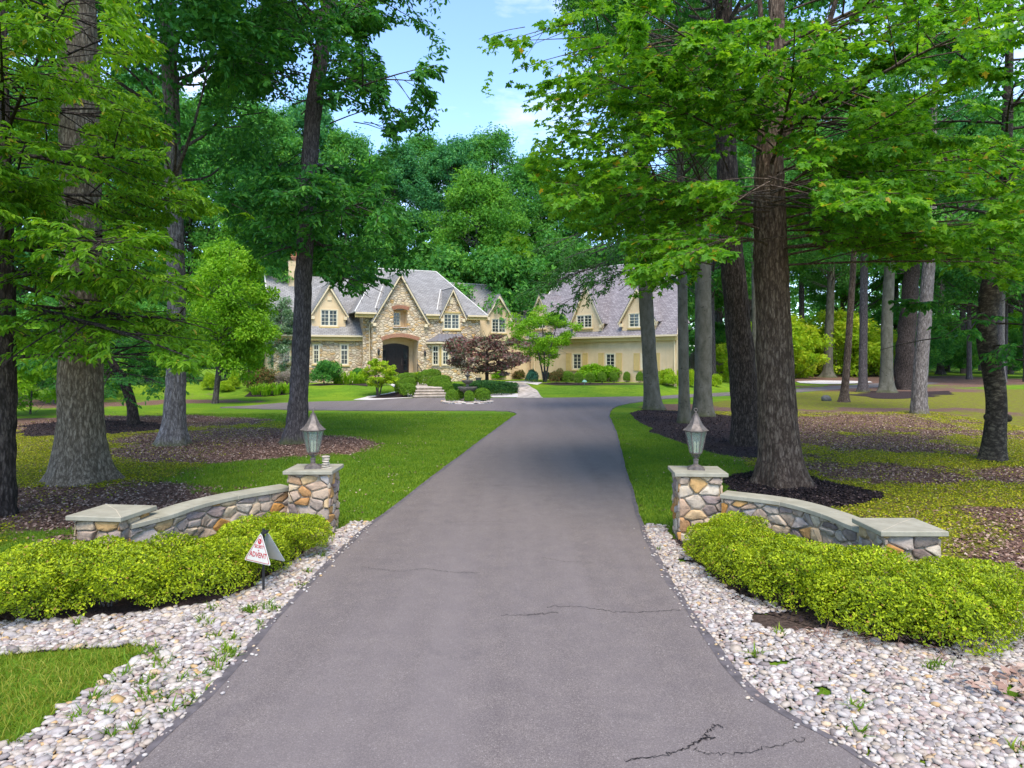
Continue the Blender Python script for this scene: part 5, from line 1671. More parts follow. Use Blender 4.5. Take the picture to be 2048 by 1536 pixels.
# round island with the fountain
ic = (gp(935, 805.5)); IR = 1.55
isl = [(ic[0] + IR * math.cos(a), ic[1] + IR * 1.05 * math.sin(a)) for a in np.linspace(0, 6.283, 49)[:-1]]
G = Geo(); G.slab([(x, y, 0.085) for x, y in isl], (0, 0, -0.1)); o = G.build('gravel_island', M['gravel']); o['kind'] = 'structure'
pq = [(x, y) for x, y in isl]
# a ring of pale stones on the edge
r = np.random.default_rng(3)
a = r.random(420) * 6.283; rr = IR * np.sqrt(r.uniform(0.55, 1.04, 420))
C = np.stack([ic[0] + rr * np.cos(a), ic[1] + 1.05 * rr * np.sin(a), np.full(420, 0.10)], 1); sz = r.uniform(0.04, 0.09, 420)
G = Geo(); blobs(G, C, np.stack([sz, sz * 0.8, sz * 0.55], 1), r.random(420) * 6, r.normal(0, 0.2, 420), r.uniform(0.1, 1, 420)); o = G.build('island_pebbles', M['pebble'], smooth=True); kind(o, 'stuff', 'pale pebbles edging the round fountain island', 'pebbles')

fx, fy = ic[0] - 0.03, ic[1] + 0.45
ft = tag(empty('garden_fountain', (fx, fy, 0.08)), 'dark three-tiered stone fountain on the round gravel island', 'fountain')
G = Geo(); G.lathe([(0, 0), (0.42, 0), (0.42, 0.10), (0.26, 0.16), (0.20, 0.35), (0.24, 0.52), (0.30, 0.58), (0, 0.58)], n=28); G.build('pedestal', M['cast_stone'], ft, smooth=False, world=False)
G = Geo(); G.lathe([(0, 0.581), (0.40, 0.60), (0.55, 0.72), (0.60, 0.82), (0.60, 0.86), (0.54, 0.86), (0.50, 0.76), (0.1, 0.70), (0, 0.70)], n=36); G.build('basin', M['cast_stone'], ft, world=False)
G = Geo(); G.lathe([(0.16, 0.701), (0.10, 0.80), (0.09, 1.0), (0.12, 1.04), (0.30, 1.14), (0.36, 1.24), (0.36, 1.27), (0.31, 1.27), (0.28, 1.2), (0, 1.16)], n=32); G.build('basin', M['cast_stone'], ft, world=False)
G = Geo(); G.lathe([(0.09, 1.161), (0.06, 1.26), (0.055, 1.42), (0.13, 1.50), (0.18, 1.58), (0.18, 1.60), (0.14, 1.60), (0, 1.55)], n=28); G.build('basin', M['cast_stone'], ft, world=False)
G = Geo(); G.lathe([(0.05, 1.551), (0.03, 1.62), (0.06, 1.68), (0.055, 1.72), (0.02, 1.77), (0, 1.80)], n=16); G.build('finial', M['cast_stone'], ft, world=False)
# boulder on the right, small landscape lamp by the garage shrubs
x, y, z = gph(1653, 802)
G = Geo(); blobs(G, np.array([(x, y, 0.12)]), np.array([(0.30, 0.24, 0.24)]), np.array([0.4]), np.array([0.1]), np.array([0.5]), 0.3, 8); o = G.build('boulder', M['rock'], smooth=True); tag(o, 'small dark grey boulder on the grass near the right drive arm', 'rock')
x, y, z = gph(1169, 770)
t = tag(empty('path_light', (x, y, z)), 'small green mushroom path light in front of the garage shrubs', 'garden lamp')
G = Geo(); G.lathe([(0.02, -0.05), (0.02, 0.22), (0.0, 0.22)], n=10); G.build('stem', M['verdigris'], t, world=False)
G = Geo(); G.lathe([(0.0, 0.20), (0.19, 0.21), (0.20, 0.24), (0.15, 0.32), (0.06, 0.38), (0, 0.39)], n=18); G.build('shade', M['verdigris'], t, world=False)
# ------------------------------------------------------------------ foliage machinery
TM = {
    'diamond': (np.array([(0, 0, 0), (0.45, 0.30, 0.06), (1, 0, -0.04), (0.45, -0.30, 0.06)]), [np.array([[0, 1, 2, 3]])]),
    'ovate': (np.array([(0, 0, 0), (0.30, 0.23, 0.05), (0.68, 0.20, 0.02), (1, 0, -0.12), (0.68, -0.20, 0.02), (0.30, -0.23, 0.05)]), [np.array([[0, 1, 2, 3], [0, 3, 4, 5]])]),
    'long': (np.array([(0, 0, 0), (0.30, 0.17, 0.04), (0.65, 0.15, 0.0), (1, 0, -0.16), (0.65, -0.15, 0.0), (0.30, -0.17, 0.04)]), [np.array([[0, 1, 2, 3], [0, 3, 4, 5]])]),
    'maple': (np.array([(0, 0, 0), (-0.06, 0.34, 0.02), (0.20, 0.24, 0.04), (0.46, 0.56, -0.04), (0.54, 0.20, 0.03), (0.74, 0.20, 0.0), (1, 0, -0.10),
                        (0.74, -0.20, 0.0), (0.54, -0.20, 0.03), (0.46, -0.56, -0.04), (0.20, -0.24, 0.04), (-0.06, -0.34, 0.02)]), [np.array([[0, 6, 5, 4, 3, 2, 1]]), np.array([[0, 11, 10, 9, 8, 7, 6]])]),
    'spray': (np.array([(0, 0, 0), (0.3, 0.28, 0.05), (0.42, 0.12, 0.05), (0.75, 0.30, 0.0), (0.75, 0.08, 0.03), (1.05, 0.0, -0.06), (0.7, -0.1, 0.03), (0.72, -0.32, 0.0), (0.38, -0.12, 0.05), (0.22, -0.30, 0.05)]), [np.array([[0, 5, 4, 3, 2, 1]]), np.array([[0, 9, 8, 7, 6, 5]])]),
}


def put_leaves(G, P, Ax, N, size, rnd, tmpl, mi=0):
    T, faces = TM[tmpl]
    n = len(P)
    Ax = nrm(Ax); N = nrm(N - Ax * (N * Ax).sum(1)[:, None]); B = np.cross(N, Ax)
    V = P[:, None] + size[:, None, None] * (Ax[:, None] * T[None, :, 0:1] + B[:, None] * T[None, :, 1:2] + N[:, None] * T[None, :, 2:3])
    k = len(T); base = (np.arange(n) * k)[:, None, None]
    rv = np.repeat(rnd, k)
    st = G.n
    G.v.append(V.reshape(-1, 3)); G.rn.append(rv)
    for f in faces:
        Q = (f[None] + base).reshape(-1, f.shape[1])
        G.lp.append((Q + st).ravel()); G.sz.append(np.full(len(Q), f.shape[1])); G.mi.append(np.full(len(Q), mi))
    G.n += n * k


class Lv:
    """a generation of branches: start, direction, length, bend (end offset), base radius"""
    def __init__(s, S, D, L, C, r):
        s.S, s.D, s.L, s.C, s.r = S, nrm(D), L, C, r

    def at(s, i, t):
        return s.S[i] + s.D[i] * (s.L[i] * t)[:, None] + s.C[i] * (t * t)[:, None]

    def dir(s, i, t):
        return nrm(s.D[i] * s.L[i][:, None] + 2 * s.C[i] * t[:, None])

    def sub(s, m):
        return Lv(s.S[m], s.D[m], s.L[m], s.C[m], s.r[m])


def child(lv, n, r, t0=0.25, t1=1.0, lf=0.5, ang=(45, 12), roll=25, sag=-0.15, taper=0.6, vert=0.0):
    m = len(lv.L)
    i = np.repeat(np.arange(m), n); k = np.tile(np.arange(n), m)
    t = t0 + (t1 - t0) * (k + r.uniform(0.1, 0.9, len(i))) / n
    p = lv.at(i, t); d = lv.dir(i, t)
    side = np.cross(d, np.array([0, 0, 1.0])); side = nrm(side + 1e-6)
    upp = np.cross(side, d)
    sg = np.where((k + i) % 2 == 0, 1.0, -1.0)
    ro = np.radians(r.normal(0, roll, len(i))); a = np.radians(r.normal(ang[0], ang[1], len(i)))
    w = side * (sg * np.cos(ro))[:, None] + upp * np.sin(ro)[:, None]
    D = d * np.cos(a)[:, None] + w * np.sin(a)[:, None]; D[:, 2] += vert
    L = lv.L[i] * lf * (1 - taper * t) * r.uniform(0.7, 1.25, len(i))
    C = np.zeros((len(i), 3)); C[:, 2] = L * (sag + r.normal(0, 0.06, len(i)))
    return Lv(p, D, L, C, lv.r[i] * (1 - 0.75 * t) * 0.6)


def add_tubes(G, lv, sides=5, rings=5, rmin=0.004, tip=0.25, mi=0):
    m = len(lv.L)
    if m == 0:
        return
    t = np.linspace(0, 1, rings)
    i = np.repeat(np.arange(m), rings); tt = np.tile(t, m)
    P = lv.at(i, tt); D = lv.dir(i, tt)
    ref = np.where(np.abs(D[:, 2:3]) > 0.9, np.array([[1.0, 0, 0]]), np.array([[0, 0, 1.0]]))
    A = nrm(np.cross(D, ref)); B = np.cross(D, A)
    rad = np.maximum(lv.r[i] * (1 - (1 - tip) * tt), rmin)
    an = np.arange(sides) * 2 * math.pi / sides
    V = P[:, None] + rad[:, None, None] * (A[:, None] * np.cos(an)[None, :, None] + B[:, None] * np.sin(an)[None, :, None])
    b = (np.arange(m) * rings * sides)[:, None, None] + (np.arange(rings - 1) * sides)[None, :, None]
    j = np.arange(sides)[None, None]; j2 = (j + 1) % sides
    Q = np.stack([b + j, b + j2, b + sides + j2, b + sides + j], -1).reshape(-1, 4)
    G.add(V.reshape(-1, 3), Q, mi)


def twig_leaves(G, lv, n, r, size, tmpl, ang=50, tilt=0.35, droop=0.15, t0=0.1, keep=None, rsd=0.22, mi=0, gloss=None, rbias=0.0):
    m = len(lv.L)
    i = np.repeat(np.arange(m), n); k = np.tile(np.arange(n), m)
    t = t0 + (1 - t0) * (k + r.uniform(0, 1, len(i))) / n
    p = lv.at(i, t); d = lv.dir(i, t)
    if keep is not None:
        ok = keep(p)
        i, k, t, p, d = i[ok], k[ok], t[ok], p[ok], d[ok]
    side = nrm(np.cross(d, np.array([0, 0, 1.0])) + 1e-6)
    sg = np.where(k % 2 == 0, 1.0, -1.0) * np.where(k == n - 1, 0.15, 1)
    a = np.radians(r.normal(ang, 15, len(i)))
    A = d * np.cos(a)[:, None] + side * (sg * np.sin(a))[:, None] + r.normal(0, 0.18, (len(i), 3)); A[:, 2] -= droop
    N = np.stack([r.normal(0, tilt, len(i)), r.normal(0, tilt, len(i)), np.ones(len(i))], 1)
    tw = r.normal(0, 0.13, m)
    rn = np.clip(0.47 + rbias + tw[i] + r.normal(0, rsd * 0.7, len(i)), 0, 0.90)
    odd = r.random(len(i)) < 0.012
    rn[odd] = 1.0
    put_leaves(G, p, A, N, size * r.uniform(0.65, 1.2, len(i)), rn, tmpl, mi)


def sweep_trunk(G, C, rad, nseg=24, rings=40, flare=0.5, fh=0.3, lobes=5, rough=0.05, seed=0, ridges=0, mi=0):
    """trunk along points C (k,3) with radii; root flare, lumpy or furrowed surface"""
    P = spline(np.c_[np.asarray(C, float), np.asarray(rad, float)], rings)
    z0 = P[0, 2]
    ph = np.arange(nseg) * 2 * math.pi / nseg
    L = np.concatenate([[0], np.cumsum(np.linalg.norm(np.diff(P[:, :3], axis=0), axis=1))])
    T = nrm(np.gradient(P[:, :3], axis=0))
    A = nrm(np.cross(np.array([0, 1.0, 0]), T)); B = np.cross(T, A)
    rr = P[:, 3][:, None] * np.ones(nseg)[None]
    U, W = np.meshgrid(ph / (2 * math.pi), L)
    pl = np.random.default_rng(seed).random(3) * 6.28
    lob = 0.5 + 0.5 * np.cos(lobes * ph + pl[0]) * 0.6 + 0.25 * np.cos((lobes - 2) * ph + pl[1])
    rr = rr * (1 + flare * np.exp(-L / fh)[:, None] * (0.45 + 0.85 * lob[None]) + flare * 0.08 * np.exp(-L / (fh * 3.0))[:, None])
    rr = rr * (1 + rough * (vn(U * 7, W * 1.3, seed, 7) - 0.5) * 2)
    if ridges:
        n1 = vn(U * ridges + (vn(U * 6, W * 2.2, seed + 7, 6) - 0.5) * 2.2, W * 2.4, seed + 1)
        n2 = vn(U * ridges * 2, W * 6.0, seed + 2)
        rr = rr + P[:, 3][:, None] * 0.0 + (np.abs(n1 - 0.5) * 2 - 0.5) * 0.030 + (n2 - 0.5) * 0.014
    V = P[:, None, :3] + A[:, None] * (rr * np.cos(ph))[..., None] + B[:, None] * (rr * np.sin(ph))[..., None]
    i = np.arange(rings - 1)[:, None] * nseg; j = np.arange(nseg)[None]; j2 = (j + 1) % nseg
    G.add(V.reshape(-1, 3), np.stack([i + j, i + j2, i + nseg + j2, i + nseg + j], -1).reshape(-1, 4), mi)
    G.add(V[-1], [list(range(nseg))], mi)
    return P


def limbs(P, n, r, z0, z1, L, elev, sag, rf=0.35, az=None, rmax=0.12):
    """first-order limbs leaving a trunk (rows x, y, z, r) between heights z0 and z1; L, elev: (low, high)"""
    z = z0 + (z1 - z0) * (np.arange(n) + r.uniform(0, 1, n)) / n
    S = np.stack([np.interp(z, P[:, 2], P[:, k]) for k in range(4)], 1)
    a = (np.arange(n) * 2.399963 + r.normal(0, 0.35, n)) if az is None else np.radians(r.uniform(az[0], az[1], n))
    f = (z - z0) / max(z1 - z0, 1e-6)
    e = np.radians(elev[0] + (elev[1] - elev[0]) * f + r.normal(0, 7, n))
    D = np.stack([np.cos(a) * np.cos(e), np.sin(a) * np.cos(e), np.sin(e)], 1)
    ln = (L[0] + (L[1] - L[0]) * f) * r.uniform(0.75, 1.15, n)
    C = np.zeros((n, 3)); C[:, 2] = ln * sag; C[:, :2] += r.normal(0, 0.06, (n, 2)) * ln[:, None]
    return Lv(S[:, :3], D, ln, C, np.minimum(S[:, 3] * rf, rmax))


def cat_lv(*ls):
    return Lv(*[np.concatenate([getattr(l, k) for l in ls]) for k in ('S', 'D', 'L', 'C', 'r')])


def uv_of(p):
    return CX + p[:, 0] / p[:, 1] * F, HV - (p[:, 2] - CH) / p[:, 1] * F


# ------------------------------------------------------------------ shrubs
def bush(name, n, rx, ry, rz, leaf, seed, tmpl='diamond', boxy=2.4, lump=0.12, up=0.5, shell=0.35, rbias=0.0, zc=None, mat=None):
    """dense clipped or loose shrub mesh round (0, 0, zc)"""
    r = np.random.default_rng(seed)
    d = nrm(r.normal(0, 1, (n, 3))); d[:, 2] = np.where(d[:, 2] < -0.55, -d[:, 2] * 0.6, d[:, 2]); d = nrm(d)
    q = (np.abs(d) ** boxy).sum(1) ** (-1 / boxy)
    k = nrm(r.normal(0, 1, (14, 3)))
    lm = np.zeros(n)
    for kk in k:
        lm = np.maximum(lm, np.clip((d @ kk - 0.72) / 0.28, 0, 1))
    fine = vn(d[:, 0] * 6 + 9, d[:, 1] * 6 + d[:, 2] * 5, seed)
    rad = q * (1 - lump + lump * 1.6 * lm + lump * 0.9 * (fine - 0.5)) * (1 - shell * r.random(n) ** 2.2)
    P = d * rad[:, None] * np.array([rx, ry, rz])
    P[:, 2] += rz * 0.93 if zc is None else zc
    N = nrm(d + r.normal(0, 0.45, (n, 3)) + np.array([0, 0, up * 0.5]))
    A = nrm(np.cross(N, r.normal(0, 1, (n, 3)))) + d * 0.55 + np.array([0, 0, up * 0.5])
    rn = np.clip(0.42 + rbias + r.normal(0, 0.19, n) + 0.3 * (fine - 0.5), 0, 0.95); rn[r.random(n) < 0.02] = 1.0
    G = Geo(); put_leaves(G, P, A, N, leaf * r.uniform(0.6, 1.25, n), rn, tmpl)
    # a few stems inside
    for _ in range(9):
        a = r.random() * 6.28; e = np.array([math.cos(a) * rx * 0.6, math.sin(a) * ry * 0.6, rz * r.uniform(0.7, 1.3)])
        G.tube([(e[0] * 0.12, e[1] * 0.12, -0.05), (e[0] * 0.5, e[1] * 0.5, e[2] * 0.5), tuple(e)], [0.012, 0.009, 0.004], 5, 1)
    return G.mesh(name, [mat, M['bark_wood']])


def plant(name, me, loc, label, cat='shrub', group=None, scale=1.0, rz=0.0):
    o = bpy.data.objects.new(name, me); COL.objects.link(o)
    o.location = loc; o.rotation_euler = (0, 0, rz)
    o.scale = (scale, scale, scale) if np.isscalar(scale) else scale
    tag(o, label, cat, group)
    return o


HB = [bush('box_shrub', 19000, 0.60, 0.55, 0.38, 0.033, 61 + k, 'ovate', 2.5, 0.27, 0.5, 0.42, mat=M['box_leaf']) for k in range(3)]
hl = [(-3.06, 9.22, .86, 'at the foot of the left gate pillar'), (-3.34, 8.48, .95, 'second from the left gate pillar'), (-3.66, 7.80, 1.0, 'behind the security sign stake'), (-4.40, 7.46, 1.0, 'in front of the low left pier'), (-5.10, 7.22, 1.0, 'left of the low pier'), (-5.90, 7.25, 1.0, 'cut by the left edge of the photo')]
for i, (x, y, s, w) in enumerate(hl):
    plant('box_shrub', HB[i % 3], (x, y, 0), 'box shrub of the left hedge ' + w, 'shrub', 'box shrubs of the left hedge', (s, s, s * 0.90), i * 1.9)
hr_ = [(2.86, 9.02, .88, 'at the foot of the right gate pillar'), (2.98, 8.25, .95, 'second from the right gate pillar'), (3.24, 7.52, 1.0, 'third from the right gate pillar'), (3.66, 6.90, 1.02, 'over the patch of bare soil'), (4.28, 6.62, 1.02, 'nearest the camera, dry twigs at its foot'), (4.66, 7.02, .90, 'last in the row, beside the low right pier')]
for i, (x, y, s, w) in enumerate(hr_):
    plant('box_shrub', HB[(i + 1) % 3], (x, y, 0), 'box shrub of the right hedge ' + w, 'shrub', 'box shrubs of the right hedge', (s, s, s * 0.90), i * 2.3 + 1)
# bare twigs under the right hedge
r = np.random.default_rng(77)
G = Geo()
for k in range(70):
    x, y = 3.7 + r.normal(0, 0.5), 6.55 + r.normal(0, 0.15)
    a = r.random() * 6.28; l = r.uniform(0.1, 0.28)
    G.tube([(x, y, 0.03), (x + math.cos(a) * l * 0.5, y + math.sin(a) * l * 0.5 - 0.03, 0.05 + l * 0.2), (x + math.cos(a) * l, y + math.sin(a) * l * 0.6 - 0.06, 0.03 + r.random() * 0.06)], [0.006, 0.004, 0.002], 4)
o = G.build('dry_twigs', M['litter']); kind(o, 'stuff', 'tangle of dry bare twigs under the right hedge', 'twigs')

BALL = bush('box_ball', 7000, 0.46, 0.46, 0.46, 0.055, 70, 'diamond', 2.3, 0.13, 0.4, 0.3, mat=M['box_far'])
MOUND = bush('clipped_mound', 11000, 1.0, 0.6, 0.42, 0.06, 71, 'diamond', 3.0, 0.16, 0.4, 0.3, mat=M['box_far'])
YEW = bush('yew_mound', 12000, 1.7, 1.0, 0.50, 0.085, 72, 'diamond', 3.0, 0.16, 0.4, 0.3, mat=M['yew_leaf'])


def ball(u0, u1, v0, v1, label, group, me=BALL, nm='box_ball', hx=0.46, hz_=0.90, dy=0.0):
    """set a clipped shrub so that it spans these photo pixels"""
    x, y, z = gph((u0 + u1) / 2, v1)
    y += dy
    k = y / F
    sx = (u1 - u0) * k / 2 / hx; s_z = (v1 - v0) * k / hz_
    return plant(nm, me, (((u0 + u1) / 2 - CX) * k, y + hx * sx * 0.5, z), label, 'shrub', group, (sx, sx, s_z), random.Random(u0).random() * (0.4 if me in (MOUND, YEW) else 6))


gb_ = 'clipped box balls round the fountain'
for u0, u1, v0, v1, w in ((891, 914.5, 779, 806.6, 'leftmost at the front'), (928, 948, 782, 806.5, 'front and centre'), (950, 979.5, 777, 805.5, 'right and slightly bronzed'), (912, 929, 778, 804, 'between the left and centre ones')):
    ball(u0, u1, v0, v1, 'clipped box ball on the fountain island, ' + w, gb_)
gs_ = 'clipped shrubs flanking the stone steps'
for u0, u1, v0, v1, w, me_ in ((834, 882, 741, 774, 'right of the steps, highest and widest', MOUND), (856, 902, 753, 784, 'right of the steps, second highest', MOUND), (868, 902, 761, 789, 'right of the steps, third in the cascade', MOUND), (879, 905, 765, 791, 'round one right of the bottom step', BALL),
                               (786, 833, 748, 776, 'left of the steps, high and wide', MOUND), (797, 832, 757, 781, 'left of the steps, halfway up', MOUND), (789, 812, 767, 788, 'small round one behind the lowest left ball', BALL), (799, 831, 767, 795, 'large round ball left of the bottom step', BALL)):
    ball(u0, u1, v0, v1, 'clipped green shrub ' + w, gs_, me_, 'clipped_shrub', 1.0 if me_ is MOUND else 0.46, 0.80 if me_ is MOUND else 0.9)
ball(934, 1032, 763, 792, 'wide dark green clipped mound under the purple maple', None, YEW, 'yew_mound', 1.7, 0.95)
ball(901, 925, 768, 784, 'low dark green shrub behind the fountain', None, YEW, 'yew_mound', 1.7, 0.95)
ga_ = 'clipped box balls along the garage wall'
for i, (u0, u1, v0, v1) in enumerate(((1121, 1148, 743, 768), (1149, 1167, 746, 769.5), (1172, 1190, 746, 768.5), (1196, 1213, 744, 767), (1220, 1236, 743, 766.5), (1247, 1261, 744, 765), (1273, 1287, 744, 766))):
    ball(u0, u1, v0, v1, ('leftmost and widest of the box balls along the garage wall', 'box ball just left of the green path light', 'box ball just right of the green path light', 'box ball under the shutters between the first two garage windows', 'box ball under the second garage window', 'box ball standing alone right of the second garage window', 'box ball beside the grey beech trunk')[i], ga_)
LOOSE = bush('loose_shrub', 5000, 0.9, 0.8, 0.62, 0.13, 73, 'ovate', 2.0, 0.42, 0.6, 0.65, mat=M['bright_leaf'])
LIME = bush('golden_shrub', 5000, 1.0, 0.8, 0.60, 0.13, 74, 'ovate', 2.0, 0.42, 0.6, 0.65, mat=M['lime_leaf'])
RUST = bush('bronze_shrub', 5000, 1.0, 0.8, 0.62, 0.12, 75, 'ovate', 2.0, 0.42, 0.7, 0.65, mat=M['rust_leaf'])
GREEN = bush('green_shrub', 6500, 1.0, 0.9, 0.70, 0.125, 76, 'ovate', 2.2, 0.36, 0.5, 0.6, mat=M['wood_leaf'])
BLUE = bush('juniper_shrub', 6000, 1.0, 0.8, 0.42, 0.10, 77, 'ovate', 2.0, 0.36, 0.5, 0.6, mat=M['blue_leaf'])
PINK = bush('pale_pink_shrub', 7000, 1.0, 0.9, 0.85, 0.085, 78, 'ovate', 2.0, 0.3, 0.5, 0.6, mat=M['pink_leaf'])
for u0, u1, v0, v1, me_, nm, lb, hh in (
        (619, 676, 724, 770, GREEN, 'green_shrub', 'dense dark green shrub under the left wing windows', 1.33), (660, 706, 727, 763, RUST, 'bronze_shrub', 'bronze tipped shrub beside the dark green shrub and downspout', 1.2), (700, 735, 738, 766, GREEN, 'green_shrub', 'small green shrub in front of the downspout', 1.33),
        (488, 545, 740, 784, RUST, 'bronze_shrub', 'rust tinged shrub in the left lawn bed', 1.2), (540, 600, 745, 780, PINK, 'pale_pink_shrub', 'greyish shrub right of the rusty one in the lawn bed', 1.6),
        (402, 428, 750, 781, LIME, 'golden_shrub', 'golden shrub left of the young tree', 1.15), (433, 466, 764, 785, LIME, 'golden_shrub', 'low yellow shrub right of the young tree trunk', 1.15), (455, 478, 748, 780, LIME, 'golden_shrub', 'taller yellow shrub behind the low yellow one', 1.15),
        (1160, 1240, 733, 764, LOOSE, 'variegated_shrub', 'pale variegated shrub behind the box balls of the garage', 1.2), (1100, 1132, 741, 768, RUST, 'bronze_shrub', 'bronze green shrub left of the garage box balls', 1.2),
        (1316, 1358, 743, 774, LIME, 'golden_shrub', 'golden shrub between the two pale beech trunks', 1.15), (1350, 1362, 745, 772, LIME, 'golden_shrub', 'narrow golden shrub at the garage corner', 1.15), (1376, 1394, 744, 776, LIME, 'golden_shrub', 'golden shrub between thin trunk and thick beech', 1.15), (1420, 1444, 752, 774, LIME, 'golden_shrub', 'golden shrub right of the thick beech trunk', 1.15),
        (1048, 1078, 741, 765, BLUE, 'juniper_shrub', 'blue green juniper left of the multi stemmed tree', 0.8), (1085, 1100, 743, 762, BLUE, 'juniper_shrub', 'blue green juniper right of the multi stemmed tree', 0.8), (979, 1010, 742, 760, LOOSE, 'green_hedge', 'clipped light green hedge block behind the purple maple', 1.2), (1024, 1052, 742, 759, RUST, 'bronze_hedge', 'bronze green hedge block by the link door', 1.2),
        (1378, 1400, 708, 752, PINK, 'pale_pink_shrub', 'pale pink shrub behind the thick beech', 1.6), (1420, 1462, 712, 752, PINK, 'pale_pink_shrub', 'pale pink shrub around the far thin trunk', 1.6)):
    me2 = me_
    ball(u0, u1, v0, v1, lb, None, me2, nm, 1.7 if me_ is YEW else (0.9 if me_ is LOOSE else 1.0), hh)


def straps(name, n, seed, h=0.75, spread=0.7, w=0.035, rad=0.35, mat=None):
    r = np.random.default_rng(seed)
    G = Geo()
    for k in range(n):
        a = r.random() * 6.283; q = r.random() ** 0.5 * rad; x, y = q * math.cos(a), q * math.sin(a)
        a += r.normal(0, 0.6); l = spread * r.uniform(0.35, 1.15); hh = h * r.uniform(0.45, 1.15)
        t = np.linspace(0, 1, 6)
        cx_, cz_ = l * t ** 1.5, hh * (1.9 * t - 1.25 * t * t)
        ww = w * np.array([0.8, 1, 1, 0.8, 0.5, 0.05]) * 0.5
        c = np.stack([x + cx_ * math.cos(a), y + cx_ * math.sin(a), cz_], 1); s_ = np.array([-math.sin(a), math.cos(a), 0])
        V = np.vstack([c + s_ * ww[:, None], c - s_ * ww[:, None]]); i = np.arange(5)
        G.add(V, np.stack([i, i + 1, 6 + i + 1, 6 + i], -1), 0, r.uniform(0.2, 1))
    return G.mesh(name, mat)


DAY = straps('daylily_clump', 60, 80, 1.15, 0.75, 0.07, 0.34, mat=M['bright_leaf'])
for i, (u, v, s, lb) in enumerate(((676, 768, .95, 'leftmost'), (694, 769, 1.1, 'second'), (712, 768, 1.1, 'third'), (725, 767, .9, 'rightmost'))):
    x, y, z = gph(u, v); plant('daylily_clump', DAY, (x, y, z), 'arching daylily clump below the left wing, %s of four' % lb, 'plant', 'daylilies below the left wing', s, i * 1.3)
for i, (u, v, s, lb) in enumerate(((512, 790, .8, 'left end'), (532, 791, .95, 'centre left'), (552, 790, .95, 'centre right'), (574, 787, .9, 'right end'))):
    x, y, z = gph(u, v); plant('daylily_clump', DAY, (x, y, z), 'arching daylily clump at the %s of the left lawn bed' % lb, 'plant', 'daylilies in the left lawn bed', s, i * 1.7 + 0.4)
# potted plant on the porch
q = A.P(d1 - 0.55, 0, 1.55); pz = 0.72
t = tag(empty('potted_plant', (q[0], q[1], pz)), 'dark pot with a yellow green plant beside the front door', 'potted plant')
G = Geo(); G.lathe([(0, 0), (0.16, 0), (0.24, 0.42), (0.27, 0.46), (0.24, 0.48), (0.2, 0.40), (0, 0.40)], n=18); G.build('pot', M['pot'], t, world=False)
o = bpy.data.objects.new('foliage', straps('pot_foliage', 60, 81, 0.6, 0.45, 0.05, 0.15, M['lime_leaf'])); COL.objects.link(o); o.parent = t; o.location = (0, 0, 0.4)
q = gph(957, 764)
t = tag(empty('garden_urn', (q[0], q[1], q[2])), 'small grey square planter against the stone wall behind the fountain', 'planter')
G = Geo(); G.slab([(-0.22, -0.22, 0), (0.22, -0.22, 0), (0.22, 0.22, 0), (-0.22, 0.22, 0)], (0, 0, 0.30)); G.slab([(-0.27, -0.27, 0.30), (0.27, -0.27, 0.30), (0.27, 0.27, 0.30), (-0.27, 0.27, 0.30)], (0, 0, 0.07)); G.build('tub', M['pot'], t, world=False)
# ------------------------------------------------------------------ trees
def trace(pts, Y=None, up=None):
    """trunk centre line and radii from photo columns (u, v, width in px) at one distance"""
    if Y is None:
        Y = CH * F / (pts[0][1] - HV)
    C = [at(u, v, Y) + (w * Y / F / 2,) for u, v, w in pts]
    x, y, z, r_ = C[0]
    C[0] = (x, y, float(hz(x, y)) - 0.08, r_)
    if up:
        dx, dz, rr = up
        C.append((C[-1][0] + dx, Y, C[-1][2] + dz, rr))
    return np.array(C), Y


def mk_tree(name, label, C, bark, cat='tree', group=None, seed=1, nseg=24, rings=60, flare=0.5, fh=0.3, rough=0.05, ridges=0, lobes=5):
    t = tag(empty(name, (C[0, 0], C[0, 1], float(hz(C[0, 0], C[0, 1])))), label, cat, group)
    G = Geo()
    P = sweep_trunk(G, C[:, :3], C[:, 3], nseg, rings, flare, fh, lobes, rough, seed, ridges)
    return t, G, P


def finish(t, G, bark, GL=None, leaf=None):
    G.build('trunk', M[bark], t, smooth=True)
    if GL is not None:
        GL.build('crown', M[leaf], t)


def clumps(GL, C, Rd, n, r, size, tmpl, up=0.45, mi=0, flat=0.8, rsd=0.16, keep=None):
    """foliage masses: n leaves in each ball (centre C, radius Rd), turned outwards and upwards"""
    m = len(C); i = np.repeat(np.arange(m), n); k = len(i)
    d = nrm(r.normal(0, 1, (k, 3)))
    q = r.random(k) ** 0.45
    off = d * (q * Rd[i] * r.uniform(0.75, 1.2, k))[:, None]; off[:, 2] *= flat
    P = C[i] + off
    if keep is not None:
        ok = keep(P); P, d, i = P[ok], d[ok], i[ok]; k = len(i)
    N = nrm(d * 0.6 + np.array([0, 0, up]) + r.normal(0, 0.55, (k, 3)))
    A = nrm(np.cross(N, r.normal(0, 1, (k, 3)))) + d * 0.4
    A[:, 2] -= 0.25
    cr = r.normal(0, 0.12, m)
    rn = np.clip(0.46 + cr[i] + r.normal(0, rsd, k), 0, 1)
    put_leaves(GL, P, A, N, size * r.uniform(0.6, 1.25, k), rn, tmpl, mi)


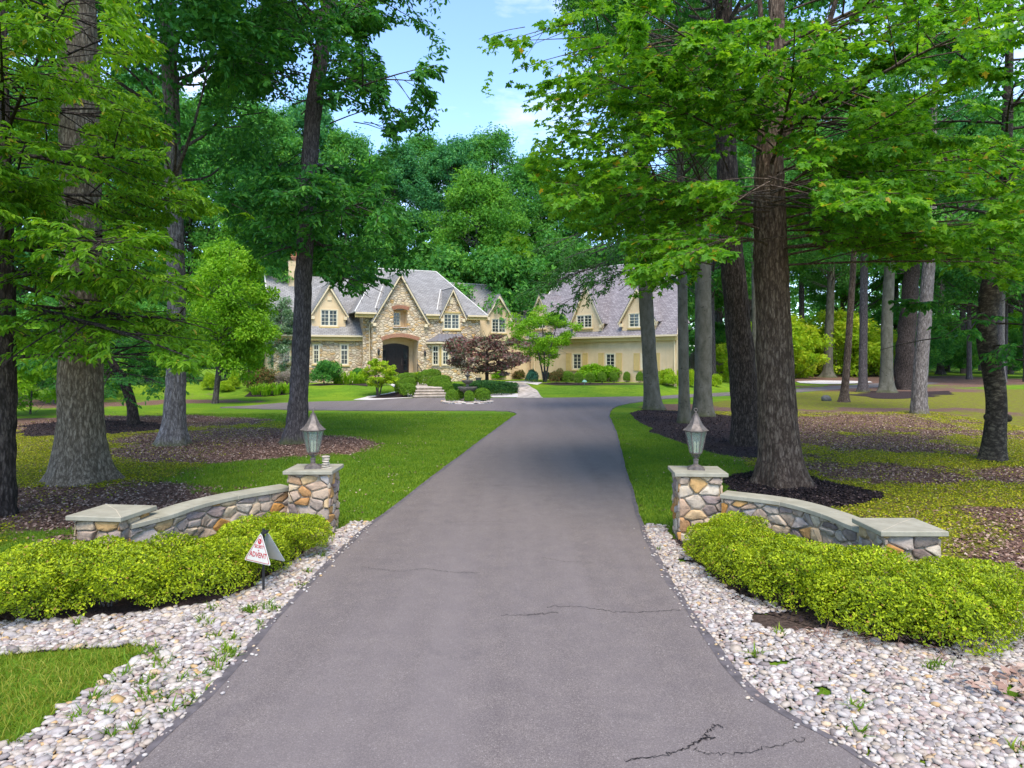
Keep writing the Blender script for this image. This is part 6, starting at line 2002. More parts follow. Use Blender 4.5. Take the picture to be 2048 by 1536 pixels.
def crown_centres(r, K, z0, z1, rad, prof=0.8, hollow=0.45):
    """clump centres through a rounded crown envelope, more of them towards its outside"""
    f = r.random(K) ** 0.85
    z = z0 + (z1 - z0) * f
    R_ = rad * np.sin(np.clip(0.16 + 0.80 * f, 0, 1) * math.pi) ** prof
    a = np.arange(K) * 2.399963 + r.normal(0, 0.4, K)
    q = hollow + (1 - hollow) * r.random(K) ** 0.6
    q = q * (0.8 + 0.4 * vn(a * 1.2, z * 0.35, 3))
    return np.stack([R_ * q * np.cos(a), R_ * q * np.sin(a), z], 1)


def limb_to(G, P, C, r, rad=0.08, mi=0, rise=0.35):
    """curved limbs from the trunk axis up and out to the given clump centres"""
    for c in C:
        d = math.hypot(c[0], c[1]); zs = max(P[1, 2], c[2] - d * r.uniform(0.4, 0.9))
        s = np.array([np.interp(zs, P[:, 2], P[:, k]) for k in range(3)])
        m = (s + c) / 2 + np.array([0, 0, -d * 0.08]) + r.normal(0, 0.15, 3)
        sp = spline([s, m, c], 7)
        G.tube(sp, np.linspace(rad * min(1, 0.3 + d / 6), 0.012, 7), 6, mi)


# shared high crowns -------------------------------------------------
def crown_mesh(name, leafm, n0, n1, n2, n3, z0, z1, L, elev, size, tmpl, seed, sag=-0.12, roll=28, rbias=0, trunk_r=0.18, lf1=0.5, lf2=0.5):
    """crown with its limbs round the axis x=y=0"""
    r = np.random.default_rng(seed)
    P = np.array([(0, 0, z0 - 1.5, trunk_r), (0, 0, z0, trunk_r), (0, 0, z1, 0.05)])
    G = Geo()
    C = crown_centres(r, n0, z0 + 0.4, z1, L[0])
    clumps(G, C, r.uniform(0.75, 1.35, n0), n1, r, size, tmpl)
    limb_to(G, P, C[::2], r, 0.075, 1)
    return G.mesh(name, [M[leafm], M['bark_wood']])


HC_DARK = crown_mesh('high_crown_dark', 'dark_leaf', 105, 330, 8, 9, 0, 13, (4.6, 2.6), (5, 45), 0.19, 'ovate', 201)
HC_BEECH = crown_mesh('high_crown_beech', 'beech', 95, 330, 8, 9, 0, 13, (4.4, 2.6), (15, 50), 0.17, 'ovate', 202)
HC_WOOD = crown_mesh('high_crown_green', 'wood_leaf', 62, 190, 7, 8, 0, 12, (4.4, 2.4), (5, 45), 0.28, 'spray', 203)


def hang_crown(t, me, P, z, s=1.0, rz=0.0, sz=1.0):
    """crown child fixed to the trunk at height z"""
    x, y = np.interp(z, P[:, 2], P[:, 0]), np.interp(z, P[:, 2], P[:, 1])
    o = bpy.data.objects.new('crown', me); COL.objects.link(o); o.parent = t
    o.location = (x - t.location.x, y - t.location.y, z - t.location.z); o.rotation_euler = (0, 0, rz); o.scale = (s, s, s * sz)
    return o


def trim(lv, keep, k=14):
    """shorten limbs to where they still carry leaves"""
    m = len(lv.L); i = np.repeat(np.arange(m), k); t = np.tile(np.linspace(0.05, 1, k), m)
    ok_ = keep(lv.at(i, t)).reshape(m, k)
    dead = ok_.mean(1) < 0.5
    tm = np.where(ok_.any(1) & ~dead, 0.05 + 0.95 * (k - 1 - np.argmax(ok_[:, ::-1], 1)) / (k - 1), 0.05)
    return Lv(lv.S, lv.D, lv.L * tm, lv.C * (tm ** 2)[:, None], lv.r)


# ---- far left hornbeam: layered bright sprays over the left of the picture
C, Y = trace([(6, 1030, 44), (9, 900, 38), (13, 760, 33), (11, 560, 30), (6, 250, 24), (2, 0, 19)], up=(-0.1, 4.5, 0.04))
t, G, P = mk_tree('hornbeam_tree', 'dark trunked hornbeam at the left edge with bright layered leaf sprays', C, 'bark_dark', seed=3, flare=0.35, ridges=22, rings=160, nseg=72)
r = np.random.default_rng(301)
l0 = limbs(P, 38, r, 2.6, 12.5, (4.4, 3.9), (4, 22), -0.10, rmax=0.04)
l0b = limbs(P, 11, r, 3.0, 7.5, (5.2, 4.6), (0, 12), -0.08, az=(-60, 40), rmax=0.05)
l0 = cat_lv(l0, l0b)
l1 = child(l0, 25, r, 0.14, 1, 0.40, (50, 10), 14, -0.10)
l2 = child(l1, 11, r, 0.1, 1, 0.42, (46, 12), 12, -0.14)


def keep_horn(p):
    u, v = uv_of(p)
    edge = np.interp(v, [-300, 0, 100, 250, 330, 400, 430, 480, 560, 640, 700, 760, 800], [250, 270, 310, 325, 345, 420, 490, 420, 375, 385, 440, 370, 330]) + 50 * (vn(v * 0.03, p[:, 1] * 1.5, 5) - 0.5)
    low = np.interp(u, [-600, 0, 60, 130, 220, 300, 380, 460], [760, 735, 745, 715, 728, 735, 775, 720]) + 45 * (vn(u * 0.025, p[:, 1] * 1.3, 6) - 0.5)
    ok = (u < edge) & (v < low) & (p[:, 1] > 4.0) & (v > -90)
    win = (u > 112) & (u < 205) & (v < 700)                 # the tulip trunk shows through here
    ok &= ~(win & (vn(u * 0.022, v * 0.018, 12) > np.interp(v, [0, 200, 320, 500, 700], [0.42, 0.56, 0.66, 0.74, 0.82])))
    gp_ = vn(u * 0.011 + 3, v * 0.013, 14)
    ok &= ~((gp_ > 0.72) & (u > 180))
    return ok


GL = Geo()
twig_leaves(GL, l2, 9, r, 0.120, 'long', 55, 0.42, 0.28, keep=keep_horn)
ok = keep_horn(l1.at(np.arange(len(l1.L)), np.full(len(l1.L), 0.8)))
add_tubes(G, trim(l0, keep_horn), 6, 8, 0.005, 0.15); add_tubes(G, l1.sub(ok), 4, 4, 0.003, 0.3)
finish(t, G, 'bark_dark', GL, 'hornbeam')

# ---- big tulip tree
C, Y = trace([(163, 962, 96), (162, 880, 86), (162, 800, 80), (162, 600, 76), (160, 300, 70), (153, 0, 66)], up=(-0.3, 9, 0.16))
t, G, P = mk_tree('tulip_tree', 'massive straight furrowed trunk with flared roots behind the left hedge', C, 'bark_tulip', seed=5, flare=0.58, fh=0.40, ridges=34, rings=420, nseg=150, lobes=6)
G.build('trunk', M['bark_tulip'], t, smooth=True)
hang_crown(t, HC_DARK, P, 10.5, 1.1, 0.4)

# ---- grey trunk behind it
C, Y = trace([(346, 890, 48), (349, 840, 40), (352, 760, 36), (353, 640, 34), (350, 480, 33), (345, 300, 31), (333, 0, 28)], up=(-0.4, 8, 0.1))
t, G, P = mk_tree('tulip_tree', 'grey straight trunk standing in leaf mulch left of the lantern tree', C, 'bark_grey', seed=6, flare=0.7, fh=0.4, ridges=30, rings=300, nseg=100, lobes=5)
G.build('trunk', M['bark_grey'], t, smooth=True)
hang_crown(t, HC_DARK, P, 8.2, 0.95, 2.1, 1.1)

# ---- leaning dark-leaved tree left of the house
C, Y = trace([(590, 886, 46), (594, 850, 40), (598, 780, 37), (603, 680, 35), (608, 540, 33), (616, 400, 32), (626, 230, 31), (650, 60, 29), (668, -60, 27)], up=(0.5, 7, 0.08))
t, G, P = mk_tree('hickory_tree', 'slate barked tree leaning right behind the left lantern, with dark broad leaves', C, 'bark_slate', seed=7, flare=0.6, fh=0.35, ridges=28, rings=300, nseg=96)
r = np.random.default_rng(307)
l0 = limbs(P, 44, r, 5.6, 17.5, (5.0, 4.2), (0, 34), -0.14, rmax=0.05)
l1 = child(l0, 19, r, 0.15, 1, 0.46, (50, 12), 27, -0.12)
l2 = child(l1, 9, r, 0.15, 1, 0.5, (45, 14), 25, -0.15)


def keep_hick(p):
    u, v = uv_of(p)
    rt = np.interp(v, [-500, 0, 90, 190, 250, 290, 330, 400, 450, 520, 560, 590], [900, 885, 878, 900, 868, 812, 770, 800, 850, 880, 850, 700]) + 40 * (vn(v * 0.03, p[:, 1] * 2, 7) - 0.5)
    lt = np.interp(v, [0, 300, 420, 470, 520, 580], [380, 420, 440, 470, 520, 560])
    low = np.interp(u, [430, 500, 545, 572, 580, 603, 625, 650, 700, 760, 800, 850, 890], [470, 510, 545, 545, 495, 500, 520, 565, 600, 565, 575, 560, 530]) + 30 * (vn(u * 0.04, p[:, 1] * 2, 8) - 0.5)
    hole = (vn(u * 0.010, v * 0.012, 21) > 0.66) & (v < 330)
    return (u < rt) & (u > lt) & (v < low) & ~hole & (v > -90)


GL = Geo()
twig_leaves(GL, l2, 10, r, 0.185, 'ovate', 55, 0.55, 0.25, keep=keep_hick)
zc_ = r.uniform(5.6, 14.6, 120); ac_ = r.random(120) * 6.283; rc_ = r.uniform(0.5, 4.6, 120)
Cc_ = np.stack([np.interp(zc_, P[:, 2], P[:, 0]) + rc_ * np.cos(ac_), np.interp(zc_, P[:, 2], P[:, 1]) + rc_ * np.sin(ac_) * 0.7, zc_], 1)
clumps(GL, Cc_, r.uniform(0.45, 0.85, 120), 120, r, 0.185, 'ovate', 0.5, 0, 0.7, 0.18, keep_hick)
ok = keep_hick(l1.at(np.arange(len(l1.L)), np.full(len(l1.L), 0.7)))
add_tubes(G, trim(l0, keep_hick), 6, 8, 0.008, 0.15); add_tubes(G, l1.sub(ok), 4, 4, 0.005, 0.3)
finish(t, G, 'bark_slate', GL, 'dark_leaf')

# ---- small dark bent tree
C, Y = trace([(267, 848, 22), (264, 815, 19), (256, 785, 18), (244, 757, 17), (228, 730, 14), (210, 705, 11), (190, 680, 8), (180, 650, 5)])
t, G, P = mk_tree('bent_tree', 'small dark tree with a bowed trunk on the left lawn edge', C, 'bark_dark', seed=8, flare=0.3, rings=40)
r = np.random.default_rng(308)
l0 = limbs(P, 26, r, 2.0, 4.2, (3.2, 2.6), (0, 40), -0.2, rmax=0.04)
l1 = child(l0, 9, r, 0.25, 1, 0.5, (48, 12), 20, -0.12); l2 = child(l1, 7, r, 0.2, 1, 0.5, (45, 12), 20, -0.15)
GL = Geo(); twig_leaves(GL, l2, 8, r, 0.15, 'ovate', 55, 0.35, 0.3)
add_tubes(G, l0, 5, 6, 0.006, 0.2); add_tubes(G, l1, 4, 3, 0.004, 0.3)
finish(t, G, 'bark_dark', GL, 'dark_leaf')


def small_tree(name, label, u, v, crown_px, leafm, size, tmpl, bark, seed, tw, n=(30, 9, 7, 8), stems=1, elev=(10, 60), layered=18, rbias=0.0, zfrac=0.2, shape=1.0, flat_=0.8):
    """a garden tree whose crown spans crown_px = (u0, u1, v0, v1)"""
    x, y, z = gph(u, v)
    k = y / F; u0, u1, v0, v1 = crown_px
    zt = CH - (v0 - HV) * k; zb = CH - (v1 - HV) * k; hw = (u1 - u0) * k / 2; cx = ((u0 + u1) / 2 - CX) * k
    r = np.random.default_rng(seed)
    t = tag(empty(name, (x, y, z)), label, 'tree')
    G = Geo(); parts_ = []
    for s_ in range(stems):
        a = s_ * 6.283 / max(stems, 1) + 0.5; sp = 0.0 if stems == 1 else hw * 0.42
        top = np.array([cx + sp * math.cos(a), y + sp * math.sin(a) * 0.8, zb + (zt - zb) * (0.86 if stems == 1 else 0.6)])
        b0 = np.array([x + (0 if stems == 1 else 0.07 * math.cos(a)), y + (0 if stems == 1 else 0.07 * math.sin(a)), z - 0.05])
        mid = b0 + (top - b0) * 0.45 - np.array([0, 0, 0]) + np.array([0, 0, 0.12 * (zt - z)]) * (stems > 1)
        rad0 = tw * k / 2
        Cc = np.vstack([b0, mid, top])
        P = sweep_trunk(G, Cc, [rad0, rad0 * 0.7, rad0 * 0.25], 12, 24, 0.25, 0.2, 3, 0.05, seed + s_)
        parts_.append(limbs(P, max(6, n[0] // stems), r, zb + (zt - zb) * zfrac * 0.3, zb + (zt - zb) * 0.84, (hw * 1.0, hw * 0.55), elev, -0.16, rmax=rad0 * 0.6))
    l0 = cat_lv(*parts_)
    c0 = np.array([cx, y, (zt + zb) / 2]); ex = np.array([hw, hw, (zt - zb) / 2])

    def keep(p):
        q = (p - c0) / ex
        f = 1.0 + 0.35 * (vn(p[:, 0] * 1.1 + seed, p[:, 2] * 1.4 + p[:, 1] * 0.7, seed) - 0.5)
        return (np.abs(q) ** (2.0 * shape)).sum(1) ** (1 / (2.0 * shape)) < f
    K = n[0]; rc = (hw * hw * (zt - zb)) ** (1 / 3) * 0.165
    C_ = np.array([0, 0, 0]) + r.uniform(-1, 1, (K * 6, 3)); C_ = C_[(C_ ** 2).sum(1) < 1][:K * 2]; 
    d_ = np.linalg.norm(C_, axis=1); C_ = C_[np.argsort(-d_ + r.normal(0, 0.18, len(d_)))][:K]
    C_ = c0 + C_ * r.uniform(0.80, 1.17, (len(C_), 1)) * (ex - np.array([rc, rc, rc * flat_]) * 0.75)
    GL = Geo(); clumps(GL, C_, rc * r.uniform(0.7, 1.3, K), n[1], r, size, tmpl, 0.5, 0, flat_)
    add_tubes(G, trim(l0, keep), 5, 6, 0.008, 0.2)
    finish(t, G, bark, GL, leafm)
    return t


small_tree('young_tree', 'young light green tree with a thin trunk on the left lawn', 430, 807, (362, 562, 478, 756), 'bright_leaf', 0.20, 'ovate', 'bark_wood', 401, 12, (95, 230), 1, (5, 62), 22, 0.08)
small_tree('silvery_tree', 'pale silvery leaved small tree beside the left house end', 566, 766, (520, 612, 588, 748), 'silver_leaf', 0.20, 'ovate', 'bark_wood', 402, 10, (60, 170), 1, (10, 60), 25, 0.05)
small_tree('purple_maple', 'spreading purple leaved maple behind the fountain', 974, 771, (878, 1070, 660, 756), 'red_leaf', 0.17, 'maple', 'bark_dark', 403, 8, (85, 95), 1, (5, 40), 12, 0.0, 0.3, 1.0, 0.32)
small_tree('golden_maple', 'small yellow green maple beside the stone steps', 756, 794, (722, 800, 718, 776), 'lime_leaf', 0.12, 'maple', 'bark_wood', 404, 3, (55, 110), 3, (5, 45), 14, 0.0, 0.2, 1.0, 0.5)
small_tree('multistem_tree', 'light green tree with several slender stems by the garage', 1090, 764, (1010, 1160, 610, 724), 'bright_leaf', 0.18, 'ovate', 'bark_slate', 405, 3.6, (80, 170), 6, (0, 45), 16, 0.0, 0.2, 1.0, 0.55)

# ---- the big maple on the right
C, Y = trace([(1563, 968, 84), (1558, 900, 78), (1554, 820, 73), (1549, 700, 67), (1543, 560, 64), (1538, 400, 60), (1540, 300, 52), (1547, 200, 42), (1551, 100, 36), (1553, 0, 29)], up=(0.1, 5.0, 0.05))
t, G, P = mk_tree('maple_tree', 'big furrowed maple trunk behind the right wall with bright lobed leaves', C, 'bark_brown', seed=9, flare=0.65, fh=0.36, ridges=34, rings=420, nseg=150, lobes=6)
r = np.random.default_rng(309)
forks = [([(1556, 300, 22), (1585, 235, 19), (1632, 120, 14), (1672, 0, 10), (1690, -80, 7)], 0.4), ([(1566, 250, 16), (1600, 205, 13), (1700, 180, 10), (1800, 120, 6)], -0.6), ([(1536, 320, 16), (1525, 120, 12), (1520, 10, 10), (1500, -120, 6)], 0.2), ([(1542, 330, 13), (1590, 215, 11), (1640, 185, 9), (1760, 185, 6)], -1.2)]
ex_l = []
for pts, dy in forks:
    Q = np.array([np.array(at(u, v, Y + dy * i / 3)) for i, (u, v, w) in enumerate(pts)]); rw = np.array([w for _, _, w in pts]) * Y / F / 2
    sp = spline(np.c_[Q, rw], 14); G.tube(sp[:, :3], sp[:, 3], 8)
    d_ = sp[-1, :3] - sp[4, :3]
    ex_l.append(Lv(sp[4:5, :3], d_[None], np.array([np.linalg.norm(d_)]), np.zeros((1, 3)), np.array([0.03])))
l0 = limbs(P, 34, r, 5.0, 13.0, (6.8, 4.4), (4, 30), -0.12, rmax=0.045)
l0c = limbs(P, 11, r, 5.2, 9.5, (7.6, 7.0), (2, 12), -0.09, az=(140, 215), rmax=0.036)
l0d = limbs(P, 7, r, 4.8, 7.6, (5.0, 5.4), (-2, 8), -0.10, az=(200, 330), rmax=0.028)
l0f = limbs(P, 9, r, 4.4, 7.0, (6.2, 6.2), (2, 10), -0.10, az=(-75, 50), rmax=0.028)
l0e = limbs(P, 10, r, 4.6, 6.6, (7.2, 7.2), (0, 6), -0.13, az=(150, 240), rmax=0.028)
l0 = cat_lv(l0, l0c, l0d, l0e, l0f, *ex_l)
l1 = child(l0, 24, r, 0.10, 1, 0.40, (50, 11), 17, -0.08)
l2 = child(l1, 9, r, 0.12, 1, 0.42, (46, 13), 14, -0.12)


def keep_maple(p):
    u, v = uv_of(p)
    lt = np.interp(v, [-500, 0, 60, 140, 200, 235, 280, 300, 340, 390, 440, 500, 560, 620], [1010, 1000, 985, 950, 930, 885, 960, 1060, 1030, 1010, 970, 1010, 1060, 1180]) + 50 * (vn(v * 0.03, p[:, 1] * 1.5, 9) - 0.5)
    low = np.interp(u, [880, 1000, 1060, 1150, 1250, 1300, 1360, 1420, 1500, 1530, 1620, 1700, 1800, 1900, 2000, 2300], [260, 460, 540, 570, 590, 600, 570, 520, 470, 450, 480, 500, 530, 530, 560, 560]) + 50 * (vn(u * 0.02, p[:, 1] * 1.3, 10) - 0.5)
    low = np.where((p[:, 1] < 15.2) & (u > 1475) & (u < 1625), np.minimum(low, 348), low)
    hole = (vn(u * 0.009 + 5, v * 0.012, 31) > 0.70)
    top = (u < 1240) & (v < 120) & (vn(u * 0.02, v * 0.02, 33) > 0.45)
    return (u > lt) & (v < low) & (p[:, 1] > 5.0) & ~hole & ~top & (v > -70) & ~((p[:, 1] > 13.5) & (p[:, 1] < 20.5) & (p[:, 0] < 5.6) & (vn(p[:, 0] * 9, p[:, 1] * 9 + p[:, 2] * 7, 61) < 0.52))


GL = Geo()
twig_leaves(GL, l2, 8, r, 0.126, 'maple', 55, 0.55, 0.30, keep=keep_maple)
ok = keep_maple(l1.at(np.arange(len(l1.L)), np.full(len(l1.L), 0.8)))
add_tubes(G, trim(l0, keep_maple), 6, 8, 0.007, 0.15); add_tubes(G, l1.sub(ok), 4, 4, 0.004, 0.3)
finish(t, G, 'bark_brown', GL, 'maple')

# ---- other individual trunks on the right
def trunk_tree(name, label, pts, bark, seed, up, crown, zc, s=1.0, rz=0.0, sz=1.0, flare=0.5, fh=0.35, ridges=0, rings=90, nseg=40, Y=None, rough=0.05, extra=None, group=None):
    C, Y = trace(pts, Y, up)
    t, G, P = mk_tree(name, label, C, bark, seed=seed, flare=flare, fh=fh, ridges=ridges, rings=rings, nseg=nseg, rough=rough, group=group)
    if extra:
        extra(G, P, Y)
    G.build('trunk', M[bark], t, smooth=True)
    if crown is not None:
        hang_crown(t, crown, P, zc, s, rz, sz)
    return t, P


trunk_tree('oak_tree', 'dark rough trunk leaning left just behind the big maple', [(1497, 889, 62), (1492, 820, 56), (1481, 700, 51), (1468, 560, 46), (1459, 450, 42), (1454, 350, 40), (1450, 200, 37), (1447, 0, 32)], 'bark_dark', 12, (-0.3, 8, 0.1), HC_DARK, 10.2, 1.05, 1.0, 1.0, 0.4, 0.4, 30, 300, 110)


def beech_spray(G, P, Y):
    pass


trunk_tree('beech_tree', 'smooth pale beech with a broad foot in the mulch beside the drive mouth', [(1307, 819, 36), (1303, 770, 31), (1298, 700, 28), (1290, 560, 28), (1286, 480, 27), (1284, 300, 26), (1283, 140, 24), (1276, 0, 17)], 'bark_beech', 13, (-0.2, 7, 0.06), HC_BEECH, 14.0, 0.95, 0.3, 1.0, 0.45, 0.30)
bt = [o for o in bpy.data.objects if o.name.startswith('beech_tree')][0]
# its fork and the dark drooping sprays in front of the garage
Yb = CH * F / (819 - HV)
G = Geo()
for pts in ([(1285, 190, 20), (1305, 110, 16), (1335, 0, 13), (1355, -90, 9)], [(1362, 330, 9), (1370, 150, 8), (1395, 0, 6)]):
    Q = np.array([at(u, v, Yb) for u, v, w in pts]); rw = np.array([w for _, _, w in pts]) * Yb / F / 2
    sp = spline(np.c_[Q, rw], 12); G.tube(sp[:, :3], sp[:, 3], 8)
r = np.random.default_rng(313)
S0 = np.array([at(1287 + r.normal(0, 2), v, Yb) for v in (430, 470, 500, 525, 470, 510, 440, 540)])
D0 = np.array([(-0.9, -0.25, -0.25), (-0.92, 0.2, -0.25), (-0.9, -0.35, -0.28), (-0.85, -0.1, -0.34), (-0.8, -0.5, -0.22), (-0.9, 0.05, -0.20), (-0.6, -0.7, -0.15), (0.6, -0.6, -0.2)])
l0 = Lv(S0, D0, np.array([6.6, 5.6, 6.4, 5.0, 5.6, 6.8, 4.6, 3.2]), np.tile(np.array([[0, 0, -0.6]]), (8, 1)), np.full(8, 0.045))
l1 = child(l0, 20, r, 0.12, 1, 0.36, (46, 12), 24, -0.18); l2 = child(l1, 9, r, 0.15, 1, 0.45, (44, 14), 24, -0.15)
add_tubes(G, l0, 6, 8, 0.012, 0.2); add_tubes(G, l1, 4, 4, 0.007, 0.3)


def keep_b(p):
    u, v = uv_of(p)
    low = np.interp(u, [1040, 1080, 1130, 1200, 1260, 1330, 1350], [600, 650, 700, 690, 640, 620, 560])
    return (u > 1035) & (v < low) & (vn(u * 0.03, v * 0.035, 41) < 0.78)


GL = Geo(); twig_leaves(GL, l2, 7, r, 0.15, 'ovate', 50, 0.6, 0.3, keep=keep_b, rbias=-0.12)
G.build('low_limbs', M['bark_slate'], bt, smooth=True); GL.build('low_sprays', M['beech'], bt)
trunk_tree('thin_beech_tree', 'slender grey trunk between the two pale beeches', [(1369, 846, 26), (1368, 790, 22), (1366, 650, 20), (1364, 500, 18), (1362, 400, 16), (1360, 250, 12)], 'bark_beech', 14, (0, 5, 0.05), HC_BEECH, 9.5, 0.6, 2.0, 1.0, 0.25)
trunk_tree('beech_tree', 'thick grey beech left of the dark leaning trunk', [(1407, 832, 40), (1406, 785, 35), (1407, 700, 33), (1406, 560, 32), (1404, 400, 30), (1395, 200, 26), (1390, 0, 20)], 'bark_beech', 15, (0, 6, 0.1), HC_BEECH, 12.0, 0.95, 4.0, 1.0, 0.45, 0.3)

# near birch-like trunk on the far right
C, Y = trace([(1983, 921, 46), (1990, 860, 40), (1992, 800, 38), (1982, 720, 37), (1973, 650, 37), (1980, 590, 37), (1994, 520, 33), (2003, 440, 28), (2010, 380, 24), (2016, 200, 17), (2020, 0, 12)], up=(0, 2, 0.04))
t, G, P = mk_tree('birch_tree', 'dark crooked birch trunk with burls near the right edge', C, 'bark_birch', seed=16, flare=0.35, fh=0.25, rings=160, nseg=60, rough=0.10)
for u_, v_, s_ in ((1972, 834, 0.085), (2012, 836, 0.09), (1985, 896, 0.13), (1978, 560, 0.06)):
    q = np.array(at(u_, v_, Y)); q[1] -= 0.16 if s_ > 0.1 else 0.05
    blobs(G, q[None], np.array([[s_, s_, s_ * 1.1]]), np.array([0.3]), np.array([0.0]), np.array([0.5]), 0.2, int(u_))
r = np.random.default_rng(316)
l0 = cat_lv(limbs(P, 26, r, 5.5, 11.5, (4.2, 3.0), (5, 35), -0.12, rmax=0.045), limbs(P, 7, r, 2.5, 4.6, (2.6, 2.6), (-4, 8), -0.16, az=(150, 330), rmax=0.03))
l1 = child(l0, 11, r, 0.2, 1, 0.44, (50, 11), 14, -0.1); l2 = child(l1, 7, r, 0.15, 1, 0.44, (46, 12), 14, -0.14)


def keep_birch(p):
    u, v = uv_of(p)
    a = (v < 600 + 60 * vn(u * 0.02, p[:, 1], 3))
    b = (u > np.interp(v, [560, 640, 700, 800], [1830, 1840, 1940, 1980])) & (v < 790) & (vn(u * 0.02, v * 0.02, 51) > 0.38) & ~((u > 1962) & (u < 2010) & (v > 740))
    return a | b


GL = Geo(); twig_leaves(GL, l2, 8, r, 0.15, 'ovate', 52, 0.35, 0.3, keep=keep_birch)
ok = keep_birch(l1.at(np.arange(len(l1.L)), np.full(len(l1.L), 0.8)))
add_tubes(G, l0, 6, 6, 0.007, 0.2); add_tubes(G, l1.sub(ok), 4, 3, 0.004, 0.3)
finish(t, G, 'bark_birch', GL, 'dark_leaf')

trunk_tree('woodland_tree', 'brown grey trunk alone on the woodland floor, left of the crooked birch', [(1838, 828, 30), (1839, 770, 27), (1846, 680, 25), (1852, 600, 24), (1858, 520, 22), (1862, 400, 19)], 'bark_grey', 17, (0.2, 6, 0.08), HC_WOOD, 8.0, 0.85, 0.5, 1.0, 0.35, 0.3, 24, 140, 60)
trunk_tree('woodland_tree', 'thin dark brown trunk beside the small boulder', [(1688, 804, 19), (1690, 775, 15), (1696, 700, 13), (1702, 600, 12), (1706, 540, 11), (1712, 400, 9)], 'bark_brown', 18, (0.2, 6, 0.06), HC_WOOD, 9.0, 0.7, 1.5, 1.0, 0.45)
trunk_tree('woodland_tree', 'straight purple grey trunk left of the pale flared beech in the far mulch bed', [(1726, 784, 20), (1726, 745, 16), (1727, 650, 15), (1728, 560, 14), (1730, 400, 12)], 'bark_slate', 19, (0.2, 8, 0.08), HC_WOOD, 10.5, 0.85, 2.5, 1.0, 0.5)
trunk_tree('beech_tree', 'pale beech with flared roots in the far mulch bed', [(1773, 785, 28), (1773, 755, 24), (1774, 650, 21), (1778, 560, 20), (1782, 460, 18), (1784, 300, 14)], 'bark_beech', 20, (0.2, 8, 0.08), HC_BEECH, 10.5, 1.0, 3.5, 1.0, 0.6, 0.45)
trunk_tree('vine_clad_tree', 'thick dark trunk hung with bare vines in the far mulch bed', [(1810, 779, 40), (1810, 745, 36), (1814, 650, 32), (1822, 560, 28), (1826, 400, 22)], 'bark_dark', 21, (0.2, 8, 0.1), HC_WOOD, 10.0, 1.05, 4.5, 1.0, 0.35, 0.5, 18, 120, 60, None, 0.14)
trunk_tree('woodland_tree', 'pale distant trunk just left of the big maple trunk', [(1511, 771, 17), (1511, 700, 14), (1510, 560, 13), (1508, 400, 12)], 'bark_beech', 22, (0, 10, 0.1), HC_WOOD, 12, 1.0, 5.5, 1.1, 0.4)
trunk_tree('beech_tree', 'grey distant trunk with a wide foot before the bright undergrowth', [(1656, 757, 24), (1656, 730, 18), (1659, 640, 16), (1662, 560, 14), (1664, 400, 12)], 'bark_beech', 23, (0, 8, 0.1), HC_BEECH, 12, 1.1, 0.9, 1.1, 0.7, 0.5)
trunk_tree('woodland_tree', 'thin distant trunk in front of the pale pink shrub', [(1434, 748, 13), (1434, 700, 9), (1433, 560, 7), (1432, 400, 6)], 'bark_wood', 24, (0, 8, 0.1), HC_WOOD, 14, 1.1, 1.9, 1.1, 0.8, 0.6)
trunk_tree('woodland_tree', 'dark distant trunk beyond the drive end, left of the birch', [(1881, 752, 16), (1881, 725, 12), (1882, 640, 11), (1884, 500, 9)], 'bark_slate', 25, (0, 10, 0.1), HC_WOOD, 12, 1.2, 2.9, 1.1, 0.5)
trunk_tree('woodland_tree', 'grey trunk rising behind the crooked birch', [(2003, 766, 15), (2003, 690, 11), (2004, 600, 10), (2005, 450, 9)], 'bark_grey', 26, (0, 8, 0.1), HC_WOOD, 11, 1.0, 3.9, 1.0, 0.4)

# ------------------------------------------------------------------ background wood: a few kinds, copied
def kind_tree(name, h, z0, rad, leafm, size, seed, n=(150, 270), bark='bark_wood', tr=0.30, elev=(5, 60), tmpl='spray', low=0.8):
    r = np.random.default_rng(seed)
    t = empty(name, (0, -500, 0))
    G = Geo()
    P = sweep_trunk(G, np.array([(0, 0, -0.3), (0.15, 0, h * 0.35), (-0.1, 0.1, h * 0.65), (0.1, 0, h * 0.96)]), [tr, tr * 0.8, tr * 0.5, 0.05], 12, 30, 0.4, 0.5, 4, 0.05, seed)
    K = n[0]; C = crown_centres(r, K, z0 + rad * 0.12, h - rad * 0.10, rad, 0.7, 0.4)
    GL = Geo(); clumps(GL, C, rad * r.uniform(0.11, 0.30, K), n[1], r, size, tmpl, 0.45, 0, 0.7, 0.19)
    limb_to(G, P, C[::2], r, tr * 0.35)
    G.build('trunk', M[bark], t, smooth=True, world=False); GL.build('crown', M[leafm], t, world=False)
    return t


KT = {
    'A': kind_tree('tall_tree', 28, 7, 6.5, 'wood_leaf', 0.32, 501),
    'B': kind_tree('tall_cool_tree', 30, 8, 5.5, 'wood_leaf_b', 0.32, 502, bark='bark_slate'),
    'C': kind_tree('light_tree', 20, 4, 5.5, 'mid_leaf', 0.30, 503, bark='bark_beech', tr=0.22),
    'D': kind_tree('slender_tree', 25, 9, 5.0, 'wood_leaf', 0.38, 504, (80, 230), bark='bark_slate', tr=0.24),
    'E': kind_tree('understory_tree', 7, 0.5, 3.6, 'bright_leaf', 0.26, 505, (55, 200), tr=0.07, elev=(10, 60), low=1.0),
    'F': kind_tree('understory_tree', 8, 0.8, 4.0, 'wood_leaf', 0.28, 506, (55, 200), tr=0.08, elev=(10, 60), low=1.0),
    'G': kind_tree('understory_tree', 5, 0.2, 3.2, 'lime_leaf', 0.24, 507, (50, 200), tr=0.06, elev=(10, 60), low=1.0),
}
usedk = set()


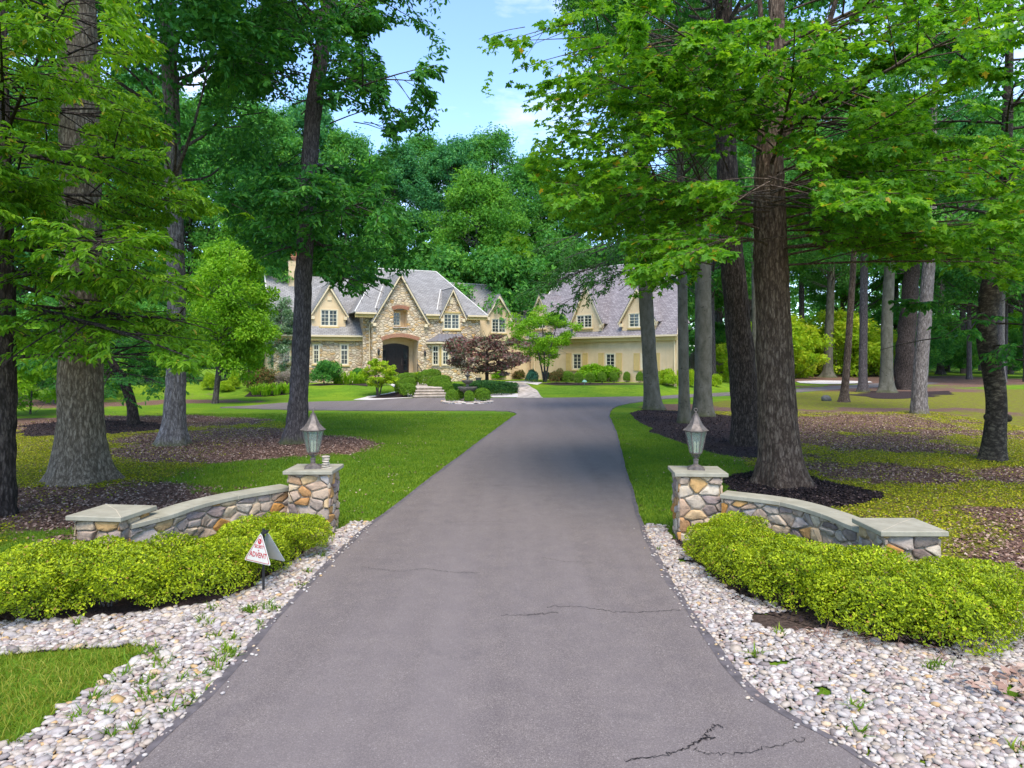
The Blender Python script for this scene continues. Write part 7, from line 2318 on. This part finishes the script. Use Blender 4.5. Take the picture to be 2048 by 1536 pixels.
def put(kd, u, Y, top=None, s=None, label='', group=None, name=None):
    """a copy of kind kd in photo column u at distance Y, its top at photo row `top`"""
    src = KT[kd]; h0 = dict(A=28, B=30, C=20, D=25, E=7, F=8, G=5)[kd]
    if kd in usedk:
        o = dup(src)
    else:
        o = src; usedk.add(kd)
    x = (u - CX) * Y / F; z = float(hz(x, Y))
    if top is not None:
        s = (CH - (top - HV) * Y / F - z) / (h0 * 1.03)
    o.location = (x, Y, z - 0.1); q = random.Random(int(u * 7 + Y * 13))
    o.rotation_euler = (0, 0, q.random() * 6.28); o.scale = (s * q.uniform(0.9, 1.1),) * 2 + (s,)
    if name:
        o.name = name
    tag(o, label, 'tree' if kd not in 'EFG' else 'understory tree', group)
    return o


gH = 'tall trees behind the house'
for kd, u, Y, top, lb in (('B', 790, 82, 275, 'tall blue green tree behind the main roof ridge'), ('A', 842, 90, 258, 'tall tree behind the right part of the stone house, left of the sky gap'), ('B', 905, 84, 262, 'tall round topped tree behind the small right gable'), ('A', 985, 88, 250, 'tallest tree behind the gap between house and garage'), ('C', 955, 76, 330, 'lighter green tree in front of the tall wood behind the house'), ('B', 735, 86, 300, 'blue green tree behind the left wing'),
                         ('A', 1062, 92, 300, 'tall tree behind the left end of the garage'), ('C', 1010, 74, 450, 'light green tree just left of the garage roof'), ('D', 1130, 90, 330, 'tall tree behind the middle of the garage roof'), ('A', 1205, 95, 330, 'tall tree behind the garage dormers'), ('B', 1290, 92, 330, 'blue green tree behind the right part of the garage'), ('A', 1370, 98, 320, 'tall tree right of the garage end')):
    put(kd, u, Y, top, None, lb, gH)
for u, Y, top in ((870, 72, 480), (925, 70, 500), (975, 70, 490), (1040, 72, 500), (1110, 80, 470), (820, 72, 500), (1180, 82, 480), (1250, 80, 480)):
    put('F', u, Y, top, None, 'bushy green tree filling the foot of the wood behind the roofs', 'bushy trees behind the roofs')
gL = 'wood beyond the left lawn'
for kd, u, Y, top in (('A', 690, 78, 250), ('B', 610, 80, 180), ('A', 530, 72, 200), ('D', 455, 76, 150), ('A', 380, 70, 190), ('B', 300, 74, 120), ('A', 215, 66, 150), ('D', 120, 62, 100), ('A', 40, 60, 120), ('B', -60, 58, 100), ('A', -180, 60, 100), ('D', 560, 62, 360), ('C', 500, 64, 400)):
    put(kd, u, Y, top, None, 'tall green tree of the wood beyond the left lawn', gL)
gU = 'leafy undergrowth beyond the left lawn'
for kd, u, Y, top in (('E', 60, 33, 640), ('F', 110, 40, 600), ('F', 30, 44, 600), ('E', 170, 46, 640), ('F', 225, 52, 620), ('F', 290, 56, 600), ('E', 330, 58, 650), ('F', 380, 60, 600), ('F', 440, 62, 620), ('E', -30, 30, 620), ('F', 500, 64, 610), ('F', 550, 66, 600), ('E', 200, 50, 700), ('F', 145, 56, 560), ('F', 260, 60, 560)):
    put(kd, u, Y, top, None, 'leafy understory tree at the edge of the left wood', gU)
gR = 'distant trees of the right wood'
q = random.Random(4)
k = 0
for Yd, n_ in ((72, 7), (88, 9), (104, 10), (122, 12)):
    for i in range(n_):
        u = 1395 + (2120 - 1395) * (i + q.uniform(0.15, 0.85)) / n_
        if Yd < 110 and 1520 < u < 1880:
            continue
        put(q.choice('DDAB'), u, Yd + q.uniform(-6, 6), q.uniform(150, 330), None, 'distant tree of the dense wood right of the garage', gR)
gS = 'bright undergrowth of the right wood'
for i in range(26):
    u = 1400 + 720 * (i + q.uniform(0, 1)) / 26; Y = q.uniform(84, 120)
    kd = 'G' if 1540 < u < 1760 else q.choice('EFF')
    if kd == 'G':
        Y = q.uniform(88, 100)
    put(kd, u, Y, q.uniform(610, 670), None, 'leafy undergrowth tree between the distant right trunks', gS)
for u, Y in ((1480, 76), (1560, 96), (1620, 100), (1700, 98), (1750, 102)):
    put('G', u, Y, 670, None, 'sunlit yellow green undergrowth bush behind the right drive arm', 'sunlit bushes behind the right drive arm')
# the wood beyond, where single trees no longer read
r = np.random.default_rng(88)
n = 110000
X = r.uniform(-230, 230, n); Yv = 150 + r.uniform(0, 22, n) + 12 * (vn(X * 0.05, X * 0, 3) - 0.5)
top = 15 + 14 * vn(X * 0.09, Yv * 0.1, 4)
Zv = top * r.random(n) ** 1.25
N = nrm(np.stack([r.normal(0, 0.5, n), -np.ones(n) * 0.6 + r.normal(0, 0.4, n), r.normal(0.6, 0.5, n)], 1))
G = Geo(); put_leaves(G, np.stack([X, Yv, Zv], 1), nrm(np.cross(N, r.normal(0, 1, (n, 3)))), N, r.uniform(0.8, 1.7, n), np.clip(0.45 + 0.3 * (vn(X * 0.15, Zv * 0.2, 6) - 0.5) + r.normal(0, 0.15, n), 0, 1), 'spray')
o = G.build('far_woodland', M['wood_leaf']); kind(o, 'stuff', 'far woodland closing the view behind the grounds', 'woodland')
# ------------------------------------------------------------------ camera, sky, sun
cam = bpy.data.cameras.new('camera'); cam.lens = 24; cam.sensor_width = 36; cam.shift_y = -52 / 2048; cam.clip_end = 1500; cam.clip_start = 0.05
co = bpy.data.objects.new('camera', cam); COL.objects.link(co); co.location = (0, 0, CH); co.rotation_euler = (R(90), 0, 0)
sc.camera = co
EL, AZ = 60.0, 172.0          # sun height, compass bearing (clockwise from +Y)
sd = Vector((math.sin(R(AZ)) * math.cos(R(EL)), math.cos(R(AZ)) * math.cos(R(EL)), math.sin(R(EL))))
sun = bpy.data.lights.new('sun', 'SUN'); sun.energy = 1.8; sun.angle = R(32); sun.color = (1.0, 0.92, 0.77)
so = bpy.data.objects.new('sun', sun); COL.objects.link(so); so.rotation_euler = sd.to_track_quat('Z', 'Y').to_euler(); so.location = (20, -20, 60)
wd_ = bpy.data.worlds.new('World'); sc.world = wd_; wd_.use_nodes = True
nt = wd_.node_tree; nt.nodes.clear()
out = nt.nodes.new('ShaderNodeOutputWorld'); bg = nt.nodes.new('ShaderNodeBackground'); sk = nt.nodes.new('ShaderNodeTexSky')
sk.sky_type = 'NISHITA'; sk.sun_disc = False; sk.sun_elevation = R(EL); sk.sun_rotation = R(AZ); sk.air_density = 0.85; sk.dust_density = 0.2; sk.ozone_density = 4.0
# thin high cloud, by direction
tc = nt.nodes.new('ShaderNodeTexCoord'); mp = nt.nodes.new('ShaderNodeMapping'); mp.inputs['Scale'].default_value = (2.2, 2.2, 7.0); nt.links.new(tc.outputs['Generated'], mp.inputs[0])
nz = nt.nodes.new('ShaderNodeTexNoise'); nz.inputs['Scale'].default_value = 1.6; nz.inputs['Detail'].default_value = 6; nz.inputs['Roughness'].default_value = 0.6; nt.links.new(mp.outputs[0], nz.inputs['Vector'])
rp_ = nt.nodes.new('ShaderNodeValToRGB'); rp_.color_ramp.elements[0].position = 0.52; rp_.color_ramp.elements[1].position = 0.82; nt.links.new(nz.outputs[0], rp_.inputs[0])
mx = nt.nodes.new('ShaderNodeMixRGB'); nt.links.new(rp_.outputs[0], mx.inputs[0]); nt.links.new(sk.outputs[0], mx.inputs[1]); mx.inputs[2].default_value = (3.4, 3.5, 3.9, 1)
nt.links.new(mx.outputs[0], bg.inputs[0]); bg.inputs[1].default_value = 0.15; nt.links.new(bg.outputs[0], out.inputs[0])
sc.view_settings.view_transform = 'Standard'; sc.view_settings.look = 'None'; sc.view_settings.gamma = 1.0; sc.view_settings.exposure = 1.66
sc.cycles.use_denoising = True
sc.cycles.max_bounces = 9; sc.cycles.diffuse_bounces = 6; sc.cycles.glossy_bounces = 2; sc.cycles.transmission_bounces = 7; sc.cycles.transparent_max_bounces = 6
sc.cycles.sample_clamp_indirect = 6.0
